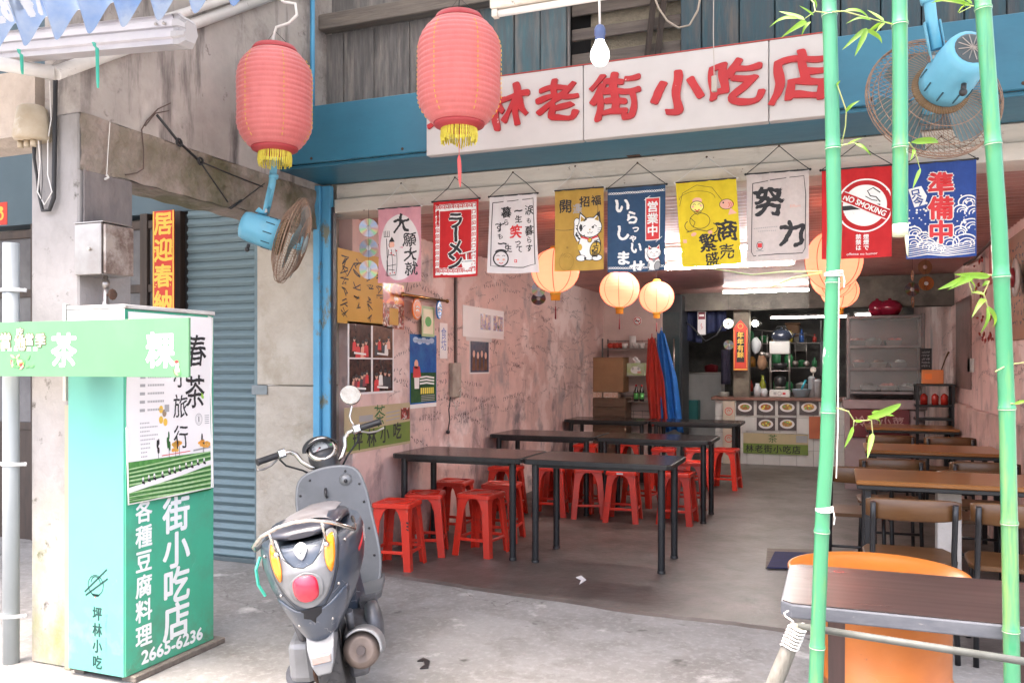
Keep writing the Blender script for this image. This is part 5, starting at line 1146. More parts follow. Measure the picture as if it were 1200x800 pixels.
    for s_ in (-1, 1):
        pts = [(s_*.045,-.02,.03),(s_*.085,-.035,.05),(s_*.115,-.03,.09),(s_*.13,-.03,.135),(s_*.155,-.04,.155),(s_*.19,-.055,.155)]
        H().tube(pts, .0115, 10).build('handlebar', CHROME, t)
        gp = [(s_*.215,-.055,.155),(s_*.325,-.09,.148)]
        H().tube([gp[0], (s_*.23,-.058,.155), (s_*.315,-.087,.149), gp[1]], [.016,.0165,.0165,.019], 14).build('grip', BLK, t)
        g = H(); g.rbox((min(s_*.175,s_*.218),-.075,.135), (max(s_*.175,s_*.218),-.035,.178), .006); g.build('switch_housing', CHROME, t)
        g = H(); g.tube([(s_*.225,-.03,.14),(s_*.26,-.01,.125),(s_*.30,-.03,.115),(s_*.335,-.05,.118)], .006, 8); g.build('brake_lever', STEEL, t)
        g = H(); g.tube([(s_*.215,-.03,.14),(s_*.19,-.0,.10),(s_*.12,-.0,.05),(s_*.05,.02,-.02)], .005, 6); g.build('brake_cable', CABLE, t)
    g = H(); g.tube([(.195,-.045,.175),(.188,-.04,.205),(.190,-.04,.235),(.215,-.045,.275),(.228,-.045,.30)], .0055, 8); g.build('mirror_stalk', CHROME, t)
    Mm = A @ Matrix.Translation((.230,-.048,.340)) @ Matrix.Rotation(R(84), 4, 'X') @ Matrix.Rotation(R(6), 4, 'Y')
    g = MB(); g.m = Mm; g.lathe([(.050,.008),(.055,.004),(.055,-.004),(.045,-.016),(.02,-.022),(.0001,-.023)], 28); g.build('mirror_shell', CHROME, t)
    g = MB(); g.m = Mm; g.lathe([(.0001,.0075),(.050,.0065)], 28); g.build('mirror_glass', M('mirror_glass', (.86,.88,.90), rough=.03, metal=1), t)
    # engine, exhaust, air box, stand
    MB().loft([[(x,y_,z) for x, z in ((.05,.14),(.13,.14),(.14,.30),(.05,.32))] for y_ in (-.06,.02,.30,.42)], smooth=False).build('engine_case', ENG, t, bevel=.02)
    g = MB(); g.lathe([(.02,-.03),(.075,-.03),(.088,-.015),(.088,.015),(.06,.03),(.02,.035)], 24, c=(.16,.20,.27), m=XR); g.build('fan_cover', ENG, t)
    for k in range(6): MB().rbox((.10,.30+.018*k,.22), (.17,.308+.018*k,.34), .002).build('cooling_fin', ENG, t)
    MU = M('muffler_metal', (.17,.135,.12), (.11,.085,.07), 8, .5, metal=.5, c3=(.15,.09,.06), sc3=5, t3=(.55,.7))
    d0, d1_ = Vector((.10,.34,.15)), Vector((.125,-.15,.275)); dd = (d1_-d0).normalized()
    g = MB(); g.tube([d0, d0+dd*.05, d0+dd*.12, d1_-dd*.03, d1_, d1_+dd*.012], [.02,.05,.066,.072,.066,.045], 24); g.build('muffler', MU, t)
    g = MB(); g.tube([d1_+dd*.008, d1_+dd*.045], .017, 14); g.build('tail_pipe', M('sooty_pipe', (.05,.04,.04), rough=.8), t)
    up_ = Vector((.35,.1,.95)).normalized(); sd_ = dd.cross(up_).normalized(); up2 = sd_.cross(dd)
    def shl(a, b): an = -1.0+2.5*a; r_ = .086; c0 = d0.lerp(d1_, .32+.74*b); return c0 + (up2*cos(an)+sd_*-sin(an))*r_*(1-.08*abs(2*b-1)**3)
    g = MB(); g.grid(shl, 14, 8); o = g.build('heat_shield', SIL, t); md = o.modifiers.new('th','SOLIDIFY'); md.thickness = .008
    MB().loft([[(x,y_,z) for x, z in ((-.17,.19),(-.07,.17),(-.06,.33),(-.15,.35))] for y_ in (-.10,-.05,.18,.24)], smooth=False).build('air_box', SIL, t, bevel=.025)
    MB().tube([(-.14,-.05,.20),(-.15,.05,.17),(-.13,.2,.19)], [.05,.062,.05], 16).build('transmission_cover', ENG, t)
    MB().tube([(-.075,-.06,.36),(-.085,-.08,.28),(-.07,-.09,.18),(-.055,-.02,.12)], .009, 8).build('brake_pipe', RUST, t)
    for s_ in (-1,1): MB().tube([(s_*.085,-.02,.24),(s_*.10,-.10,.42)], .016, 10).build('shock_absorber', ENG, t)
    MB().tube([(-.10,.42,.24),(-.20,.46,.10),(-.235,.47,.045)], .011, 8).tube([(-.235,.47,.04),(-.255,.50,.035)], .014, 8).build('side_stand', ENG, t)
    MB().tube([(-.18,-.12,.70),(-.2,-.14,.66),(-.205,-.13,.60),(-.19,-.12,.55)], .006, 5).build('green_cord', TIE, t)
    t.location = loc
    t.rotation_euler = (Matrix.Rotation(R(28), 3, 'Z') @ Matrix.Rotation(R(-11), 3, 'Y')).to_euler()
    return t
scooter()
# ================================================================== INSIDE: black tables, red stools, wooden tables and chairs
BTOP = M('dark_table_laminate', (.022,.015,.014), (.015,.012,.012), 4, .2, stretch=(.4,6,1), c3=(.035,.025,.023), sc3=3, t3=(.55,.7), rv=.06)
BEDGE = M('black_table_edge', (.010,.010,.011), (.022,.022,.022), 14, .42); BLEG = M('black_steel_leg', (.010,.011,.013), (.018,.018,.02), 10, .38, c3=(.05,.045,.04), sc3=30, t3=(.62,.68))
def black_table(x0, x1, y0, y1, label, flip=0):
    t = thing('dining_table', label, 'table', ((x0+x1)/2, (y0+y1)/2, 0), 'black dining tables along the left wall'); z = .73; c = .03
    pl = [(x0+c,y0),(x1-c,y0),(x1,y0+c),(x1,y1-c),(x1-c,y1),(x0+c,y1),(x0,y1-c),(x0,y0+c)]
    MB().prism(pl, lambda p: (p[0],p[1],z-.032), lambda p: (p[0],p[1],z-.001)).build('table_edge', BEDGE, t, bevel=.002)
    cx, cy = (x0+x1)/2, (y0+y1)/2; sc_ = lambda p: (cx+(p[0]-cx)*.985, cy+(p[1]-cy)*.98)
    MB().prism([sc_(p) for p in pl], lambda p: (p[0],p[1],z-.0008), lambda p: (p[0],p[1],z+.002)).build('tabletop', BTOP, t)
    for lx in (x0+.075, x1-.075):
        for ly in (y0+.07, y1-.07):
            MB().cyl((lx,ly,.0),(lx,ly,.03),.027,n=14).cyl((lx,ly,.03),(lx,ly,.30),.0235,n=14,cap=False).cyl((lx,ly,.30),(lx,ly,.305),.025,n=14).cyl((lx,ly,.305),(lx,ly,.70),.0245,n=14,cap=False).build('leg', BLEG, t)
    for ly in (y0+.07, y1-.07): MB().box((x0+.08,ly-.012,.672), (x1-.08,ly+.012,.696)).build('rail', BLEG, t)
    return t
for (y0, y1, nm) in ((5.42,6.04,'first row'),(7.28,7.92,'second row'),(9.6,10.2,'third row')):
    black_table(-3.06, -2.05, y0, y1, 'dark topped black table against the graffiti wall, %s from the street' % nm)
    black_table(-2.03, -1.00, y0+.0, y1-.01, 'dark topped black table at the aisle end, %s from the street' % nm)

REDS = M('red_stool_plastic', (.62,.035,.018), (.56,.03,.016), 5, .3, spec=.5, rv=.05)
n_, L_, p_ = nodes(REDS); oi_ = n_.new('ShaderNodeObjectInfo'); hs_ = n_.new('ShaderNodeHueSaturation'); mr_ = n_.new('ShaderNodeMapRange'); mr_.inputs[3].default_value = .9; mr_.inputs[4].default_value = 1.15
L_.new(oi_.outputs['Random'], mr_.inputs[0]); L_.new(mr_.outputs[0], hs_.inputs['Value']); L_.new(p_.inputs['Base Color'].links[0].from_socket, hs_.inputs['Color']); L_.new(hs_.outputs[0], p_.inputs['Base Color'])
mixin(REDS, (.30,.06,.04), noisemask(13, .56, .7, w=3)); mixin(REDS, (.55,.22,.17), noisemask(40, .66, .72, w=5))
def make_stool(label):
    t = thing('plastic_stool', label, 'stool', (0,0,0), 'red plastic stools'); z = .455; a = .128
    def rr(h, r, zz, n=4):
        o = []
        for sx, sy, s0 in ((1,1,0),(-1,1,pi/2),(-1,-1,pi),(1,-1,1.5*pi)):
            for i in range(n+1): an = s0+pi/2*i/n; o.append((sx*(h-r)+r*cos(an), sy*(h-r)+r*sin(an), zz))
        return o
    MB().loft([rr(a-.004,.02,z-.034), rr(a+.008,.026,z-.032), rr(a+.008,.026,z-.006), rr(a+.002,.024,z), rr(a-.018,.02,z), rr(a-.022,.02,z-.004)], smooth=False).build('seat', REDS, t, bevel=.002)
    g = MB()
    for sx in (-1,1):
        for sy in (-1,1):
            for k in range(4): e = .02+.024*k; g.tube([(sx*e, sy*.10, z-.0015), (sx*.10, sy*e, z-.0015)], .0035, 4)
    g.build('seat_ribs', REDS, t)
    for sx in (-1,1):
        for sy in (-1,1):
            g = MB(); top, bot = .118, .158; wd0, wd1 = .070, .052
            def Lp(zz, c, wd): s_ = .004; return [(sx*c, sy*c, zz), (sx*(c-wd), sy*c, zz), (sx*(c-wd), sy*(c-.012), zz), (sx*(c-.014), sy*(c-.014), zz), (sx*(c-.012), sy*(c-wd), zz), (sx*c, sy*(c-wd), zz)]
            g.loft([Lp(.0,bot,wd1), Lp(.012,bot-.001,wd1-.001), Lp(z-.12,top+.012,wd0-.014), Lp(z-.06,top+.006,wd0+.002), Lp(z-.03,top+.003,wd0+.03)], smooth=False)
            g.build('leg', REDS, t, bevel=.003)
    for zz, c, hgt in ((.12,.146,.022),):
        for k in range(4):
            g = MB(); g.m = Matrix.Rotation(k*pi/2, 4, 'Z'); g.rbox((-(c-.02), -(c-.002), zz), (c-.02, -(c-.014), zz+hgt), .003); g.build('stretcher', REDS, t)
    return t
st = [(-2.80,5.05,.12,'red stool standing frontmost at the wall beside the scooter, black mark on its leg'),
 (-2.80,5.47,.35,'red stool second from the scooter, under the front edge of the first table'),
 (-2.88,6.12,.05,'red stool against the wall behind the first black table'),
 (-2.42,5.62,-.12,'red stool just left of the middle table legs in the first row'),
 (-2.46,6.12,.1,'red stool behind the one beside the middle table legs, first row'),
 (-2.83,7.15,.0,'red stool at the wall end of the second black table row'),
 (-2.45,7.30,.2,'red stool second from the wall at the second table row'),
 (-2.22,7.62,-.2,'red stool tucked under the second row beside its middle legs'),
 (-1.76,7.25,.08,'red stool with a white label on its edge, seen between the first table legs'),
 (-1.29,7.32,-.05,'red stool at the aisle end of the second table row'),
 (-1.32,8.15,.15,'red stool behind the aisle end of the second table row'),
 (-1.80,9.35,.1,'red stool before the third table row, left of the aisle legs'),
 (-1.15,9.55,-.1,'red stool standing at the aisle beside the last table legs'),
 (-2.75,9.50,.1,'red stool near the wall before the third table row, below the cardboard box'),
 (-2.30,9.85,.0,'red stool under the third table row below the red apron'),
 (-2.10,7.32,.3,'red stool in front of the second table row, third from the wall'),
 (-2.62,8.12,.1,'red stool behind the second table row near the wall'),
 (-1.78,8.10,-.2,'red stool behind the middle of the second table row'),
 (-1.45,9.42,.25,'red stool between the last aisle stools before the third table row')]
s0 = make_stool(st[0][3]); first = True
for x, y, rz, lb in st:
    if first: o = s0; o.location = (x,y,0); o.rotation_euler[2] = rz; first = False
    else: o = copy_tree(s0, lb, (x,y,0), rz)
D = Draw((0,0,0), (1,0,0), (0,0,-1), k=1, deform=lambda x,y,z: Vector((.143+x*.92, -.146-z-y*.0+.0*x, .33-y)), step=.0006)
D.rect(INK, -.024, -.012, -.004, .0, L=1); D.rect(INK, -.022, .012, -.006, .024, L=1); D.line(INK, [(-.024,.036),(-.004,.044)], .008, L=1); D.build('mark', s0)
for c in bpy.data.objects:
    if c.parent and c.parent.get('label','').startswith('red stool with a white label') and c.name.startswith('seat') and 'ribs' not in c.name:
        lp = c.parent
MB().box((-.035,-.1375,.432), (.02,-.1363,.446)).build('sticker', WHITEP, lp); 

OAK = M('orange_wood_top', (.30,.125,.035), (.24,.095,.026), 3, .28, stretch=(.5,7,1), c3=(.27,.10,.03), sc3=4, t3=(.55,.72), coat=.3)
OAK2 = M('honey_chair_wood', (.125,.058,.02), (.085,.036,.012), 4, .38, stretch=(.6,4,4), c3=(.05,.022,.01), sc3=5, t3=(.56,.72))
PED = M('marbled_pedestal', (.58,.54,.50), (.45,.41,.38), 6, .7, c3=(.3,.26,.22), sc3=5, t3=(.55,.7))
def wood_table(x0, x1, y0, y1, label):
    t = thing('dining_table', label, 'table', ((x0+x1)/2,(y0+y1)/2,0), 'wooden dining tables along the right wall'); z = .755
    MB().rbox((x0,y0,z-.026), (x1,y1,z), .006).build('tabletop', OAK, t); MB().rbox((x0+.004,y0+.004,z-.05), (x1-.004,y1-.004,z-.0265), .004).build('table_edge', BEDGE, t)
    for lx in (x0+.06, x1-.06):
        for ly in (y0+.06, y1-.06): MB().rbox((lx-.018,ly-.018,0), (lx+.018,ly+.018,z-.05), .003).build('leg', BLEG, t)
    return t
wt = wood_table(.10, 1.13, 4.93, 5.52, 'orange wooden table nearest the street on the right, with the marbled pedestal')
MB().rbox((.52,5.16,0), (.64,5.28,.70), .004).build('pedestal', PED, wt)
wood_table(.20, 1.12, 6.72, 7.36, 'orange wooden table second from the street on the right')
wood_table(.28, 1.12, 9.15, 9.78, 'orange wooden table farthest back on the right, before the black shelf')
def make_chair(label):
    t = thing('wooden_chair', label, 'chair', (0,0,0), 'wooden chairs with black frames')      # faces +Y
    def bk(a, b): x = -.20+.40*a; e = (2*a-1); z = .655+.10*b - (.012*e*e if b > .5 else -.012*e*e); return (x, -.205+.04*(1-e*e)*-1+.055*(1-e*e)*0+.03*e*e, z)
    g = MB(); n = 16
    rings = []
    for i in range(n+1):
        a = i/n; e = 2*a-1; x = -.205+.41*a; yy = -.235+.05*e*e; hh = .052*(1-.25*abs(e)**5); zc = .702
        rings.append([(x, yy+.011, zc-hh*.9), (x, yy+.011, zc+hh*.85), (x, yy+.004, zc+hh), (x, yy-.004, zc+hh), (x, yy-.011, zc+hh*.85), (x, yy-.011, zc-hh*.9), (x, yy-.004, zc-hh), (x, yy+.004, zc-hh)])
    g.loft(rings, smooth=True); g.build('backrest', OAK2, t)
    pl = [(-.185,-.17),(.185,-.17),(.205,-.10),(.205,.10),(.18,.185),(-.18,.185),(-.205,.10),(-.205,-.10)]
    def sp(p, z): return (p[0], p[1], z)
    MB().prism(pl, lambda p: sp(p,.430), lambda p: sp(p,.452)).build('seat', OAK2, t, bevel=.006)
    for s_ in (-1,1):
        MB().tube([(s_*.175,-.235,.735),(s_*.175,-.225,.66),(s_*.175,-.19,.50),(s_*.178,-.19,.38),(s_*.185,-.23,.0)], .013, 10).build('leg', BLEG, t)
        MB().tube([(s_*.165,.165,.425),(s_*.178,.19,.0)], .0125, 10).build('leg', BLEG, t)
        MB().tube([(s_*.178,-.195,.415),(s_*.165,.165,.415)], .010, 8).build('side_rail', BLEG, t)
    MB().tube([(-.178,-.20,.25),(.178,-.20,.25)], .009, 8).build('stretcher', BLEG, t); MB().tube([(-.165,.165,.40),(.165,.165,.40)], .010, 8).build('front_rail', BLEG, t)
    return t
ch = [(.33,4.56,.03,'wooden chair with curved back nearest the bamboo, facing the first wooden table'),
 (.79,4.56,-.04,'wooden chair beside it, half behind the right bamboo pole'),
 (.13,5.83,.05,'wooden chair at the aisle just beyond the first wooden table'),
 (.78,5.83,-.05,'wooden chair on the wall side just beyond the first wooden table'),
 (.34,6.38,.04,'wooden chair at the aisle side tucked in front of the second wooden table'),
 (.90,6.38,0,'wooden chair at the wall side tucked in front of the second wooden table'),
 (.45,8.45,.03,'wooden chair at the aisle side behind the second wooden table'),
 (.93,8.45,0,'wooden chair at the wall side behind the second wooden table')]
c0 = make_chair(ch[0][3])
for i, (x, y, rz, lb) in enumerate(ch):
    if i == 0: c0.location = (x,y,0); c0.rotation_euler[2] = rz
    else: copy_tree(c0, lb, (x,y,0), rz)

# ---- lit round lanterns
LPAP = M('lit_lantern_paper', (.75,.30,.20), rough=.8, emi=(1.0,.26,.13), es=.12)
n_, L_, p_ = nodes(LPAP); tr_ = n_.new('ShaderNodeBsdfTranslucent'); tr_.inputs[0].default_value = (.92,.44,.33,1); mx_ = n_.new('ShaderNodeMixShader'); mx_.inputs[0].default_value = .42
L_.new(p_.outputs[0], mx_.inputs[1]); L_.new(tr_.outputs[0], mx_.inputs[2]); L_.new(mx_.outputs[0], n_['Material Output'].inputs[0])
LRIB = M('lantern_rib', (.45,.10,.05), rough=.7)
def round_lantern(label, c, r, w=.42, k=.92):
    t = thing('round_lantern', label, 'lantern', c, 'lit round lanterns inside the shop')
    pr = []
    N_ = 56
    for i in range(N_+1):
        a_ = -pi/2*.88+pi*.88*i/N_; pr.append((r*cos(a_)*(1-.010*(i % 4 == 0)), r*k*sin(a_)))
    MB().lathe(pr, 40, c=c).build('shade', LPAP, t, fix=False)
    for q in range(8):
        a0 = 2*pi*q/8+.2; MB().tube([c+P(1.006*r*cos(z_)*cos(a0), 1.006*r*cos(z_)*sin(a0), r*k*sin(z_)) for z_ in [-pi/2*.88+pi*.88*i/16 for i in range(17)]], .0028, 4).build('rib', LRIB, t)
    for s_ in (-1,1): MB().lathe([(r*.22,0),(r*.24,.008),(r*.22,.022),(r*.1,.022)], 16, c=c+P(0,0,s_*r*k*.965), m=Matrix.Scale(s_,4,(0,0,1))).build('cap', M('gold_cap', (.65,.38,.05), rough=.4), t)
    g = MB()
    for i in range(20): a_ = 2*pi*i/20; g.tube([c+P(r*.17*cos(a_),r*.17*sin(a_),-r*k-.01), c+P(r*.16*cos(a_),r*.16*sin(a_),-r*k-.055)], .005, 4)
    g.build('fringe', M('orange_fringe', (.75,.35,.03), rough=.7), t, kind='stuff')
    MB().tube([c+P(0,0,-r*k), c+P(0,0,-r*k-.17)], .0012, 4).tube([c+P(0,0,-r*k-.10), c+P(0,0,-r*k-.19)], [.004,.006], 6).build('tassel', M('dark_red_tassel', (.25,.02,.03), rough=.8), t)
    MB().tube([c+P(0,0,r*k), P(c.x,c.y,2.40)], .002, 4).build('hanging_wire', CABLE, t)
    ld = bpy.data.lights.new('lantern_bulb', 'POINT'); ld.energy = w; ld.color = (1,.72,.56); ld.shadow_soft_size = .045
    lo = bpy.data.objects.new('lantern_bulb', ld); COL.objects.link(lo); lo.parent = t
    return t
round_lantern('nearest round lit lantern hanging below the mustard cat banner', atD(651,317,6.0), .172)
round_lantern('round lit lantern, middle of the three left ones, below the navy banner', atD(726,339,7.3), .172)
round_lantern('smallest round lit lantern, farthest of the three left ones', atD(769.5,348,8.4), .172)
round_lantern('large near lit lantern behind the left bamboo pole, top of its cluster', atD(977,305,5.4), .178, .45, 1.08)
round_lantern('middle lit lantern of the cluster behind the left bamboo pole', atD(976,326,6.7), .172, .42)
round_lantern('far lit lantern showing right of the bamboo pole at the cluster base', atD(984,341,7.8), .172, .42)

# ---- ceiling tubes (lit)
def tube_light(label, x0, x1, y, z, es=26):
    t = thing('tube_light', label, 'lamp', ((x0+x1)/2,y,z), 'lit ceiling tubes')
    m = M('lit_tube_%d' % es, (.9,.9,.9), emi=(1,.95,.90), es=es)
    MB().cyl((x0,y,z),(x1,y,z),.014,n=12).build('tube', m, t)
    MB().rbox((x0-.03,y-.03,z+.018),(x1+.03,y+.03,z+.045),.004).build('housing', M('white_housing', (.7,.68,.66), rough=.5), t)
    for x in (x0-.012, x1+.012): MB().rbox((x-.012,y-.014,z-.015),(x+.012,y+.014,z+.017),.002).build('end_socket', M('white_housing'), t)
tube_light('bright ceiling tube nearest the street behind the yellow banner', -1.75, -.45, 6.95, 2.325)
tube_light('bright ceiling tube in the middle of the room', -1.65, -.38, 8.15, 2.325)
tube_light('bright ceiling tube at the back above the serving counter', -1.36, -.28, 11.1, 2.325)
tube_light('thin kitchen tube light seen above the counter utensils', -.95, .15, 13.6, 2.12, 4)

# ---- left wall: posters, photos, pendants, switch box (all on the plane X = -3.1)
XW = -3.099
def wallthing(name, label, cat, px0, py0, px1, py1, mat, group=None, th=.002, off=.0015):
    a = atX(px0,py0,XW); b = atX(px1,py1,XW); z1 = a.z; z0 = atX(px0,py1,XW).z
    t = thing(name, label, cat, ((XW),(a.y+b.y)/2,z0), group); MB().box((XW+off,a.y,z0),(XW+off+th,b.y,z1)).build('sheet', mat, t)
    D = Draw((XW+off+th,a.y,z1), (0,1,0), (0,0,-1), k=(b.y-a.y)/100, N=(1,0,0), step=.0006); return t, D, 100*(z1-z0)/(b.y-a.y)
def scribble(D, m, u0, v0, u1, v1, rows, w=1.1, dense=1.0):
    for r_ in range(rows):
        v = v0+(v1-v0)*(r_+.5)/rows; h = (v1-v0)/rows*.36; u = u0
        while u < u1-4:
            l = random.uniform(4,9)/dense; pts = [(u+l*random.random(), v+random.uniform(-h,h)) for _ in range(random.randint(3,5))]; D.line(m, pts, w, L=1+.05*r_); u += l*random.uniform(1.0,1.5)
YPAP = M('amber_paper', (.62,.34,.04), (.56,.30,.03), 3, .6)
t, D, H_ = wallthing('handwritten_poster', 'amber handwritten paper with loose black brush scrawl on the wall behind the CDs', 'poster', 395,290,448,378, YPAP)
for i, (u, v0, v1) in enumerate(((14,.12,.92),(40,.14,.85),(70,.3,.92),(92,.15,.7))):
    v = v0*H_
    while v < v1*H_: pts = [(u+random.uniform(-9,9), v+random.uniform(-4,8)) for _ in range(6)]; D.line(INK, pts, 1.6, L=1); v += 12
D.line(INK, [(18,10),(12,22),(20,30),(34,14),(50,12),(60,24),(72,14)], 1.8); D.build('writing', t)
def photo_mat(nm, cols, sc, w):
    m = bpy.data.materials.new(nm); n, L, p = nodes(m); tc = n.new('ShaderNodeTexCoord'); v = n.new('ShaderNodeTexNoise'); v.inputs['Scale'].default_value = sc; v.inputs['Detail'].default_value = 2.5
    v.noise_dimensions = '4D'; v.inputs['W'].default_value = w; v.inputs['Distortion'].default_value = .6
    L.new(tc.outputs['Object'], v.inputs['Vector']); r = n.new('ShaderNodeValToRGB'); L.new(v.outputs['Fac'], r.inputs[0]); r.color_ramp.interpolation = 'EASE'
    r.color_ramp.elements[0].position = .34; r.color_ramp.elements[1].position = .7
    for i, c in enumerate(cols):
        if i == 0: r.color_ramp.elements[0].color = (*c,1)
        elif i == len(cols)-1: r.color_ramp.elements[1].color = (*c,1)
        else: e = r.color_ramp.elements.new(.34+.36*i/(len(cols)-1)); e.color = (*c,1)
    L.new(r.outputs[0], p.inputs['Base Color']); p.inputs['Roughness'].default_value = .22; return m
PH1 = photo_mat('group_photo', [(.015,.01,.012),(.05,.02,.02),(.35,.06,.05),(.12,.05,.04),(.55,.35,.28),(.7,.62,.58)], 16, 1)
PH2 = photo_mat('red_photo', [(.35,.03,.03),(.7,.10,.06),(.85,.25,.12),(.75,.35,.05),(.4,.04,.05)], 12, 3)
PH3 = photo_mat('figures_photo', [(.01,.01,.02),(.02,.02,.04),(.25,.12,.25),(.06,.05,.2),(.5,.3,.25)], 22, 5)
def people(D, u0, v0, u1, v1, n):
    bg_ = [M('photo_dark', (.03,.018,.02), (.09,.04,.03), 20, .25), M('photo_brown', (.10,.05,.035), (.2,.09,.06), 20, .25)]
    D.rect(bg_[n % 2], u0, v0, u1, v1, L=1)
    sk = M('skin_print', (.62,.36,.27), rough=.4)
    for i in range(n):
        u = u0+(u1-u0)*(.12+.76*(i+.5)/n)+random.uniform(-1.5,1.5); v = v0+(v1-v0)*random.uniform(.38,.6); s_ = (u1-u0)*.055*random.uniform(.8,1.25); cl = random.choice([REDP, M('black_print',(.03,.03,.04),rough=.5), WHITEP, M('maroon_print',(.22,.03,.05),rough=.5), SKINP])
        D.poly(cl, [(u-s_*2,min(v1,v+s_*6)),(u-s_*1.5,v+s_*1.5),(u,v+s_),(u+s_*1.5,v+s_*1.5),(u+s_*2,min(v1,v+s_*6))], L=2+i*.2); D.ell(sk, u, v, s_, s_*1.2, L=2.1+i*.2, n=10); D.ell(INK, u, v-s_*.7, s_*1.05, s_*.8, L=2.2+i*.2, n=10)
    D.line(WHITEP, [(u0+(u1-u0)*.2, v1-(v1-v0)*.14), (u0+(u1-u0)*.75, v1-(v1-v0)*.1)], (v1-v0)*.06, L=4)
t, D, H_ = wallthing('photo_print', 'glossy red and orange photo print beside the amber paper', 'photo', 448,330,473,384, PH2)
D.rect(PH1, 2, H_*.45, 98, H_*.99, L=1); D.rect(YPAP, 30, H_*.55, 72, H_*.92, L=2); D.build('print', t)
t, D, H_ = wallthing('photo_collage', 'collage of four dark group photos on the graffiti wall above the green banner', 'photo', 407,376,461,463, PAPER)
for i, (a_, b_) in enumerate(((3,.03),(52,.03),(3,.51),(52,.51))): people(D, a_, b_*H_, a_+45, (b_+.46)*H_, 4+i % 3)
D.build('print', t)
BLP = M('blue_poster_print', (.02,.08,.35), (.03,.18,.5), 6, .2)
t, D, H_ = wallthing('film_poster', 'narrow blue and dark green travel poster with yellow lettering', 'poster', 480,391,511,474, BLP)
D.rect(M('night_green_print', (.02,.07,.03), (.04,.12,.04), 9, .2), 2, H_*.55, 98, H_*.98, L=1); D.rect(WHITEP, 0, H_*1.0, 100, H_*1.06, L=1)
for q in range(5): D.ell(M('pale_blue_print', (.35,.5,.75), rough=.4), 20+q*15, H_*(.08+.02*(q%2)), 10, 5, L=2)
D.ell(SKINP, 22, H_*.43, 7, 8, L=3); D.poly(REDP, [(12,H_*.46),(34,H_*.46),(40,H_*.62),(10,H_*.62)], L=3); D.poly(WHITEP, [(14,H_*.6),(34,H_*.6),(32,H_*.78),(16,H_*.78)], L=2.5)
for q in range(7): D.rect(YELP, 38+q*7.5, H_*.77, 43+q*7.5, H_*.86, L=3)
for q in range(4): D.rect(GREYP, 40, H_*(.88+.025*q), 92, H_*(.89+.025*q), L=3)
for q in range(3): D.line(WHITEP, [(35,H_*(.62+.045*q)),(60,H_*(.61+.045*q)),(90,H_*(.63+.045*q))], 3, L=3)
D.build('print', t)
t, D, H_ = wallthing('paper_slip', 'white paper slip below the blue poster pendant on the wall', 'paper', 515,378,524,420, PAPER)
D.col(M('blue_ink', (.08,.15,.5), rough=.6), '食坊', 50, 60, 60); D.build('print', t)
for lb, x0, y0, x1, y1, sk_, n in (('white card with two dark figure photos pinned to the pink wall', 542,357,590,394, 0, 2),('tall dark group photo under a strip of clear tape on the pink wall', 550,397,573,438, 0, 1)):
    t, D, H_ = wallthing('photo_print', lb, 'photo', x0,y0,x1,y1, PAPER)
    if n == 2:
        for u0 in (40, 72): D.rect(PH3, u0, 6, u0+25, H_-8, L=1); [D.ell(M('skin_print'), u0+9+7*q, H_*.3+q*3, 2.6, 3.4, L=2) or D.poly(M('purple_print',(.18,.10,.35),rough=.4) if q else M('maroon_print'), [(u0+5+7*q,H_*.75),(u0+7+7*q,H_*.38),(u0+12+7*q,H_*.38),(u0+13+7*q,H_*.75)], L=1.6+q*.2) for q in range(2)]
    else:
        D.rect(M('photo_blue', (.03,.05,.10), (.10,.08,.12), 15, .25), 3, 3, 97, H_-3, L=1)
        for q in range(4): u = 20+q*20; D.ell(M('skin_print'), u, H_*.42+3*(q%2), 6, 7, L=3); D.poly(M('photo_brown'), [(u-9,H_*.9),(u-6,H_*.5),(u+6,H_*.5),(u+9,H_*.9)], L=2)
        D.rect(M('clear_tape', (.75,.72,.72), rough=.1), -18, -4, 112, 4, L=3)
    D.build('print', t)
t, D, H_ = wallthing('wall_banner', 'olive green and beige menu banner on the wall right behind the scooter mirror', 'banner', 403,478,480,533, M('beige_banner', (.50,.40,.24), (.44,.36,.22), 5, .6))
# drooping banner: raise the far end
D.poly(M('olive_banner_print', (.17,.24,.04), (.13,.20,.035), 5, .6), [(0,H_*.55),(100,H_*.45),(100,H_-2),(0,H_-2)], L=1)
for i, c in enumerate('坪林小吃'): D.ch(INK, c, 18+i*20, H_*.76-i*1.2, 12, bold=.03, L=2)
D.ch(M('tea_green_dark'), '茶', 50, H_*.25, 15, L=2, rough=.05); D.rect(PH1, 84, 4, 99, H_*.4, L=2)
for q in range(3): D.line(GREYP, [(60,H_*.2+q*3),(82,H_*.17+q*3)], 1, L=2)
D.rect(GREYP, 20, H_*.2, 40, H_*.34, L=1.5); D.build('print', t)
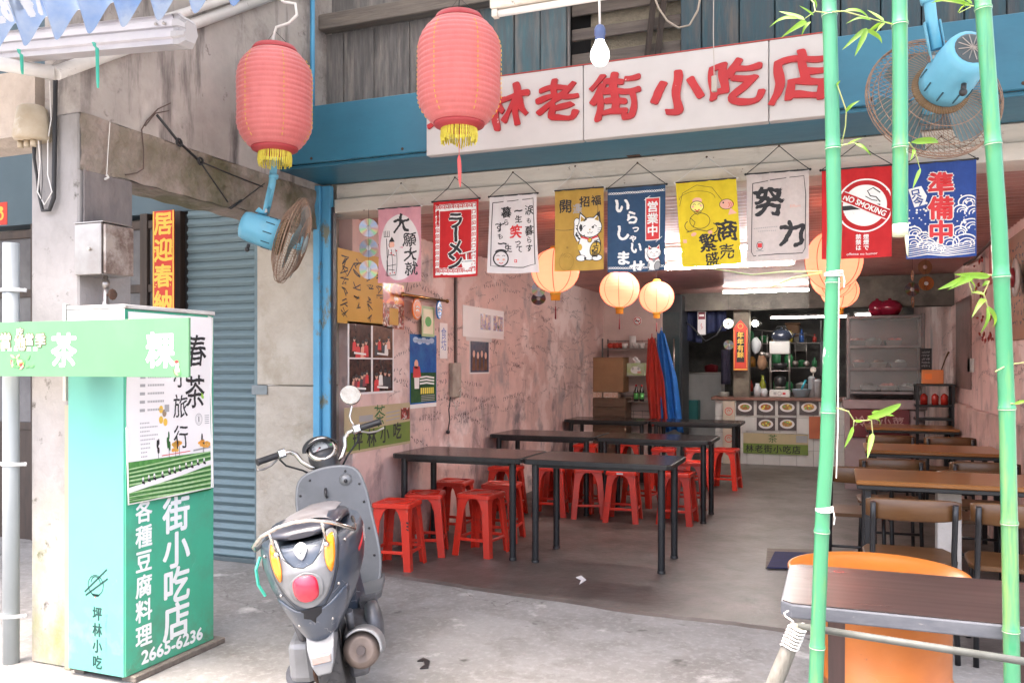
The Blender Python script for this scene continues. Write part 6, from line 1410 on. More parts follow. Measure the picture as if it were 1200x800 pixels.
# pendants on a brass bar
pt2 = thing('pendant_bar', 'horizontal brass bar on the pink wall carrying small hanging tags', 'wall rack', atX(497,349,-3.05))
BRASS = M('brass', (.55,.33,.12), (.35,.2,.08), 30, .25, metal=1)
MB().tube([atX(472,345,-3.05), atX(524,353,-3.05)], .012, 10).ball(atX(472,345,-3.05), .02, 10, 6).ball(atX(524,353,-3.05), .018, 10, 6).build('bar', BRASS, pt2)
MB().tube([atX(478,330,-3.09), atX(475,345,-3.05)], .002, 4).build('string', CABLE, pt2)
for nm, lb, px, py, rx, ry, col_, ct_ in (('oval_tag','orange oval tag hanging from the brass bar',489,362,.105,.085,M('orange_tag',(.80,.20,.03),rough=.3),0),('oval_tag','small blue oval tag hanging at the right end of the brass bar',515,363,.07,.075,M('blue_tag',(.03,.20,.62),rough=.25),0)):
    c_ = atX(px,py,-3.04); t = thing(nm, lb, 'tag', c_); g = MB(); rg = lambda x_, s_: [(x_, c_.y+rx*.75*s_*cos(2*pi*k/24), c_.z+ry*s_*sin(2*pi*k/24)) for k in range(24)]
    g.loft([rg(-3.048,1.0), rg(-3.040,1.0), rg(-3.038,.93)], smooth=False); g.build('plate', col_, t)
    D = Draw((-3.037,c_.y,c_.z),(0,1,0),(0,0,-1),k=.01,N=(1,0,0)); D.ring(WHITEP, 0, 0, rx*75*.8, .5, b=ry*80); D.line(WHITEP, [(-3,-1),(0,-2),(3,-1)], 1.2); D.line(WHITEP, [(-3,1.5),(0,.5),(3,1.5)], 1.2); D.build('print', t)
    MB().tube([c_+P(0,0,ry), P(-3.045,c_.y,atX(px,348,-3.05).z)], .0015, 4).build('string', CABLE, t)
t, D, H_ = wallthing('green_tag', 'pale green card tag hanging under the brass bar between the ovals', 'tag', 490,358,505,394, M('pale_green_card', (.35,.48,.22), rough=.4), off=.03)
D.rect(M('cream_print'), 12, 10, 88, H_-10, L=1); D.ell(M('leaf_print'), 50, H_*.5, 25, 18, L=2); D.build('print', t)
sw = thing('switch_box', 'grimy cream switch box with a dark cable on the pink wall', 'switch', atX(531,446,XW))
a, b = atX(526,425,XW), atX(536,465,XW); MB().rbox((XW+.0,a.y,b.z),(XW+.04,b.y,a.z),.006).build('box', M('grimy_cream', (.42,.36,.30), (.25,.2,.17), 8, .5), sw)
a = atX(533,325,XW); b = atX(533,428,XW); MB().rbox((XW,a.y-.018,b.z),(XW+.018,a.y+.018,2.40),.003).build('conduit', M('dark_conduit', (.10,.07,.065), rough=.6), sw)
MB().tube([atX(528,465,-3.07),atX(526,480,-3.07),atX(527,492,-3.08),atX(525,505,-3.08)],.005,6).ball(atX(525,506,-3.07),.018,8,5).build('cable', CABLE, sw)
MB().tube([atX(534,462,-3.07),atX(541,455,-3.05),atX(538,470,-3.06),atX(535,480,-3.07),atX(532,470,-3.08)],.003,5).build('cable', WIREW, sw)
# handwriting scrawled over the pink walls
def scrawl(wall, X, nx, rows, y0, y1, z0, z1, seed):
    rnd = random.Random(seed); D = Draw((X,0,0),(0,1,0),(0,0,-1),k=1,N=(nx,0,0),step=.0005)
    for _ in range(rows):
        y = rnd.uniform(y0,y1-.3); z = rnd.uniform(z0,z1); s_ = rnd.choice([.012,.018,.025,.04]); sl_ = rnd.uniform(-.3,.3); n = rnd.randint(4,12)
        for k in range(n):
            u = y+k*s_*1.25; v = -(z+sl_*(u-y)); pts = [(u+rnd.uniform(0,1)*s_, v+rnd.uniform(-.6,.6)*s_) for _ in range(rnd.randint(3,6))]; D.line(SCR, pts, s_*.13+.0012, L=1)
    D.build('scrawl', wall, kind='stuff')
SCR = M('marker_scrawl', (.10,.07,.08), rough=.7)
scrawl(lw, XW+.0005, 1, 260, 4.98, 11.4, .85, 2.3, 3); scrawl(rw, 1.1992, -1, 160, 5.1, 11.4, 1.05, 2.3, 5)

# ---- CDs on threads
CDM = bpy.data.materials.new('cd_foil'); n_, L_, p_ = nodes(CDM); p_.inputs['Metallic'].default_value = 1; p_.inputs['Roughness'].default_value = .32
tc = n_.new('ShaderNodeTexCoord'); gr = n_.new('ShaderNodeTexGradient'); gr.gradient_type = 'RADIAL'; L_.new(tc.outputs['Object'], gr.inputs[0]); rmp = n_.new('ShaderNodeValToRGB'); mth = n_.new('ShaderNodeMath'); mth.operation = 'MULTIPLY'; mth.inputs[1].default_value = 3; fr = n_.new('ShaderNodeMath'); fr.operation = 'FRACT'
L_.new(gr.outputs[0], mth.inputs[0]); L_.new(mth.outputs[0], fr.inputs[0]); L_.new(fr.outputs[0], rmp.inputs[0]); L_.new(rmp.outputs[0], p_.inputs['Base Color'])
el = rmp.color_ramp.elements; el[0].color = (.32,.32,.34,1); el[1].color = (.32,.32,.34,1)
for ps, c_ in ((.15,(.2,.42,.24,1)),(.3,(.42,.38,.2,1)),(.42,(.4,.22,.2,1)),(.6,(.35,.35,.38,1)),(.8,(.25,.32,.45,1))): e = el.new(ps); e.color = c_
CDG = M('gold_disc', (.62,.38,.18), rough=.2, metal=1)
def cd(c, r, ndir, label, mat=None, grp='discs hung on threads'):
    q = Vector(ndir).normalized().to_track_quat('Z','Y').to_matrix().to_4x4(); t = thing('compact_disc', label, 'disc', (0,0,0), grp); 
    MB().lathe([(r*.13,0),(r,0),(r,.0015),(r*.13,.0015)], 28, smooth=False).build('disc', mat or CDM, t); MB().lathe([(r*.13,-.0008),(r*.28,-.0008),(r*.28,.0025),(r*.13,.0025)], 18).build('hub_ring', M('clear_hub', (.5,.5,.5), rough=.2), t)
    t.location = c; t.rotation_euler = q.to_euler(); return t
def thread(px, y0, y1, d, label):
    a = atD(px,y0,d); b = atD(px,y1,d); o = MB().tube([a,b], .0011, 4).build('thread', CABLE, loc=a); _props(o, label, 'thread')
cds = [(432,267,5.35,.060,(.5,-.8,.1),'uppermost greenish disc hanging left of the pink banner'),(432,290.5,5.35,.060,(.3,-.9,.1),'middle silver disc hanging left of the pink banner'),(432,316,5.35,.060,(.35,-.9,-.1),'lowest silver disc hanging left of the pink banner'),
 (853.5,379,10.0,.06,(.1,-1,.1),'upper pale disc left of the red hanging plaque'),(854,404,10.0,.06,(.3,-1,.3),'lower rainbow disc left of the red hanging plaque'),
 (1069,339,7.4,.062,(.2,-1,.1),'bright disc hanging below the blue wave banner'),(631,339,6.9,.06,(.6,-.8,.0),'upper faint disc against the pink wall left of the near lantern'),(631,350,6.9,.06,(.2,-.8,.4),'lower faint disc against the pink wall left of the near lantern')]
for px, py, d, r, nd, lb in cds: cd(atD(px,py,d), r, nd, lb)
cd(atD(1084,313,7.2), .062, (.4,-1,0), 'upper brown disc of the pair under the blue wave banner', M('dull_disc', (.30,.24,.14), rough=.3, metal=.8)); cd(atD(1085.5,332,7.2), .062, (.2,-1,0), 'lower copper disc of the pair under the blue wave banner', CDG)
cd(atD(1069,323,7.4), .05, (1,-.3,0), 'narrow edge-on disc above the bright disc', CDG); cd(atD(1069.5,354,7.4), .05, (1,-.35,0), 'narrow edge-on disc below the bright disc', CDG)
for px, y0, y1, d, lb in ((432,245,328,5.34,'thin thread holding the three silver discs'),(1069.3,300,362,7.38,'thread holding the bright disc string'),(1085,292,340,7.18,'thread holding the two brown discs'),(853.6,345,415,9.98,'thread holding the pale discs by the plaque')): thread(px,y0,y1,d,lb)
# ================================================================== FOREGROUND: table, drum, bamboo
FTOP = M('walnut_laminate', (.032,.020,.019), (.022,.015,.015), 5, .30, stretch=(.35,9,1), c3=(.048,.034,.031), sc3=3, t3=(.55,.7), rv=.08); mixin(FTOP, (.5,.48,.45), noisemask(26, .70, .73, w=3))
FEDG = M('grey_table_edge', (.09,.095,.11), (.065,.07,.085), 20, .5, stretch=(1,1,3), c3=(.17,.16,.16), sc3=14, t3=(.6,.66)); mixin(FTOP, (.16,.155,.16), lambda n, L, co: zmask(0,1)(n, L, co) if False else noisemask(1.2,.8,.9)(n, L, co))
z = .75; a = atZ(914,706,z); yb_ = atZ(941,661,z).y
ft = thing('street_table', 'dark wood table with worn grey edge in the foreground at lower right', 'table', (.6,(a.y+yb_)/2,0))
x0, x1, y0, y1 = a.x, 1.5, a.y, yb_; c = .028
pl = [(x0+c,y0),(x1,y0),(x1,y1),(x0+c,y1),(x0,y1-c),(x0,y0+c)]
MB().prism(pl, lambda p: (p[0],p[1],z-.038), lambda p: (p[0],p[1],z-.0015)).build('table_edge', FEDG, ft, bevel=.004)
MB().prism([(x0+c+.004,y0+.006),(x1-.01,y0+.006),(x1-.01,y1-.006),(x0+c+.004,y1-.006),(x0+.006,y1-c),(x0+.006,y0+c)], lambda p: (p[0],p[1],z-.001), lambda p: (p[0],p[1],z+.0015)).build('tabletop', FTOP, ft)
D = Draw((0,0,z+.0018),(1,0,0),(0,-1,0),k=1,N=(0,0,1),step=.0003)
q = atZ(983,670,z); D.ring(M('red_ring_print',(.35,.03,.03),rough=.5), q.x, -q.y, .014, .0025, b=.012); q = atZ(946,662,z); D.ring(M('grey_ring_print',(.06,.06,.06),rough=.5), q.x, -q.y+.02, .018, .003, b=.016); D.ring(M('grey_ring_print'), q.x-.02, -q.y+.02, .010, .002); D.build('stain_rings', ft)
LEGW = M('dark_brown_leg', (.08,.04,.035), (.05,.028,.025), 7, .5, stretch=(4,4,.5))
for lx, ly, dx in ((x0+.14,y1-.05,0),(.62,y0+.10,-.06),(.50,y1-.06,-.05),(x1-.1,y0+.1,0)): MB().loft([[(lx+dx-.022,ly-.022,0),(lx+dx+.022,ly-.022,0),(lx+dx+.022,ly+.022,0),(lx+dx-.022,ly+.022,0)],[(lx-.025,ly-.025,z-.039),(lx+.025,ly-.025,z-.039),(lx+.025,ly+.025,z-.039),(lx-.025,ly+.025,z-.039)]], smooth=False).build('leg', LEGW, ft)
WPP = M('flaky_white_paint', (.22,.21,.19), (.13,.12,.10), 9, .7, bump=.5, bsc=30, c3=(.24,.22,.17), sc3=7, t3=(.54,.6), stretch=(2,2,.6))
p0, p1 = atY(935,733,2.235), atY(1230,779,2.235)
o = MB().tube([p0,p1], .009, 10).build('rail_pipe', M('chalky_grey_pipe', (.10,.105,.095), (.07,.072,.065), 14, .6, c3=(.18,.14,.11), sc3=12, t3=(.6,.66)), loc=p0); _props(o, 'chalky grey pipe running under the front edge of the street table', 'pipe')
p0, p1 = atD(935,733,2.12), atD(903,812,2.14)
g = MB(); g.tube([p0+(p1-p0)*k for k in (0,.25,.5,1,2.4,4.1)], [.020,.019,.020,.021,.022,.022], 12); o = g.build('bamboo_stump', WPP, loc=p1); _props(o, 'slanting whitewashed bamboo stump tied under the street table corner', 'bamboo')
t_ = thing('twine', 'frayed white twine binding the whitewashed bamboo to the table corner', 'twine', p0)
for k in range(7):
    cc = p0+(p1-p0)*(.02+.045*k); g = MB(); g.tube([cc+Vector((.0225*cos(i*pi/6+k), .0225*sin(i*pi/6+k), .006*sin(i*pi/3+k*2))) for i in range(13)], .0028, 5, cap=False); g.build('strand', WIREW, t_)
MB().tube([atD(930,728,2.08),atD(921,722,2.1),atD(919,718,2.12),atD(924,715,2.13)], .002, 4).build('strand', WIREW, t_)

ORD = M('orange_plastic_drum', (.36,.11,.018), (.29,.085,.014), 4, .45, c3=(.30,.10,.03), sc3=5, t3=(.6,.72), stretch=(1,1,1.5)); mixin(ORD, (.10,.05,.03), noisemask(14, .68, .74, w=2)); mixin(ORD, (.30,.12,.04), linemask(9, .006, 2, 4, .5, .6, 2, (.4,.4,2)))
dr = thing('orange_drum', 'big orange plastic drum with a wide pale-rimmed lid behind the street table', 'drum', (.125,3.30,0))
cc = Vector((.165,3.30,0))
MB().lathe([(.001,.0),(.205,.0),(.212,.02),(.214,.25),(.220,.252),(.220,.27),(.214,.272),(.216,.50),(.228,.52),(.228,.545),(.20,.55)], 40, c=cc).build('body', ORD, dr)
MB().lathe([(.20,.551),(.285,.60),(.300,.625),(.306,.630),(.306,.640),(.296,.642),(.28,.625),(.22,.598),(.001,.590)], 48, c=cc+P(-.03,0,0)).build('lid', M('orange_lid', (.44,.14,.022), (.38,.115,.018), 5, .35), dr)

MINT = M('mint_painted_bamboo', (.045,.225,.11), (.035,.185,.088), 3, .28, stretch=(3,3,.4), c3=(.10,.22,.06), sc3=5, t3=(.54,.66), coat=.35); mixin(MINT, (.72,.80,.72), noisemask(24, .655, .69, w=3, stretch=(1,1,.4))); mixin(MINT, (.20,.30,.07), noisemask(4, .54, .68, w=8, stretch=(2,2,.22))); mixin(MINT, (.02,.13,.07), noisemask(6, .55, .7, w=18, stretch=(4,4,.3))); mixin(MINT, (.10,.09,.05), noisemask(45, .68, .71, w=28))
LEAF = M('bamboo_leaf', (.14,.27,.02), (.10,.22,.018), 14, .5)
n_, L_, p_ = nodes(LEAF); tr_ = n_.new('ShaderNodeBsdfTranslucent'); tr_.inputs[0].default_value = (.30,.50,.05,1); mx_ = n_.new('ShaderNodeMixShader'); mx_.inputs[0].default_value = .4; L_.new(p_.outputs[0], mx_.inputs[1]); L_.new(tr_.outputs[0], mx_.inputs[2]); L_.new(mx_.outputs[0], n_['Material Output'].inputs[0])
TWIG = M('green_twig', (.28,.40,.12), (.35,.34,.14), 10, .6)
def bamboo(label, pts, r, d, node_ys, open_end=False):
    """pts in photo pixels at distance d; straight runs with a raised node ring where the culm's joints are"""
    P3 = [atD(x, y, d) for x, y in pts]; t = thing('bamboo_pole', label, 'bamboo', P3[-1])
    def at(y):
        for i in range(len(pts)-1):
            (xa, ya), (xb, yb) = pts[i], pts[i+1]
            if ya <= y <= yb: return P3[i].lerp(P3[i+1], (y-ya)/(yb-ya))
        return P3[-1]
    ys = sorted(set([p[1] for p in pts]+[y+o for y in node_ys for o in (-14,-3,-1.2,0,1.2,4,14)])); ys = [y for y in ys if pts[0][1] <= y <= pts[-1][1]]
    pp, rr = [], []
    for y in ys:
        pp.append(at(y)); e = min([abs(y-k) for k in node_ys] or [99]); rr.append(r*(1.10 if e < 1 else 1.07 if e <= 1.3 else 1.0 if e <= 4 else .985))
    g = MB(); g.tube(pp, rr, 18, cap=not open_end); g.build('culm', MINT, t)
    for y in node_ys:
        if ys[0] < y < ys[-1]:
            c0 = at(y+1.5); g = MB(); ax = (at(y+6)-at(y-6)).normalized(); u = ax.cross(P(0,1,0)).normalized(); v = ax.cross(u)
            g.tube([c0+(u*cos(k*pi/9)+v*sin(k*pi/9))*r*1.03 for k in range(19)], .0012, 5, cap=False); g.build('node_ring', M('pale_node', (.30,.42,.30), (.5,.5,.4), 60, .5), t)
    if open_end:
        e = P3[-1]; MB().tube([e+P(0,0,.004), e+P(0,0,.05)], [r*.86,r*.86], 16, cap=True).build('pith', M('bamboo_pith', (.75,.66,.45), (.6,.5,.3), 30, .8), t)
        g = MB(); g.tube([e+P(0,0,.0),e+P(0,0,.03)],[r*.99,r*.99],18,cap=False); g.loft([[e+P(r*cos(a_),r*sin(a_),0) for a_ in (-.9,-.5,-.1,.2)],[e+P(r*cos(a_),r*sin(a_),-l) for a_, l in ((-.9,.01),(-.5,.045),(-.1,.05),(.2,.03))]], closed=False, cap=False); o = g.build('splinter', M('split_bamboo', (.72,.66,.48), (.5,.6,.4), 30, .7), t); md = o.modifiers.new('th','SOLIDIFY'); md.thickness = .003
    return t
b1 = bamboo('mint green bamboo pole in front of the street table, left of the three', [(966,-240),(970,-60),(975,120),(978,270),(969,530),(964,600),(956,800),(946,1088)], .0177, 2.05, [17,173,330,482,622,757,930])
b2 = bamboo('short mint green bamboo hanging at top with a cut splintered end', [(1052,-240),(1054,-60),(1055,120),(1055,277)], .0186, 2.08, [28,172], True)
b3 = bamboo('mint green bamboo pole at the right edge crossing the street table', [(1136,-240),(1147,-60),(1159,100),(1171,270),(1180,480),(1183,620),(1186,800),(1191,1110)], .0182, 2.0, [10,168,323,478,612,738,900])
def leafmesh(a, b, wd, bend, nrm):
    g = MB(); ax = (b-a); l = ax.length; ax.normalize(); s = ax.cross(nrm).normalized(); up = s.cross(ax)
    def f(u, v):
        ww = wd*(sin(pi*min(1,u**.62))**.8)*.5*(1-u*.15); x = (2*v-1); return a+ax*(l*u)+up*(bend*l*sin(pi*u)*.35)+s*(x*ww)+up*(abs(x)*ww*.35)
    g.grid(f, 8, 2); return g
def sprig(parent, stems, leaves, ox, oy, d):
    f = lambda p, dd=0: atD(ox+p[0]/2.9625, oy+p[1]/2.9625, d+dd)
    for s_ in stems: MB().tube([f(p, .01*i) for i, p in enumerate(s_)], [.0016]*(len(s_)-1)+[.001], 5).build('twig', TWIG, parent)
    for a_, b_ in leaves:
        dd = random.uniform(-.05,.05); A_, B_ = f(a_), f(b_, dd); n_ = (-FW + P(random.uniform(-.5,.5),0,random.uniform(0,.8))).normalized(); l = (B_-A_).length
        leafmesh(A_, B_, max(.009, min(.019, l*.17)), random.choice((-1,1))*.25+.3, n_).build('leaf', LEAF, parent)
sprig(b1, [[(500,45),(460,40),(425,65)],[(460,40),(455,10),(430,-15)],[(520,42),(560,40),(640,62),(725,85)]],
 [((425,70),(333,40)),((405,65),(300,97)),((430,75),(340,133)),((445,75),(413,126)),((455,55),(403,20)),((465,30),(425,-15)),((560,38),(650,68)),((700,75),(640,35)),((655,72),(565,85)),((690,78),(628,124)),((640,98),(553,175)),((640,100),(596,198)),((632,102),(692,153)),((700,80),(672,112)),((735,88),(690,75))], 800, 0, 2.03)
sprig(b1, [[(535,290),(568,385),(565,440),(550,510)],[(550,505),(600,495)]], [((566,390),(616,349)),((598,498),(656,543)),((570,503),(625,478)),((535,300),(548,280))], 800, 0, 2.03)
sprig(b2, [[(785,495),(805,520),(825,590)]], [((790,495),(888,497)),((826,585),(798,657)),((800,520),(790,560))], 800, 0, 2.06)
sprig(b3, [[(1010,22),(940,8),(870,0)],[(1000,25),(960,45)]], [((1000,18),(905,-2)),((980,10),(860,12)),((940,2),(840,-12)),((1000,24),(955,46)),((1005,15),(960,-20))], 800, 0, 2.0)
sprig(b3, [[(1072,155),(1030,150),(990,165),(1005,215),(1045,222)],[(1065,175),(1045,220),(1060,270)],[(1085,490),(1130,465),(1185,458)]], [((1068,160),(940,152)),((1025,152),(884,206)),((1005,160),(917,208)),((988,166),(1003,226)),((1048,225),(998,223)),((1052,240),(1003,304)),((1056,265),(1033,358)),((1060,262),(1069,342)),((1062,175),(1040,195))], 800, 270, 1.98)
sprig(b1, [[(535,615),(575,628),(595,660),(655,658)],[(595,662),(592,685)],[(655,658),(660,705)]], [((592,680),(560,756)),((640,655),(758,600)),((655,632),(735,643)),((640,645),(684,680)),((660,702),(641,792)),((597,662),(625,663))], 800, 270, 2.02)
sprig(b3, [[(1140,600),(1160,602),(1195,592)]], [((1150,602),(1200,590))], 800, 270, 1.98)
for px, py, d, w_, lb in ((977,321,2.05,.021,'white string tied round the left bamboo pole beside the lit lanterns'),(966,596,2.05,.020,'white string tied low on the left bamboo pole above the street table')):
    c0 = atD(px,py,d); t_ = thing('string_tie', lb, 'string', c0, 'strings tied on the bamboo')
    for k in range(3): g = MB(); g.tube([c0+P(w_*cos(i*pi/8), w_*sin(i*pi/8), .003*k-.003+.003*sin(i*pi/8+k)) for i in range(17)], .0018, 5, cap=False); g.build('loop', WIREW, t_)
    MB().tube([c0+P(w_,-.0,0), c0+P(w_+.004,-.01,-.02), c0+P(w_+.002,-.01,-.035)], .0015, 4).build('loose_end', WIREW, t_)
o = MB().tube([atD(983,325,2.03),atD(982,500,2.03),atD(980,560,2.03)], .0012, 4).build('string', WIREW, loc=atD(982,450,2.03)); _props(o, 'thin white string hanging down along the left bamboo pole', 'string')
o = MB().tube([atD(963,318,2.06),atD(920,318,2.4),atD(880,322,2.8),atD(830,314,3.2)], .0016, 4).tube([atD(963,320,2.06),atD(930,325,2.3),atD(905,336,2.5)], .002, 4).build('string', TWIG, loc=atD(920,318,2.4)); _props(o, 'dry thin twig string stretching left from the bamboo tie past the ceiling tubes', 'twig')
# mat and scraps on the floor
mt = thing('floor_mat', 'dark blue mat on a worn board on the inner floor behind the drum', 'mat', atZ(930,658,.01))
def quad(pts, z0, z1): return MB().prism([tuple(atZ(x,y,0)[:2]) for x, y in pts], lambda p: (p[0],p[1],z0), lambda p: (p[0],p[1],z1))
quad([(897,668),(899,645),(1000,648),(1005,671)], .0125, .020).build('board', WOODRAW, mt); quad([(899,669),(908,650),(1000,653),(1003,672)], .0205, .028).build('mat', M('navy_mat', (.012,.018,.09), (.008,.012,.06), 30, .8), mt)
for nm, lb, ct_, pts, m in (('paper_scrap','crumpled white paper scrap on the dark inner floor',"paper",[(675,679),(681,677),(687,682),(679,687),(681,682)],PAPER),('black_strap','small curled black strap lying on the concrete in the foreground',"strap",[(489,775),(496,771),(504,775),(502,783),(492,784),(498,779),(496,775)],BLK)):
    o = quad(pts, .0135 if 'inner' in lb else .001, .018 if 'inner' in lb else .006).build(nm, m, loc=atZ(*pts[0],0)); _props(o, lb, ct_)

# ================================================================== BACK OF THE SHOP
def yb(px0, py0, px1, py1, Y, dep=.02):          # box between two photo corners on the plane Y, going back by dep
    a, b = atY(px0,py0,Y), atY(px1,py1,Y); cz = atY((px0+px1)/2,py0,Y).z, atY((px0+px1)/2,py1,Y).z
    return (a.x, Y, cz[1]), (b.x, Y+dep, cz[0])
TILE = M('white_tile', (.62,.60,.58), (.55,.53,.50), 4, .3); GROUT = M('grout', (.35,.33,.31), rough=.9)
ct = thing('serving_counter', 'white tiled serving counter with food photos and an olive menu banner', 'counter', atY(915,543,12.05))
lo, hi = yb(838,467,994,546,12.05,.5); lo = (lo[0],lo[1],0)
MB().box(lo, (hi[0],hi[1],hi[2]-.03)).build('body', GROUT, ct)
MB().rbox((lo[0]-.05,12.0,hi[2]-.028), (hi[0]+.05,12.6,hi[2]+.015), .004).build('worktop', M('brown_worktop', (.22,.10,.07), (.16,.07,.05), 6, .35), ct)
nx, nz = 8, 4; tw = (hi[0]-lo[0])/nx; th_ = (hi[2]-.035)/nz; tm = None
for i in range(nx):
    for j in range(nz):
        if tm is None: o0 = MB().rbox((lo[0]+.003,12.04,.003),(lo[0]+tw-.003,12.049,th_-.003),.002).build('tile', TILE, ct); tm = o0.data
        else: o = bpy.data.objects.new('tile', tm); COL.objects.link(o); o.parent = ct; o.location = (i*tw, 0, j*th_)
DISH = M('plate_print', (.72,.68,.66), rough=.4); FOODS = [M('stew_print', (.30,.12,.03), (.5,.25,.06), 40, .4), M('chili_print', (.45,.07,.02), (.3,.15,.03), 40, .4), M('greens_print', (.20,.18,.03), (.4,.2,.05), 40, .4)]
k = 0
DKB = M('menu_dark_print', (.07,.05,.05), rough=.4)
for (a_, b_, c_, d_) in ((862,465,884,484),(886,465,909,484),(911,465,934,484),(936,465,960,484),(862,486,884,502),(886,486,909,502),(911,486,934,502)):
    l2, h2 = yb(a_+.7,b_+3.2,c_-.7,d_+2.2,12.03,.006); o = MB().box(l2,h2).build('menu_photo', DKB if k != 4 else TILE, ct)
    if k != 4:
        D = Draw(((l2[0]+h2[0])/2,12.0292,(l2[2]+h2[2])/2),(1,0,0),(0,0,-1),k=(h2[0]-l2[0])/100,N=(0,-1,0),step=.0008)
        D.ell(DISH,0,0,40,26,L=1); D.ell(FOODS[k%3],0,-2,28,17,L=2)
        for q in range(14): D.ell(random.choice(FOODS+[M('leaf_print'),YELP]),random.uniform(-20,20),random.uniform(-13,9),6,4,L=3+q*.1,n=8,rot=q)
        D.build('print', o)
    k += 1
l2, h2 = yb(871,508,947,532,12.03,.004); o = MB().box(l2,h2).build('menu_banner', M('beige_banner'), ct)
D = Draw((l2[0],12.029,h2[2]),(1,0,0),(0,0,-1),k=(h2[0]-l2[0])/100,N=(0,-1,0),step=.0008); H_ = 100*(h2[2]-l2[2])/(h2[0]-l2[0])
D.rect(M('olive_banner_print'),0,H_*.5,100,H_,L=1); [D.ch(INK,c,10+i*14.5,H_*.76,11,bold=.02,L=2) for i,c in enumerate('林老街小吃店')]; D.rect(GREYP,82,2,99,H_*.4,L=2); D.ch(M('tea_green_dark'),'茶',46,H_*.25,12,L=2); D.build('print', o)
l2, h2 = yb(948,488,963,514,12.02,.01); MB().box(l2,h2).build('orange_tile', M('terracotta_tile', (.50,.13,.05), (.4,.1,.04), 6, .5), ct)
l2, h2 = yb(847,470,861,545,11.98,.05); o = MB().rbox((l2[0],l2[1],0),h2,.004).build('end_post', M('cream_post', (.60,.50,.40), (.5,.42,.33), 6, .6), ct)
D = Draw(((l2[0]+h2[0])/2,11.979,h2[2]),(1,0,0),(0,0,-1),k=.01,N=(0,-1,0)); 
for v in (14,32,52,70): D.ring(REDP,0,v,5,.9); D.line(REDP,[(-2,v),(0,v-3),(2,v)],.9)
D.build('print', o)
# post with red plaque
CP = M('grimy_concrete_post', (.20,.17,.13), (.12,.10,.08), 6, .8, bump=.4)
l2, h2 = yb(859,352,878,467,12.1,.2); o = MB().rbox((l2[0],l2[1],h2[2]-1.6 if False else l2[2]),(h2[0],h2[1],2.2),.01).build('concrete_post', CP, loc=((l2[0]+h2[0])/2,12.2,l2[2])); _props(o, 'grimy square concrete post standing on the serving counter behind the red plaque', 'post')
pq = thing('red_plaque', 'red hanging plaque with a black gold-lettered centre on the kitchen post', 'plaque', atY(868,405,12.0))
a, b = atY(859.5,385,12.0), atY(876,434,12.0); cx_ = (a.x+b.x)/2; W2 = (b.x-a.x)/2
MB().prism([(cx_-W2,b.z),(cx_+W2,b.z),(cx_+W2,a.z),(cx_+W2*.5,a.z+.07),(cx_,a.z+.12),(cx_-W2*.5,a.z+.07),(cx_-W2,a.z)], lambda p: (p[0],12.0,p[1]), lambda p: (p[0],12.015,p[1])).build('board', REDPAPER, pq)
D = Draw((cx_,11.999,a.z),(1,0,0),(0,0,-1),k=W2/50,N=(0,-1,0),step=.0008); H_ = (a.z-b.z)/D.k
D.rect(INK,-28,25,28,H_-60,L=1); D.ring(GOLDP,0,-18,18,3,L=1); D.col(GOLDP,'年年有餘',0,48,40,48,bold=.03,L=2); D.line(GOLDP,[(-50,H_-8),(50,H_-8)],8,L=1); D.line(GOLDP,[(-45,10),(-45,H_-20)],3,L=1); D.line(GOLDP,[(45,10),(45,H_-20)],3,L=1); D.build('print', pq)
# things on the counter
zc = hi[2]+.015
def on(px, Y=12.3): return atY(px, 460, Y).x
rk = thing('drink_rack', 'steel dispenser rack with glass shelves on the serving counter', 'rack', (on(914),12.3,zc)); x0, x1 = on(902), on(926)
MB().rbox((x0,12.22,zc+.001),(x1,12.42,zc+.10),.006).build('base_box', M('white_appliance', (.60,.60,.58), rough=.35), rk)
for x in (x0+.01,x1-.01): 
    for y in (12.23,12.41): MB().cyl((x,y,zc+.10),(x,y,zc+.66),.009,n=8).build('post', STEEL, rk)
MB().rbox((x0,12.22,zc+.36),(x1,12.42,zc+.372),.002).build('shelf', STEEL, rk); MB().rbox((x0,12.22,zc+.60),(x1,12.42,zc+.78),.01).build('top_box', M('white_appliance'), rk)
D = Draw(((x0+x1)/2,12.2195,zc+.05),(1,0,0),(0,0,-1),k=.01,N=(0,-1,0)); D.ring(GREYP,0,0,2.4,.8); D.rect(GREYP,-8,-2,-4,2); D.rect(REDP,4,-1.5,8,1.5); D.build('print', rk)
def lathed(nm, lb, cat_, c, prof, m, **k): o = MB().lathe(prof, 20, c=c).build(nm, m, loc=c); _props(o, lb, cat_, k.get('group')); return o
cR = P((x0+x1)/2,12.32,0)
h_ = thing('kettle', 'dark shiny kettle on top of the dispenser rack', 'kettle', cR+P(.02,0,zc+.781)); kc = cR+P(.02,0,zc+.781)
MB().lathe([(.001,0),(.10,0),(.135,.04),(.14,.09),(.11,.14),(.05,.165),(.02,.17),(.015,.19),(.001,.195)], 24, c=kc).build('body', M('dark_enamel', (.04,.05,.08), rough=.15, coat=.6), h_)
MB().tube([kc+P(.10,-.02,.05),kc+P(.16,-.02,.07),kc+P(.19,-.02,.11)],[.02,.014,.010],8).build('spout', M('dark_enamel'), h_); MB().tube([kc+P(-.09,0,.14),kc+P(-.05,0,.21),kc+P(.05,0,.21),kc+P(.09,0,.14)],.008,8).build('handle', BLK, h_)
lathed('black_bowl','round black bowl on the middle shelf of the dispenser rack','bowl',cR+P(0,0,zc+.373),[(.001,0),(.05,0),(.09,.05),(.10,.10),(.095,.10),(.05,.02),(.001,.02)],BLK)
lathed('steel_bowl','shallow steel bowl on the base of the dispenser rack','bowl',cR+P(0,0,zc+.101),[(.001,0),(.05,0),(.09,.04),(.088,.042),(.05,.01),(.001,.01)],STEEL)
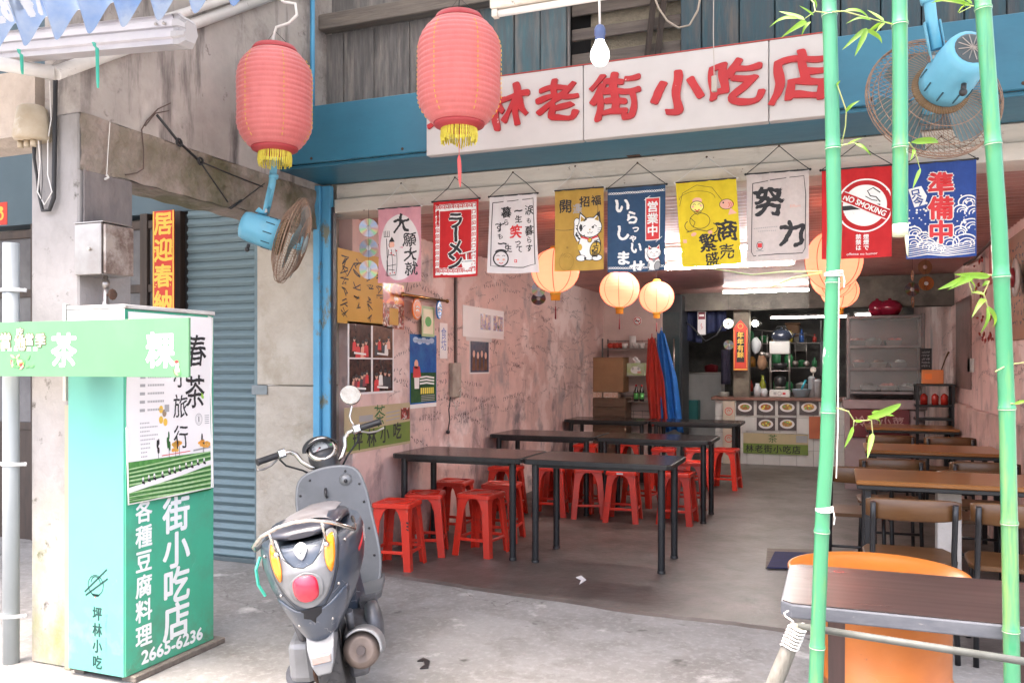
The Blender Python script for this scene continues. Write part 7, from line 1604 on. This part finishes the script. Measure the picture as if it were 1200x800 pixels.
lathed('black_pot','black pot standing on the steel bowl shelf of the rack','pot',cR+P(.0,.0,zc+.145),[(.001,0),(.07,0),(.085,.05),(.08,.13),(.03,.15),(.001,.155)],BLK)
lathed('plastic_jar','tall clear-white plastic jar left of the dispenser rack','jar',P(on(888),12.25,zc),[(.001,0),(.05,0),(.052,.12),(.03,.16),(.03,.19),(.001,.19)],M('milky_plastic',(.5,.52,.55),rough=.3))
lathed('plastic_jar','squat white plastic jar right beside the rack base','jar',P(on(896),12.2,zc),[(.001,0),(.045,0),(.048,.09),(.03,.12),(.001,.12)],M('milky_plastic'))
lathed('oil_bottle','yellow-green oil bottle behind the plastic jars','bottle',P(on(893),12.42,zc),[(.001,0),(.045,0),(.047,.18),(.02,.24),(.018,.3),(.001,.3)],M('oil_green',(.22,.24,.03),rough=.2))
tb_ = thing('plastic_tub','blue and white plastic tub with a blue scoop on the counter','tub',P(on(939),12.25,zc)); tc_ = P(on(939),12.25,zc)
MB().lathe([(.001,0),(.09,0),(.125,.11),(.13,.115),(.12,.115),(.085,.01),(.001,.01)],24,c=tc_).build('tub', M('pale_blue_plastic',(.35,.50,.60),rough=.35), tb_); MB().tube([tc_+P(-.02,0,.05),tc_+P(.06,0,.24)],.014,8).build('scoop', M('cyan_plastic',(.03,.35,.45),rough=.35), tb_)
for px, h2_, lb in ((951,.26,'white ladle rest jar beside the blue tub'),(958,.22,'white canister nearest the bamboo pole on the counter')):
    lathed('canister',lb,'canister',P(on(px),12.3,zc),[(.001,0),(.045,0),(.045,h2_),(.05,h2_+.005),(.03,h2_+.03),(.001,h2_+.035)],M('milky_plastic'))
o = thing('round_spoon','round white spoon standing in the canister on the counter','spoon',P(on(953),12.28,zc+.25)); MB().cyl(P(on(953),12.28,zc+.2),P(on(953),12.28,zc+.36),.006,n=6).build('handle',WHITE_OLD,o); MB().ball(P(on(953),12.28,zc+.38),(.04,.015,.045),14,8).build('bowl',WHITE_OLD,o)
for px, pz, lb, m in ((886,405,'bundle of clear bags hanging left of the rack',M('milky_plastic')),(893,425,'brown paper bag pile hanging by the rack',M('kraft',(.3,.17,.1),rough=.8))):
    c_ = atY(px,pz,12.5); g = MB(); g.ball(c_,(.07,.05,.12),12,8)
    for i_, v in enumerate(g.v): g.v[i_] = v+Vector((noise.noise(v*20)*.02, 0, noise.noise(v*17)*.03))
    o = g.build('bag', m, loc=c_, fix=False); _props(o, lb, 'bag')
lp_ = thing('spot_lamp','small bright clip lamp high beside the kitchen post','lamp',atY(885,377,12.4)); MB().cyl(atY(881,373,12.4),atY(890,382,12.4),.05,n=12).build('lamp_shade', STEEL, lp_); MB().ball(atY(885,379,12.35),.045,12,8).build('bulb', M('lit_spot', (.9,.9,.8), emi=(1,.97,.8), es=5), lp_)
tube_light('kitchen tube seen behind the bamboo, right end', .02+.25, .55, 13.6, 2.14, 4)
# kitchen bulk behind: racks and hanging clutter
for i, (px0, py0, px1, py1, Y, m, nm, lb, ct_) in enumerate((
  (930,392,944,412,14.9,M('grey_panel',(.25,.24,.22),rough=.6),'wall_cabinet','small grey wall cabinet in the dark kitchen','cabinet'),
  (800,438,846,470,13.6,M('white_panel',(.50,.50,.50),(.4,.4,.4),3,.5),'sink_unit','white sink unit in the dark kitchen passage','sink'),
  (921,380,936,394,14.8,M('kraft'),'carton','brown carton on the kitchen shelf left of the tube light','carton'))):
    l2, h2 = yb(px0,py0,px1,py1,Y,.35); z_ = 0 if 'sink' in nm else l2[2]; t_ = thing(nm, lb, ct_, ((l2[0]+h2[0])/2,Y,z_)); MB().rbox((l2[0],Y,z_),h2,.01).build('body', m, t_); MB().rbox((l2[0]-.02,Y-.02,h2[2]+.001),(h2[0]+.02,h2[1]+.02,h2[2]+.03),.006).build('top', STEEL if 'sink' in nm else m, t_)
l2, h2 = yb(689,420,716,440,13,.3)
o = MB().rbox(*yb(803,469,818,492,13.2,.25), .01).build('green_crate', M('teal_crate',(.01,.13,.13),rough=.5), loc=atY(810,492,13.2)); _props(o,'dark teal plastic crate in front of the white sink unit','crate')
lathed('red_pot','dark red pot on the white sink unit','pot',P(atY(833,440,13.7).x,13.75,atY(833,440,13.6).z+.03),[(.001,0),(.10,0),(.11,.12),(.115,.125),(.03,.15),(.001,.16)],M('maroon_enamel',(.25,.02,.03),rough=.3))
nr = thing('noren_curtain','dark navy split curtain hanging in the kitchen passage','curtain',atY(822,365,12.2)); 
for k2, (pa_, pb_, py_) in enumerate(((797,822,398),(823,851,392))):
    a, b = atY(pa_,364,12.2), atY(pb_,364,12.2); zb_ = atY(pa_,py_,12.2).z
    g = MB(); g.grid(lambda u, v: (a.x+(b.x-a.x)*u, 12.2+.03*sin(u*14+k2)*(1-v*.3), zb_+(a.z-zb_)*v+.05*(1-v)*u*(-1 if k2==0 else 1)), 24, 8); o = g.build('panel', M('navy_noren',(.012,.018,.07),(.008,.012,.045),6,.8), nr); md = o.modifiers.new('th','SOLIDIFY'); md.thickness = .004
MB().cyl(atY(795,363,12.2),atY(852,363,12.2),.012,n=8).build('rod', BLK, nr)
tg = thing('hanging_tag','white and red paper tag hanging before the navy curtain','tag',atY(822,377,12.1)); a, b = atY(817.5,362,12.1), atY(827,392,12.1); MB().box((a.x,12.1,b.z),(b.x,12.104,a.z)).build('card', PAPER, tg)
D = Draw((a.x,12.0995,a.z),(1,0,0),(0,0,-1),k=(b.x-a.x)/100,N=(0,-1,0)); D.rect(M('maroon_print'),8,40,92,130); D.rect(WHITEP,20,70,80,95,L=2); D.line(REDP,[(50,180),(40,210),(60,230),(45,250)],6); D.build('print', tg); MB().tube([a.lerp(P(b.x,12.1,a.z),.5),P((a.x+b.x)/2+.03,12.1,2.3)],.003,4).build('string', CABLE, tg)
o = MB().tube([atY(797,372,12.05),atY(812,384,12.05),atY(827,400,12.05),atY(840,392,12.05),atY(848,378,12.05)],.012,6).build('hose', BLK, loc=atY(820,390,12.05)); _props(o,'dark hose looped below the navy curtain','hose')
# fridge
fr = thing('glass_fridge','tall dark glass-door fridge right of the blue apron','fridge',atY(784,540,11.75)); l2, h2 = yb(772,345,799,540,11.70,.6); l2 = (l2[0],l2[1],0)
MB().rbox(l2,h2,.01).build('body', M('fridge_dark',(.03,.035,.04),rough=.3), fr); MB().rbox((l2[0]+.04,l2[1]-.012,.55),(h2[0]-.03,l2[1]-.002,h2[2]-.25),.003).build('glass_door', M('dark_glass',(.03,.05,.055),(.06,.08,.08),3,.06,coat=.5), fr)
MB().rbox((l2[0],l2[1]-.02,0),(l2[0]+.035,l2[1]-.001,h2[2]),.003).build('frame_post', M('white_enamel_post',(.55,.55,.55),rough=.3), fr); MB().tube([(h2[0]-.10,l2[1]-.05,1.0),(h2[0]-.10,l2[1]-.05,1.75)],.012,8).build('handle', CHROME, fr); MB().rbox((l2[0]+.03,l2[1]-.012,.05),(h2[0]-.02,l2[1]-.001,.5),.003).build('lower_panel', M('pale_grey_panel',(.20,.22,.22),rough=.4), fr)
# wire shelf with things, cabinet with carton
sh_ = thing('wire_shelf','grey metal wire shelf against the pale back wall','shelf',atY(735,500,11.2)); YS = 11.2; x0, x1 = atY(706,400,YS).x, atY(768,400,YS).x
for x in (x0,x1):
    for y in (YS,YS+.3): MB().cyl((x,y,.0),(x,y,1.75),.011,n=8).build('post', M('grey_wire',(.16,.15,.15),rough=.5,metal=.4), sh_)
for py in (408,440,470,492):
    z_ = atY(737,py,YS).z; MB().rbox((x0,YS,z_-.012),(x1,YS+.3,z_),.002).build('shelf_board', M('dusty_shelf',(.26,.22,.20),rough=.6), sh_)
    g = MB(); [g.tube([(x0,YS+.3,z_+dz),(x1,YS+.3,z_+dz)],.004,4) for dz in (.06,.11)]; [g.tube([(x0+(x1-x0)*i/6,YS+.3,z_),(x0+(x1-x0)*i/6,YS+.3,z_+.12)],.003,4) for i in range(7)]; g.build('wire_back', M('grey_wire'), sh_)
zs_ = lambda py: atY(737,py,YS).z+.001
lathed('can_stack','tall white can on the top wire shelf','can',P(atY(739,400,YS).x,YS+.12,zs_(408)),[(.001,0),(.045,0),(.045,.17),(.001,.17)],M('tin_white',(.6,.57,.55),rough=.3))
for px, wh in ((731,'left'),(744,'middle'),(751,'right')): lathed('cup','%s pale cup on the top wire shelf beside the tall can' % wh,'cup',P(atY(px,405,YS).x,YS+.06,zs_(408)),[(.001,0),(.03,0),(.042,.07),(.038,.07),(.001,.01)],M('tin_white'),group='cups on the top wire shelf')
o = thing('red_fruit_bowl','small pile of red packets on the top wire shelf','packet',P(atY(717,405,YS).x,YS+.1,zs_(408)))
for q in range(4): MB().ball(P(atY(713+q*4,404,YS).x,YS+.1+.02*(q%2),zs_(408)+.04),(.045,.03,.04),10,6).build('packet', M('red_packet',(.5,.05,.03),rough=.4), o)
l2, h2 = yb(734,417,755,440,YS,.12); o = thing('tissue_box','green and white tissue box with a tissue standing out, second wire shelf','tissue box',((l2[0]+h2[0])/2,YS,l2[2])); MB().rbox((l2[0],YS+.02,zs_(440)),(h2[0],YS+.14,zs_(440)+.17),.004).build('box', M('lime_white_box',(.42,.55,.22),(.6,.6,.55),9,.5), o)
D = Draw(((l2[0]+h2[0])/2,YS+.0195,zs_(440)+.085),(1,0,0),(0,0,-1),k=.01,N=(0,-1,0)); D.ell(WHITEP,0,1,7,5); [D.ell(M('purple_print'),u,-1,1.6,2,L=2) for u in (-4,4)]; D.ell(SKINP,5,4,3,1.6,L=2); D.build('print', o)
g = MB(); g.grid(lambda u, v: ((l2[0]+h2[0])/2-.04+.08*u+.02*sin(v*5), YS+.08+.02*sin(u*9), zs_(440)+.165+.10*v*(1-.3*abs(2*u-1))), 8, 6); g.build('tissue', PAPER, o)
for px in (744,750.5):
    bt_ = thing('soy_bottle','left dark soy bottle on the third wire shelf' if px < 747 else 'right dark soy bottle on the third wire shelf','bottle',P(atY(px,468,YS).x,YS+.08,zs_(470)),'soy bottles on the wire shelf'); c_ = P(atY(px,468,YS).x,YS+.08,zs_(470))
    MB().lathe([(.001,0),(.032,0),(.033,.13),(.013,.18),(.013,.21),(.001,.21)],14,c=c_).build('bottle', M('soy_dark',(.02,.015,.01),rough=.15), bt_); MB().lathe([(.0335,.03),(.0335,.11)],14,c=c_).build('label_band', M('leaf_print'), bt_); MB().lathe([(.014,.20),(.014,.225),(.001,.225)],10,c=c_).build('cap', REDP, bt_)
BX = M('cardboard', (.34,.19,.095), (.28,.155,.08), 4, .7)
cb_ = thing('side_cabinet','worn wooden side cabinet in the back corner under the carton','cabinet',atY(708,520,11.05)); l2, h2 = yb(686,466,733,520,11.05,.35); MB().rbox((l2[0],11.05,0),(h2[0],11.4,h2[2]),.006).build('body', M('old_cabinet_wood',(.16,.09,.055),(.10,.06,.04),5,.6,stretch=(.5,1,5)), cb_)
for j in range(4): MB().rbox((l2[0]+.01,11.035,h2[2]-.12-.13*j),(h2[0]-.01,11.049,h2[2]-.01-.13*j),.004).build('drawer_front', M('old_cabinet_wood'), cb_)
for j in range(2):
    l3, h3 = yb(688+j*19,459,705+j*19,466,11.04,.1); o = thing('snack_box','left flat snack box under the carton' if j==0 else 'right flat snack box under the carton','box',l3,'snack boxes on the side cabinet'); MB().rbox((l3[0],11.04,h2[2]+.001),(h3[0],11.2,h2[2]+.075),.003).build('box', M('snack_print',(.55,.25,.15),(.7,.62,.55),40,.4), o)
l2, h2b = yb(686,419,730,459,11.04,.34); cb2 = thing('cardboard_box','closed brown cardboard box on the side cabinet in the back left corner','box',l2); zb2 = h2[2]+.078
MB().rbox((l2[0],11.05,zb2),(h2b[0],11.38,h2b[2]),.003).build('body', BX, cb2); MB().rbox((l2[0]-.004,11.046,h2b[2]+.001),(h2b[0]+.02,11.21,h2b[2]+.006),.001).build('flap', BX, cb2); MB().rbox((l2[0]-.004,11.214,h2b[2]+.001),(h2b[0]+.02,11.385,h2b[2]+.006),.001).build('flap', BX, cb2)
# aprons
def apron(lb, px0, px1, py0, py1, Y, m, tilt, ph):
    a, b = atY(px0,py0,Y), atY(px1,py1,Y); t_ = thing('apron', lb, 'apron', (a.x,Y,a.z), 'aprons hanging by the shelf'); zt_, zb_ = a.z, max(b.z,.05)
    def f(u, v):      # v 0 top
        wd = (.35+.65*min(1,v*2.2))*(b.x-a.x)*.5; cx2 = (a.x+b.x)/2-(1-v)*.04*tilt+tilt*.06*v; x = cx2+(2*u-1)*wd; return (x, Y+.045*sin(u*17+ph+v*2)*(.3+v*.7), zt_+(zb_-zt_)*v-.02*sin(u*8))
    g = MB(); g.grid(f, 30, 16); o = g.build('cloth', m, t_); md = o.modifiers.new('th','SOLIDIFY'); md.thickness = .005
    MB().tube([P((a.x+b.x)/2-.04*tilt,Y,zt_-.01),P((a.x+b.x)/2-.04*tilt,Y+.03,zt_+.06)],.006,5).build('loop', m, t_)
apron('red apron hanging on the end of the wire shelf', 756,778,396,498,11.1,M('red_apron',(.50,.035,.02),(.42,.03,.02),5,.6),1,0)
apron('bright blue apron hanging right of the red one', 768,792,389,505,11.15,M('blue_apron',(.015,.16,.55),(.012,.12,.42),5,.6),1.6,2)
ns = thing('no_smoking_sticker','round red and white sticker on the pale wall above the wire shelf','sticker',atY(747,376,11.59)); c_ = atY(747,376,11.597); g = MB(); g.lathe([(.001,0),(.062,0),(.062,.003),(.001,.003)],24,c=c_,m=Matrix.Rotation(pi/2,4,'X')); g.build('disc', WHITEP, ns)
D = Draw(c_+P(0,-.004,0),(1,0,0),(0,0,-1),k=.01,N=(0,-1,0)); D.ring(REDP,0,0,5,1.1); D.line(REDP,[(-3.5,-3.5),(3.5,3.5)],1); D.rect(INK,-3.4,-.6,3.4,.6,L=.5); D.build('print', ns)
# display case on its counter
dc = thing('display_case','steel and glass food display case with four shelves on a counter at the back right','display case',atY(1040,560,10.0)); YD = 10.0
l2, h2 = yb(992,368,1084,468,YD,.5); zf, zt2 = l2[2], h2[2]
base_m = M('rose_steel', (.34,.25,.25), (.26,.19,.19), 4, .35, metal=.4)
MB().rbox((l2[0]-.02,YD-.02,0),(h2[0]+.0,YD+.5,zf-.11),.01).build('counter_body', M('pink_grey_panel',(.36,.27,.27),(.28,.2,.2),3,.5), dc); MB().rbox((l2[0]-.04,YD-.05,zf-.108),(h2[0]+.02,YD+.52,zf),.008).build('worktop', base_m, dc)
CST = M('case_steel',(.20,.18,.175),(.13,.11,.11),5,.35,metal=.8)
for x in (l2[0],h2[0]-.035):
    for y in (YD,YD+.45): MB().rbox((x,y,zf),(x+.035,y+.035,zt2),.003).build('post', CST, dc)
for k2 in range(4):
    z_ = zf+(zt2-zf)*(.08,.36,.62,.97)[k2]; MB().rbox((l2[0]+.036,YD+.002,z_-.012),(h2[0]-.036,YD+.48,z_+.012),.003).build('shelf', CST, dc)
    MB().rbox((l2[0]+.036,YD-.006,z_-.016),(h2[0]-.036,YD-.001,z_+.014),.001).build('shelf_lip', CST, dc)
GL = bpy.data.materials.new('case_glass'); n_, L_, p_ = nodes(GL); p_.inputs['Base Color'].default_value = (.75,.8,.8,1); p_.inputs['Roughness'].default_value = .08; p_.inputs['Alpha'].default_value = .12
MB().box((l2[0]+.036,YD+.01,zf+.1),(h2[0]-.036,YD+.013,zt2-.02)).build('front_glass', GL, dc)
MB().box((l2[0]+.036,YD+.47,zf),(h2[0]-.036,YD+.475,zt2-.03)).build('back_panel', M('case_back',(.05,.035,.035),(.12,.07,.07),3,.4), dc)
food = [(.15,.62,'pink_meat',(.5,.16,.14)),(.35,.62,'grey_tray',(.25,.25,.25)),(.62,.62,'red_tray',(.45,.06,.06)),(.2,.36,'pink_meat',(.5,.16,.14)),(.42,.36,'brown_dish',(.2,.09,.05)),(.68,.36,'steel_pan',(.4,.4,.4)),(.3,.08,'dark_dish',(.08,.06,.05)),(.55,.08,'pink_meat',(.5,.16,.14)),(.8,.08,'grey_tray',(.25,.25,.25))]
pos = {.62:'upper',.36:'middle',.08:'lower'}; side = ['left','centre','right']; cnt = {}
for u, s_, nm, c3_ in food:
    k2 = cnt.get(s_,0); cnt[s_] = k2+1; x = l2[0]+(h2[0]-l2[0])*u; z_ = zf+(zt2-zf)*s_+.013; t_ = thing('food_tray','%s food tray on the %s shelf of the glass display case' % (side[k2],pos[s_]),'tray',(x,YD+.25,z_),'trays in the display case')
    MB().loft([[(x-.07,YD+.12,z_),(x+.07,YD+.12,z_),(x+.07,YD+.36,z_),(x-.07,YD+.36,z_)],[(x-.09,YD+.10,z_+.06),(x+.09,YD+.10,z_+.06),(x+.09,YD+.38,z_+.06),(x-.09,YD+.38,z_+.06)]],smooth=False).build('tray', STEEL if k2%2 else M('dull_tray',(.12,.11,.11),rough=.4), t_)
    g = MB(); [g.ball((x+random.uniform(-.05,.05),YD+.16+.05*q,z_+.06),(.035,.035,.03),8,5) for q in range(5)]; g.build('food', M(nm,c3_,tuple(v*.6 for v in c3_),30,.5), t_, kind='stuff')
for px, r_, lb in ((1028,.09,'left dark red pot on top of the display case'),(1043,.13,'large wine red pot on top of the display case')):
    lathed('red_pot',lb,'pot',P(atY(px,368,YD+.2).x,YD+.25,zt2+.001),[(.001,0),(r_*.7,0),(r_,.06),(r_,.11),(r_*.6,.16),(.02,.17),(.015,.19),(.001,.19)],M('wine_enamel',(.22,.01,.03),rough=.2))
rs = thing('red_sign','dark red panel with pale brush strokes on the front of the display case counter','sign',atY(1027,497,YD-.05)); l3, h3 = yb(996,480,1066,513,YD-.045,.012); MB().rbox(l3,h3,.003).build('panel', M('dark_red_panel',(.16,.015,.02),(.11,.01,.015),4,.4), rs)
D = Draw((l3[0],YD-.0456,h3[2]),(1,0,0),(0,0,-1),k=(h3[0]-l3[0])/100,N=(0,-1,0)); [D.ch(M('dusty_pink_print',(.42,.25,.24),rough=.6),c,18+i*21,H2,17,bold=.02,rough=.05) for i,(c,H2) in enumerate(zip('冷凍小菜',[22,23,22,23]))]; D.build('lettering', rs)
bs = thing('black_shelf','small black shelf stand against the right wall beside the display case','shelf',atY(1095,540,10.0)); x0, x1 = atY(1075,460,9.75).x, 1.13; zt3 = atY(1095,450,9.75).z
for x in (x0,x1):
    for y in (9.75,10.0): MB().rbox((x-.015,y-.015,0),(x+.015,y+.015,zt3),.002).build('post', BLEG, bs)
for dz in (0,.22,.36,.6): MB().rbox((x0-.02,9.73,zt3-dz-.02),(x1+.02,10.02,zt3-dz+.001),.003).build('shelf_board', BLEG, bs)
l3, h3 = yb(1081,434,1106,449,9.78,.15); ob = thing('orange_box','orange box on top of the black shelf','box',(l3[0],9.78,zt3)); MB().rbox((l3[0],9.78,zt3+.002),(min(h3[0],1.12),9.93,zt3+.15),.006).build('body', M('orange_plastic_box',(.65,.20,.06),rough=.45), ob); MB().rbox((l3[0]+.02,9.7795,zt3+.05),(l3[0]+.09,9.782,zt3+.11),.001).build('sticker', M('orange_tag'), ob)
for k2, (px, lb) in enumerate(((1083,'left red jar on the black shelf'),(1096,'middle red jar on the black shelf'),(1107,'right small red jar on the black shelf'))): lathed('red_jar',lb,'jar',P(atY(px,470,9.85).x,9.87,zt3-.219),[(.001,0),(.035,0),(.036,.09),(.02,.11),(.001,.12)],M('red_jar_glass',(.45,.03,.02),rough=.2),group='red jars on the black shelf')
l3, h3 = yb(1078,408,1092,436,9.9,.01); o = thing('chalk_sign','small dark sign with faint writing above the orange box','sign',l3); MB().rbox(l3,h3,.002).build('board', INK, o); D = Draw((l3[0],9.8995,h3[2]),(1,0,0),(0,0,-1),k=(h3[0]-l3[0])/100,N=(0,-1,0)); scribble(D, GREYP, 15, 20, 85, 180, 5, 3); D.build('writing', o)
o = MB().tube([atY(1103,434,9.85),atY(1108,420,9.85),atY(1112,412,9.85)],[.006,.008,.012],6).build('wooden_ladle', OAK2, loc=atY(1105,434,9.85)); _props(o,'wooden ladle leaning up from the orange box','ladle')
# right wall pieces (plane X = 1.2)
def rwall(nm, lb, ct_, px0, py0, px1, py1, m):
    a, b = atX(px0,py0,1.2), atX(px1,py1,1.2); z1 = atX((px0+px1)/2,py0,1.2).z; z0 = atX((px0+px1)/2,py1,1.2).z; t_ = thing(nm, lb, ct_, (1.2,(a.y+b.y)/2,z0)); MB().rbox((1.183,min(a.y,b.y),z0),(1.198,max(a.y,b.y),z1),.003).build('sheet', m, t_); return t_, Draw((1.1825,max(a.y,b.y),z1),(0,-1,0),(0,0,-1),k=abs(a.y-b.y)/100,N=(-1,0,0)), 100*(z1-z0)/abs(a.y-b.y)
rwall('wall_panel','tall dusty brown panel on the right wall near the back','panel',1122,350,1139,455,M('dusty_brown_panel',(.22,.14,.13),(.15,.10,.09),4,.6))
t_, D, H_ = rwall('brown_poster','brown handwritten poster on the right wall behind the right bamboo pole','poster',1178,272,1215,398,M('brown_paper',(.30,.12,.05),(.25,.10,.04),5,.6)); scribble(D, INK, 6, 6, 94, H_-8, 9, 1.2); D.build('writing', t_)
rwall('meter_cover','small white box on the right wall beside the dried peppers','box',1136,420,1142,436,M('white_appliance'))
o = thing('wall_ornament','round white and red ornament hung on the brown poster at the right edge','ornament',atX(1192,325,1.15)); c_ = atX(1193,325,1.15)
MB().lathe([(.001,.0),(.10,.0),(.13,.012),(.13,.02),(.001,.03)],24,c=c_,m=Matrix.Rotation(-pi/2,4,'Y')).build('plate', M('porcelain',(.65,.62,.58),rough=.25), o); MB().lathe([(.001,.03),(.07,.03),(.065,.045),(.001,.05)],20,c=c_,m=Matrix.Rotation(-pi/2,4,'Y')).build('centre', M('maroon_enamel'), o)
PEP = M('dried_pepper',(.25,.02,.02),(.35,.03,.02),12,.4)
for px, y0, y1, lb in ((1150,300,345,'upper cluster of dried red peppers on the right wall'),(1153,362,400,'lower cluster of dried red peppers on the right wall')):
    t_ = thing('pepper_string', lb, 'ornament', atX(px,y0,1.15), 'dried peppers on the right wall')
    for q in range(16):
        c_ = atX(px+random.uniform(-9,9), random.uniform(y0,y1), 1.14); d_ = P(random.uniform(-.2,.2),random.uniform(-1,1),random.uniform(-1,.3)).normalized()*.05; MB().tube([c_,c_+d_*.5,c_+d_+P(0,0,-.01)],[.006,.010,.002],6).build('pepper', PEP, t_)
o = thing('paper_talisman','narrow faded red paper strip high on the right wall','paper strip',atX(1165,290,1.19)); MB().rbox((1.185,atX(1172,290,1.19).y,atX(1168,330,1.19).z),(1.19,atX(1160,290,1.19).y,atX(1168,275,1.19).z),.001).build('sheet', M('faded_red_paper',(.40,.06,.05),rough=.6), o)
o = MB().tube([atX(1130,310,1.17),atX(1142,303,1.15),atX(1160,285,1.15),atX(1180,255,1.15),atX(1199,225,1.15),atX(1230,180,1.15)],[.012]*6,8).build('ceiling_cable', M('dark_conduit'), loc=atX(1160,285,1.15)); _props(o,'thick dark cable running along the top of the right wall','cable')
# ---- kitchen clutter behind the counter
ks = thing('kitchen_rack', 'dark steel rack full of pots and jars behind the serving counter', 'rack', atY(905,470,14.2)); YK = 14.2
x0, x1 = atY(872,400,YK).x, atY(962,400,YK).x
for x in (x0,x1): MB().rbox((x-.015,YK,0),(x+.015,YK+.03,2.1),.002).build('post', BLEG, ks)
for z_ in (.95,1.35,1.75): MB().rbox((x0,YK,z_-.02),(x1,YK+.35,z_),.003).build('shelf_board', M('greasy_steel',(.14,.13,.12),rough=.4,metal=.6), ks)
rnd = random.Random(4)
KC = [('white',(.55,.55,.52)),('steel',(.4,.4,.4)),('blue',(.04,.12,.4)),('red',(.45,.04,.03)),('green',(.05,.25,.10)),('amber',(.40,.18,.03)),('yellow',(.6,.45,.06)),('brown',(.14,.07,.04))]
used_ = set(); lev = {.95:'bottom',1.35:'middle',1.75:'top'}; sd = ['far left','left','centre left','centre right','right','far right']
for z_ in (.95,1.35,1.75):
    for q in range(6):
        nm, c3_ = KC[rnd.randrange(8)]; x = x0+.10+(x1-x0-.2)*q/5; kind = rnd.choice(['jar','bottle','pot']); r_ = rnd.uniform(.04,.075); h_ = rnd.uniform(.12,.28)
        pr = {'jar':[(.001,0),(r_,0),(r_,h_*.8),(r_*.7,h_*.88),(r_*.72,h_),(.001,h_)],'bottle':[(.001,0),(r_*.7,0),(r_*.7,h_*.6),(r_*.25,h_*.8),(r_*.25,h_),(.001,h_)],'pot':[(.001,0),(r_*1.2,0),(r_*1.3,h_*.5),(r_*1.35,h_*.52),(r_*.4,h_*.62),(.001,h_*.66)]}[kind]
        lathed(kind,'%s %s standing %s on the %s shelf of the kitchen rack' % (nm,kind,sd[q],lev[z_]),kind,P(x,YK+.14,z_+.001),pr,M('kitchen_'+nm,c3_,rough=.35))
for px, py, l, nm, lb in ((893,388,.30,'ladle','steel ladle hanging beside the dispenser rack'),(899,392,.26,'strainer','round wire strainer hanging left of the dispenser rack'),(932,400,.28,'ladle','steel ladle hanging right of the dispenser rack'),(945,396,.33,'ladle','long steel ladle hanging near the bamboo pole above the tub')):
    c_ = atY(px,py,12.5); t_ = thing(nm, lb, nm, c_); MB().tube([c_,c_-P(0,0,l)],.006,6).build('handle', STEEL, t_); MB().ball(c_-P(0,0,l+.03),(.045,.03,.04),12,6).build('bowl', STEEL, t_)
o = MB().cyl(atY(884,386,12.5),atY(958,394,12.5),.008,n=6).build('utensil_bar', STEEL, loc=atY(920,390,12.5)); _props(o,'thin steel bar over the counter that the ladles hang from','bar')
for px, w2, h2_, nm, lb, c3_ in ((905,.0,.0,'',None,None),):
    pass
for k2, (px, py0, py1, lb, c3_) in enumerate(((974,395,425,'dark red apron hanging in the kitchen behind the bamboo pole',(.20,.02,.03)),(966,400,440,'grey cloth hanging in the kitchen left of the bamboo pole',(.16,.17,.2)),(850,410,450,'dark towel hanging beside the sink unit',(.08,.07,.12)))):
    a = atY(px-5,py0,13.2); b = atY(px+6,py1,13.2); g = MB(); g.grid(lambda u, v: (a.x+(b.x-a.x)*u, 13.2+.02*sin(u*9+k2), a.z+(b.z-a.z)*v), 12, 6); o = g.build('hanging_cloth', M('kitchen_cloth_%d'%k2 if False else 'dull_cloth_'+'abc'[k2],c3_,rough=.8), loc=a); md = o.modifiers.new('th','SOLIDIFY'); md.thickness = .004; _props(o, lb, 'cloth')
# plates and cups on the counter
for q in range(5):
    lathed('plate','%s plate of the low stack at the left end of the serving counter' % ['bottom','second','third','fourth','top'][q],'plate',P(on(848),12.3,zc+.012*q),[(.001,0),(.05,0),(.085,.010),(.083,.012),(.05,.004),(.001,.004)],M('porcelain'),group='stacked plates on the counter')
# chopstick holder, tissue box and sauce on the tables are absent in the place; scraps of wear only
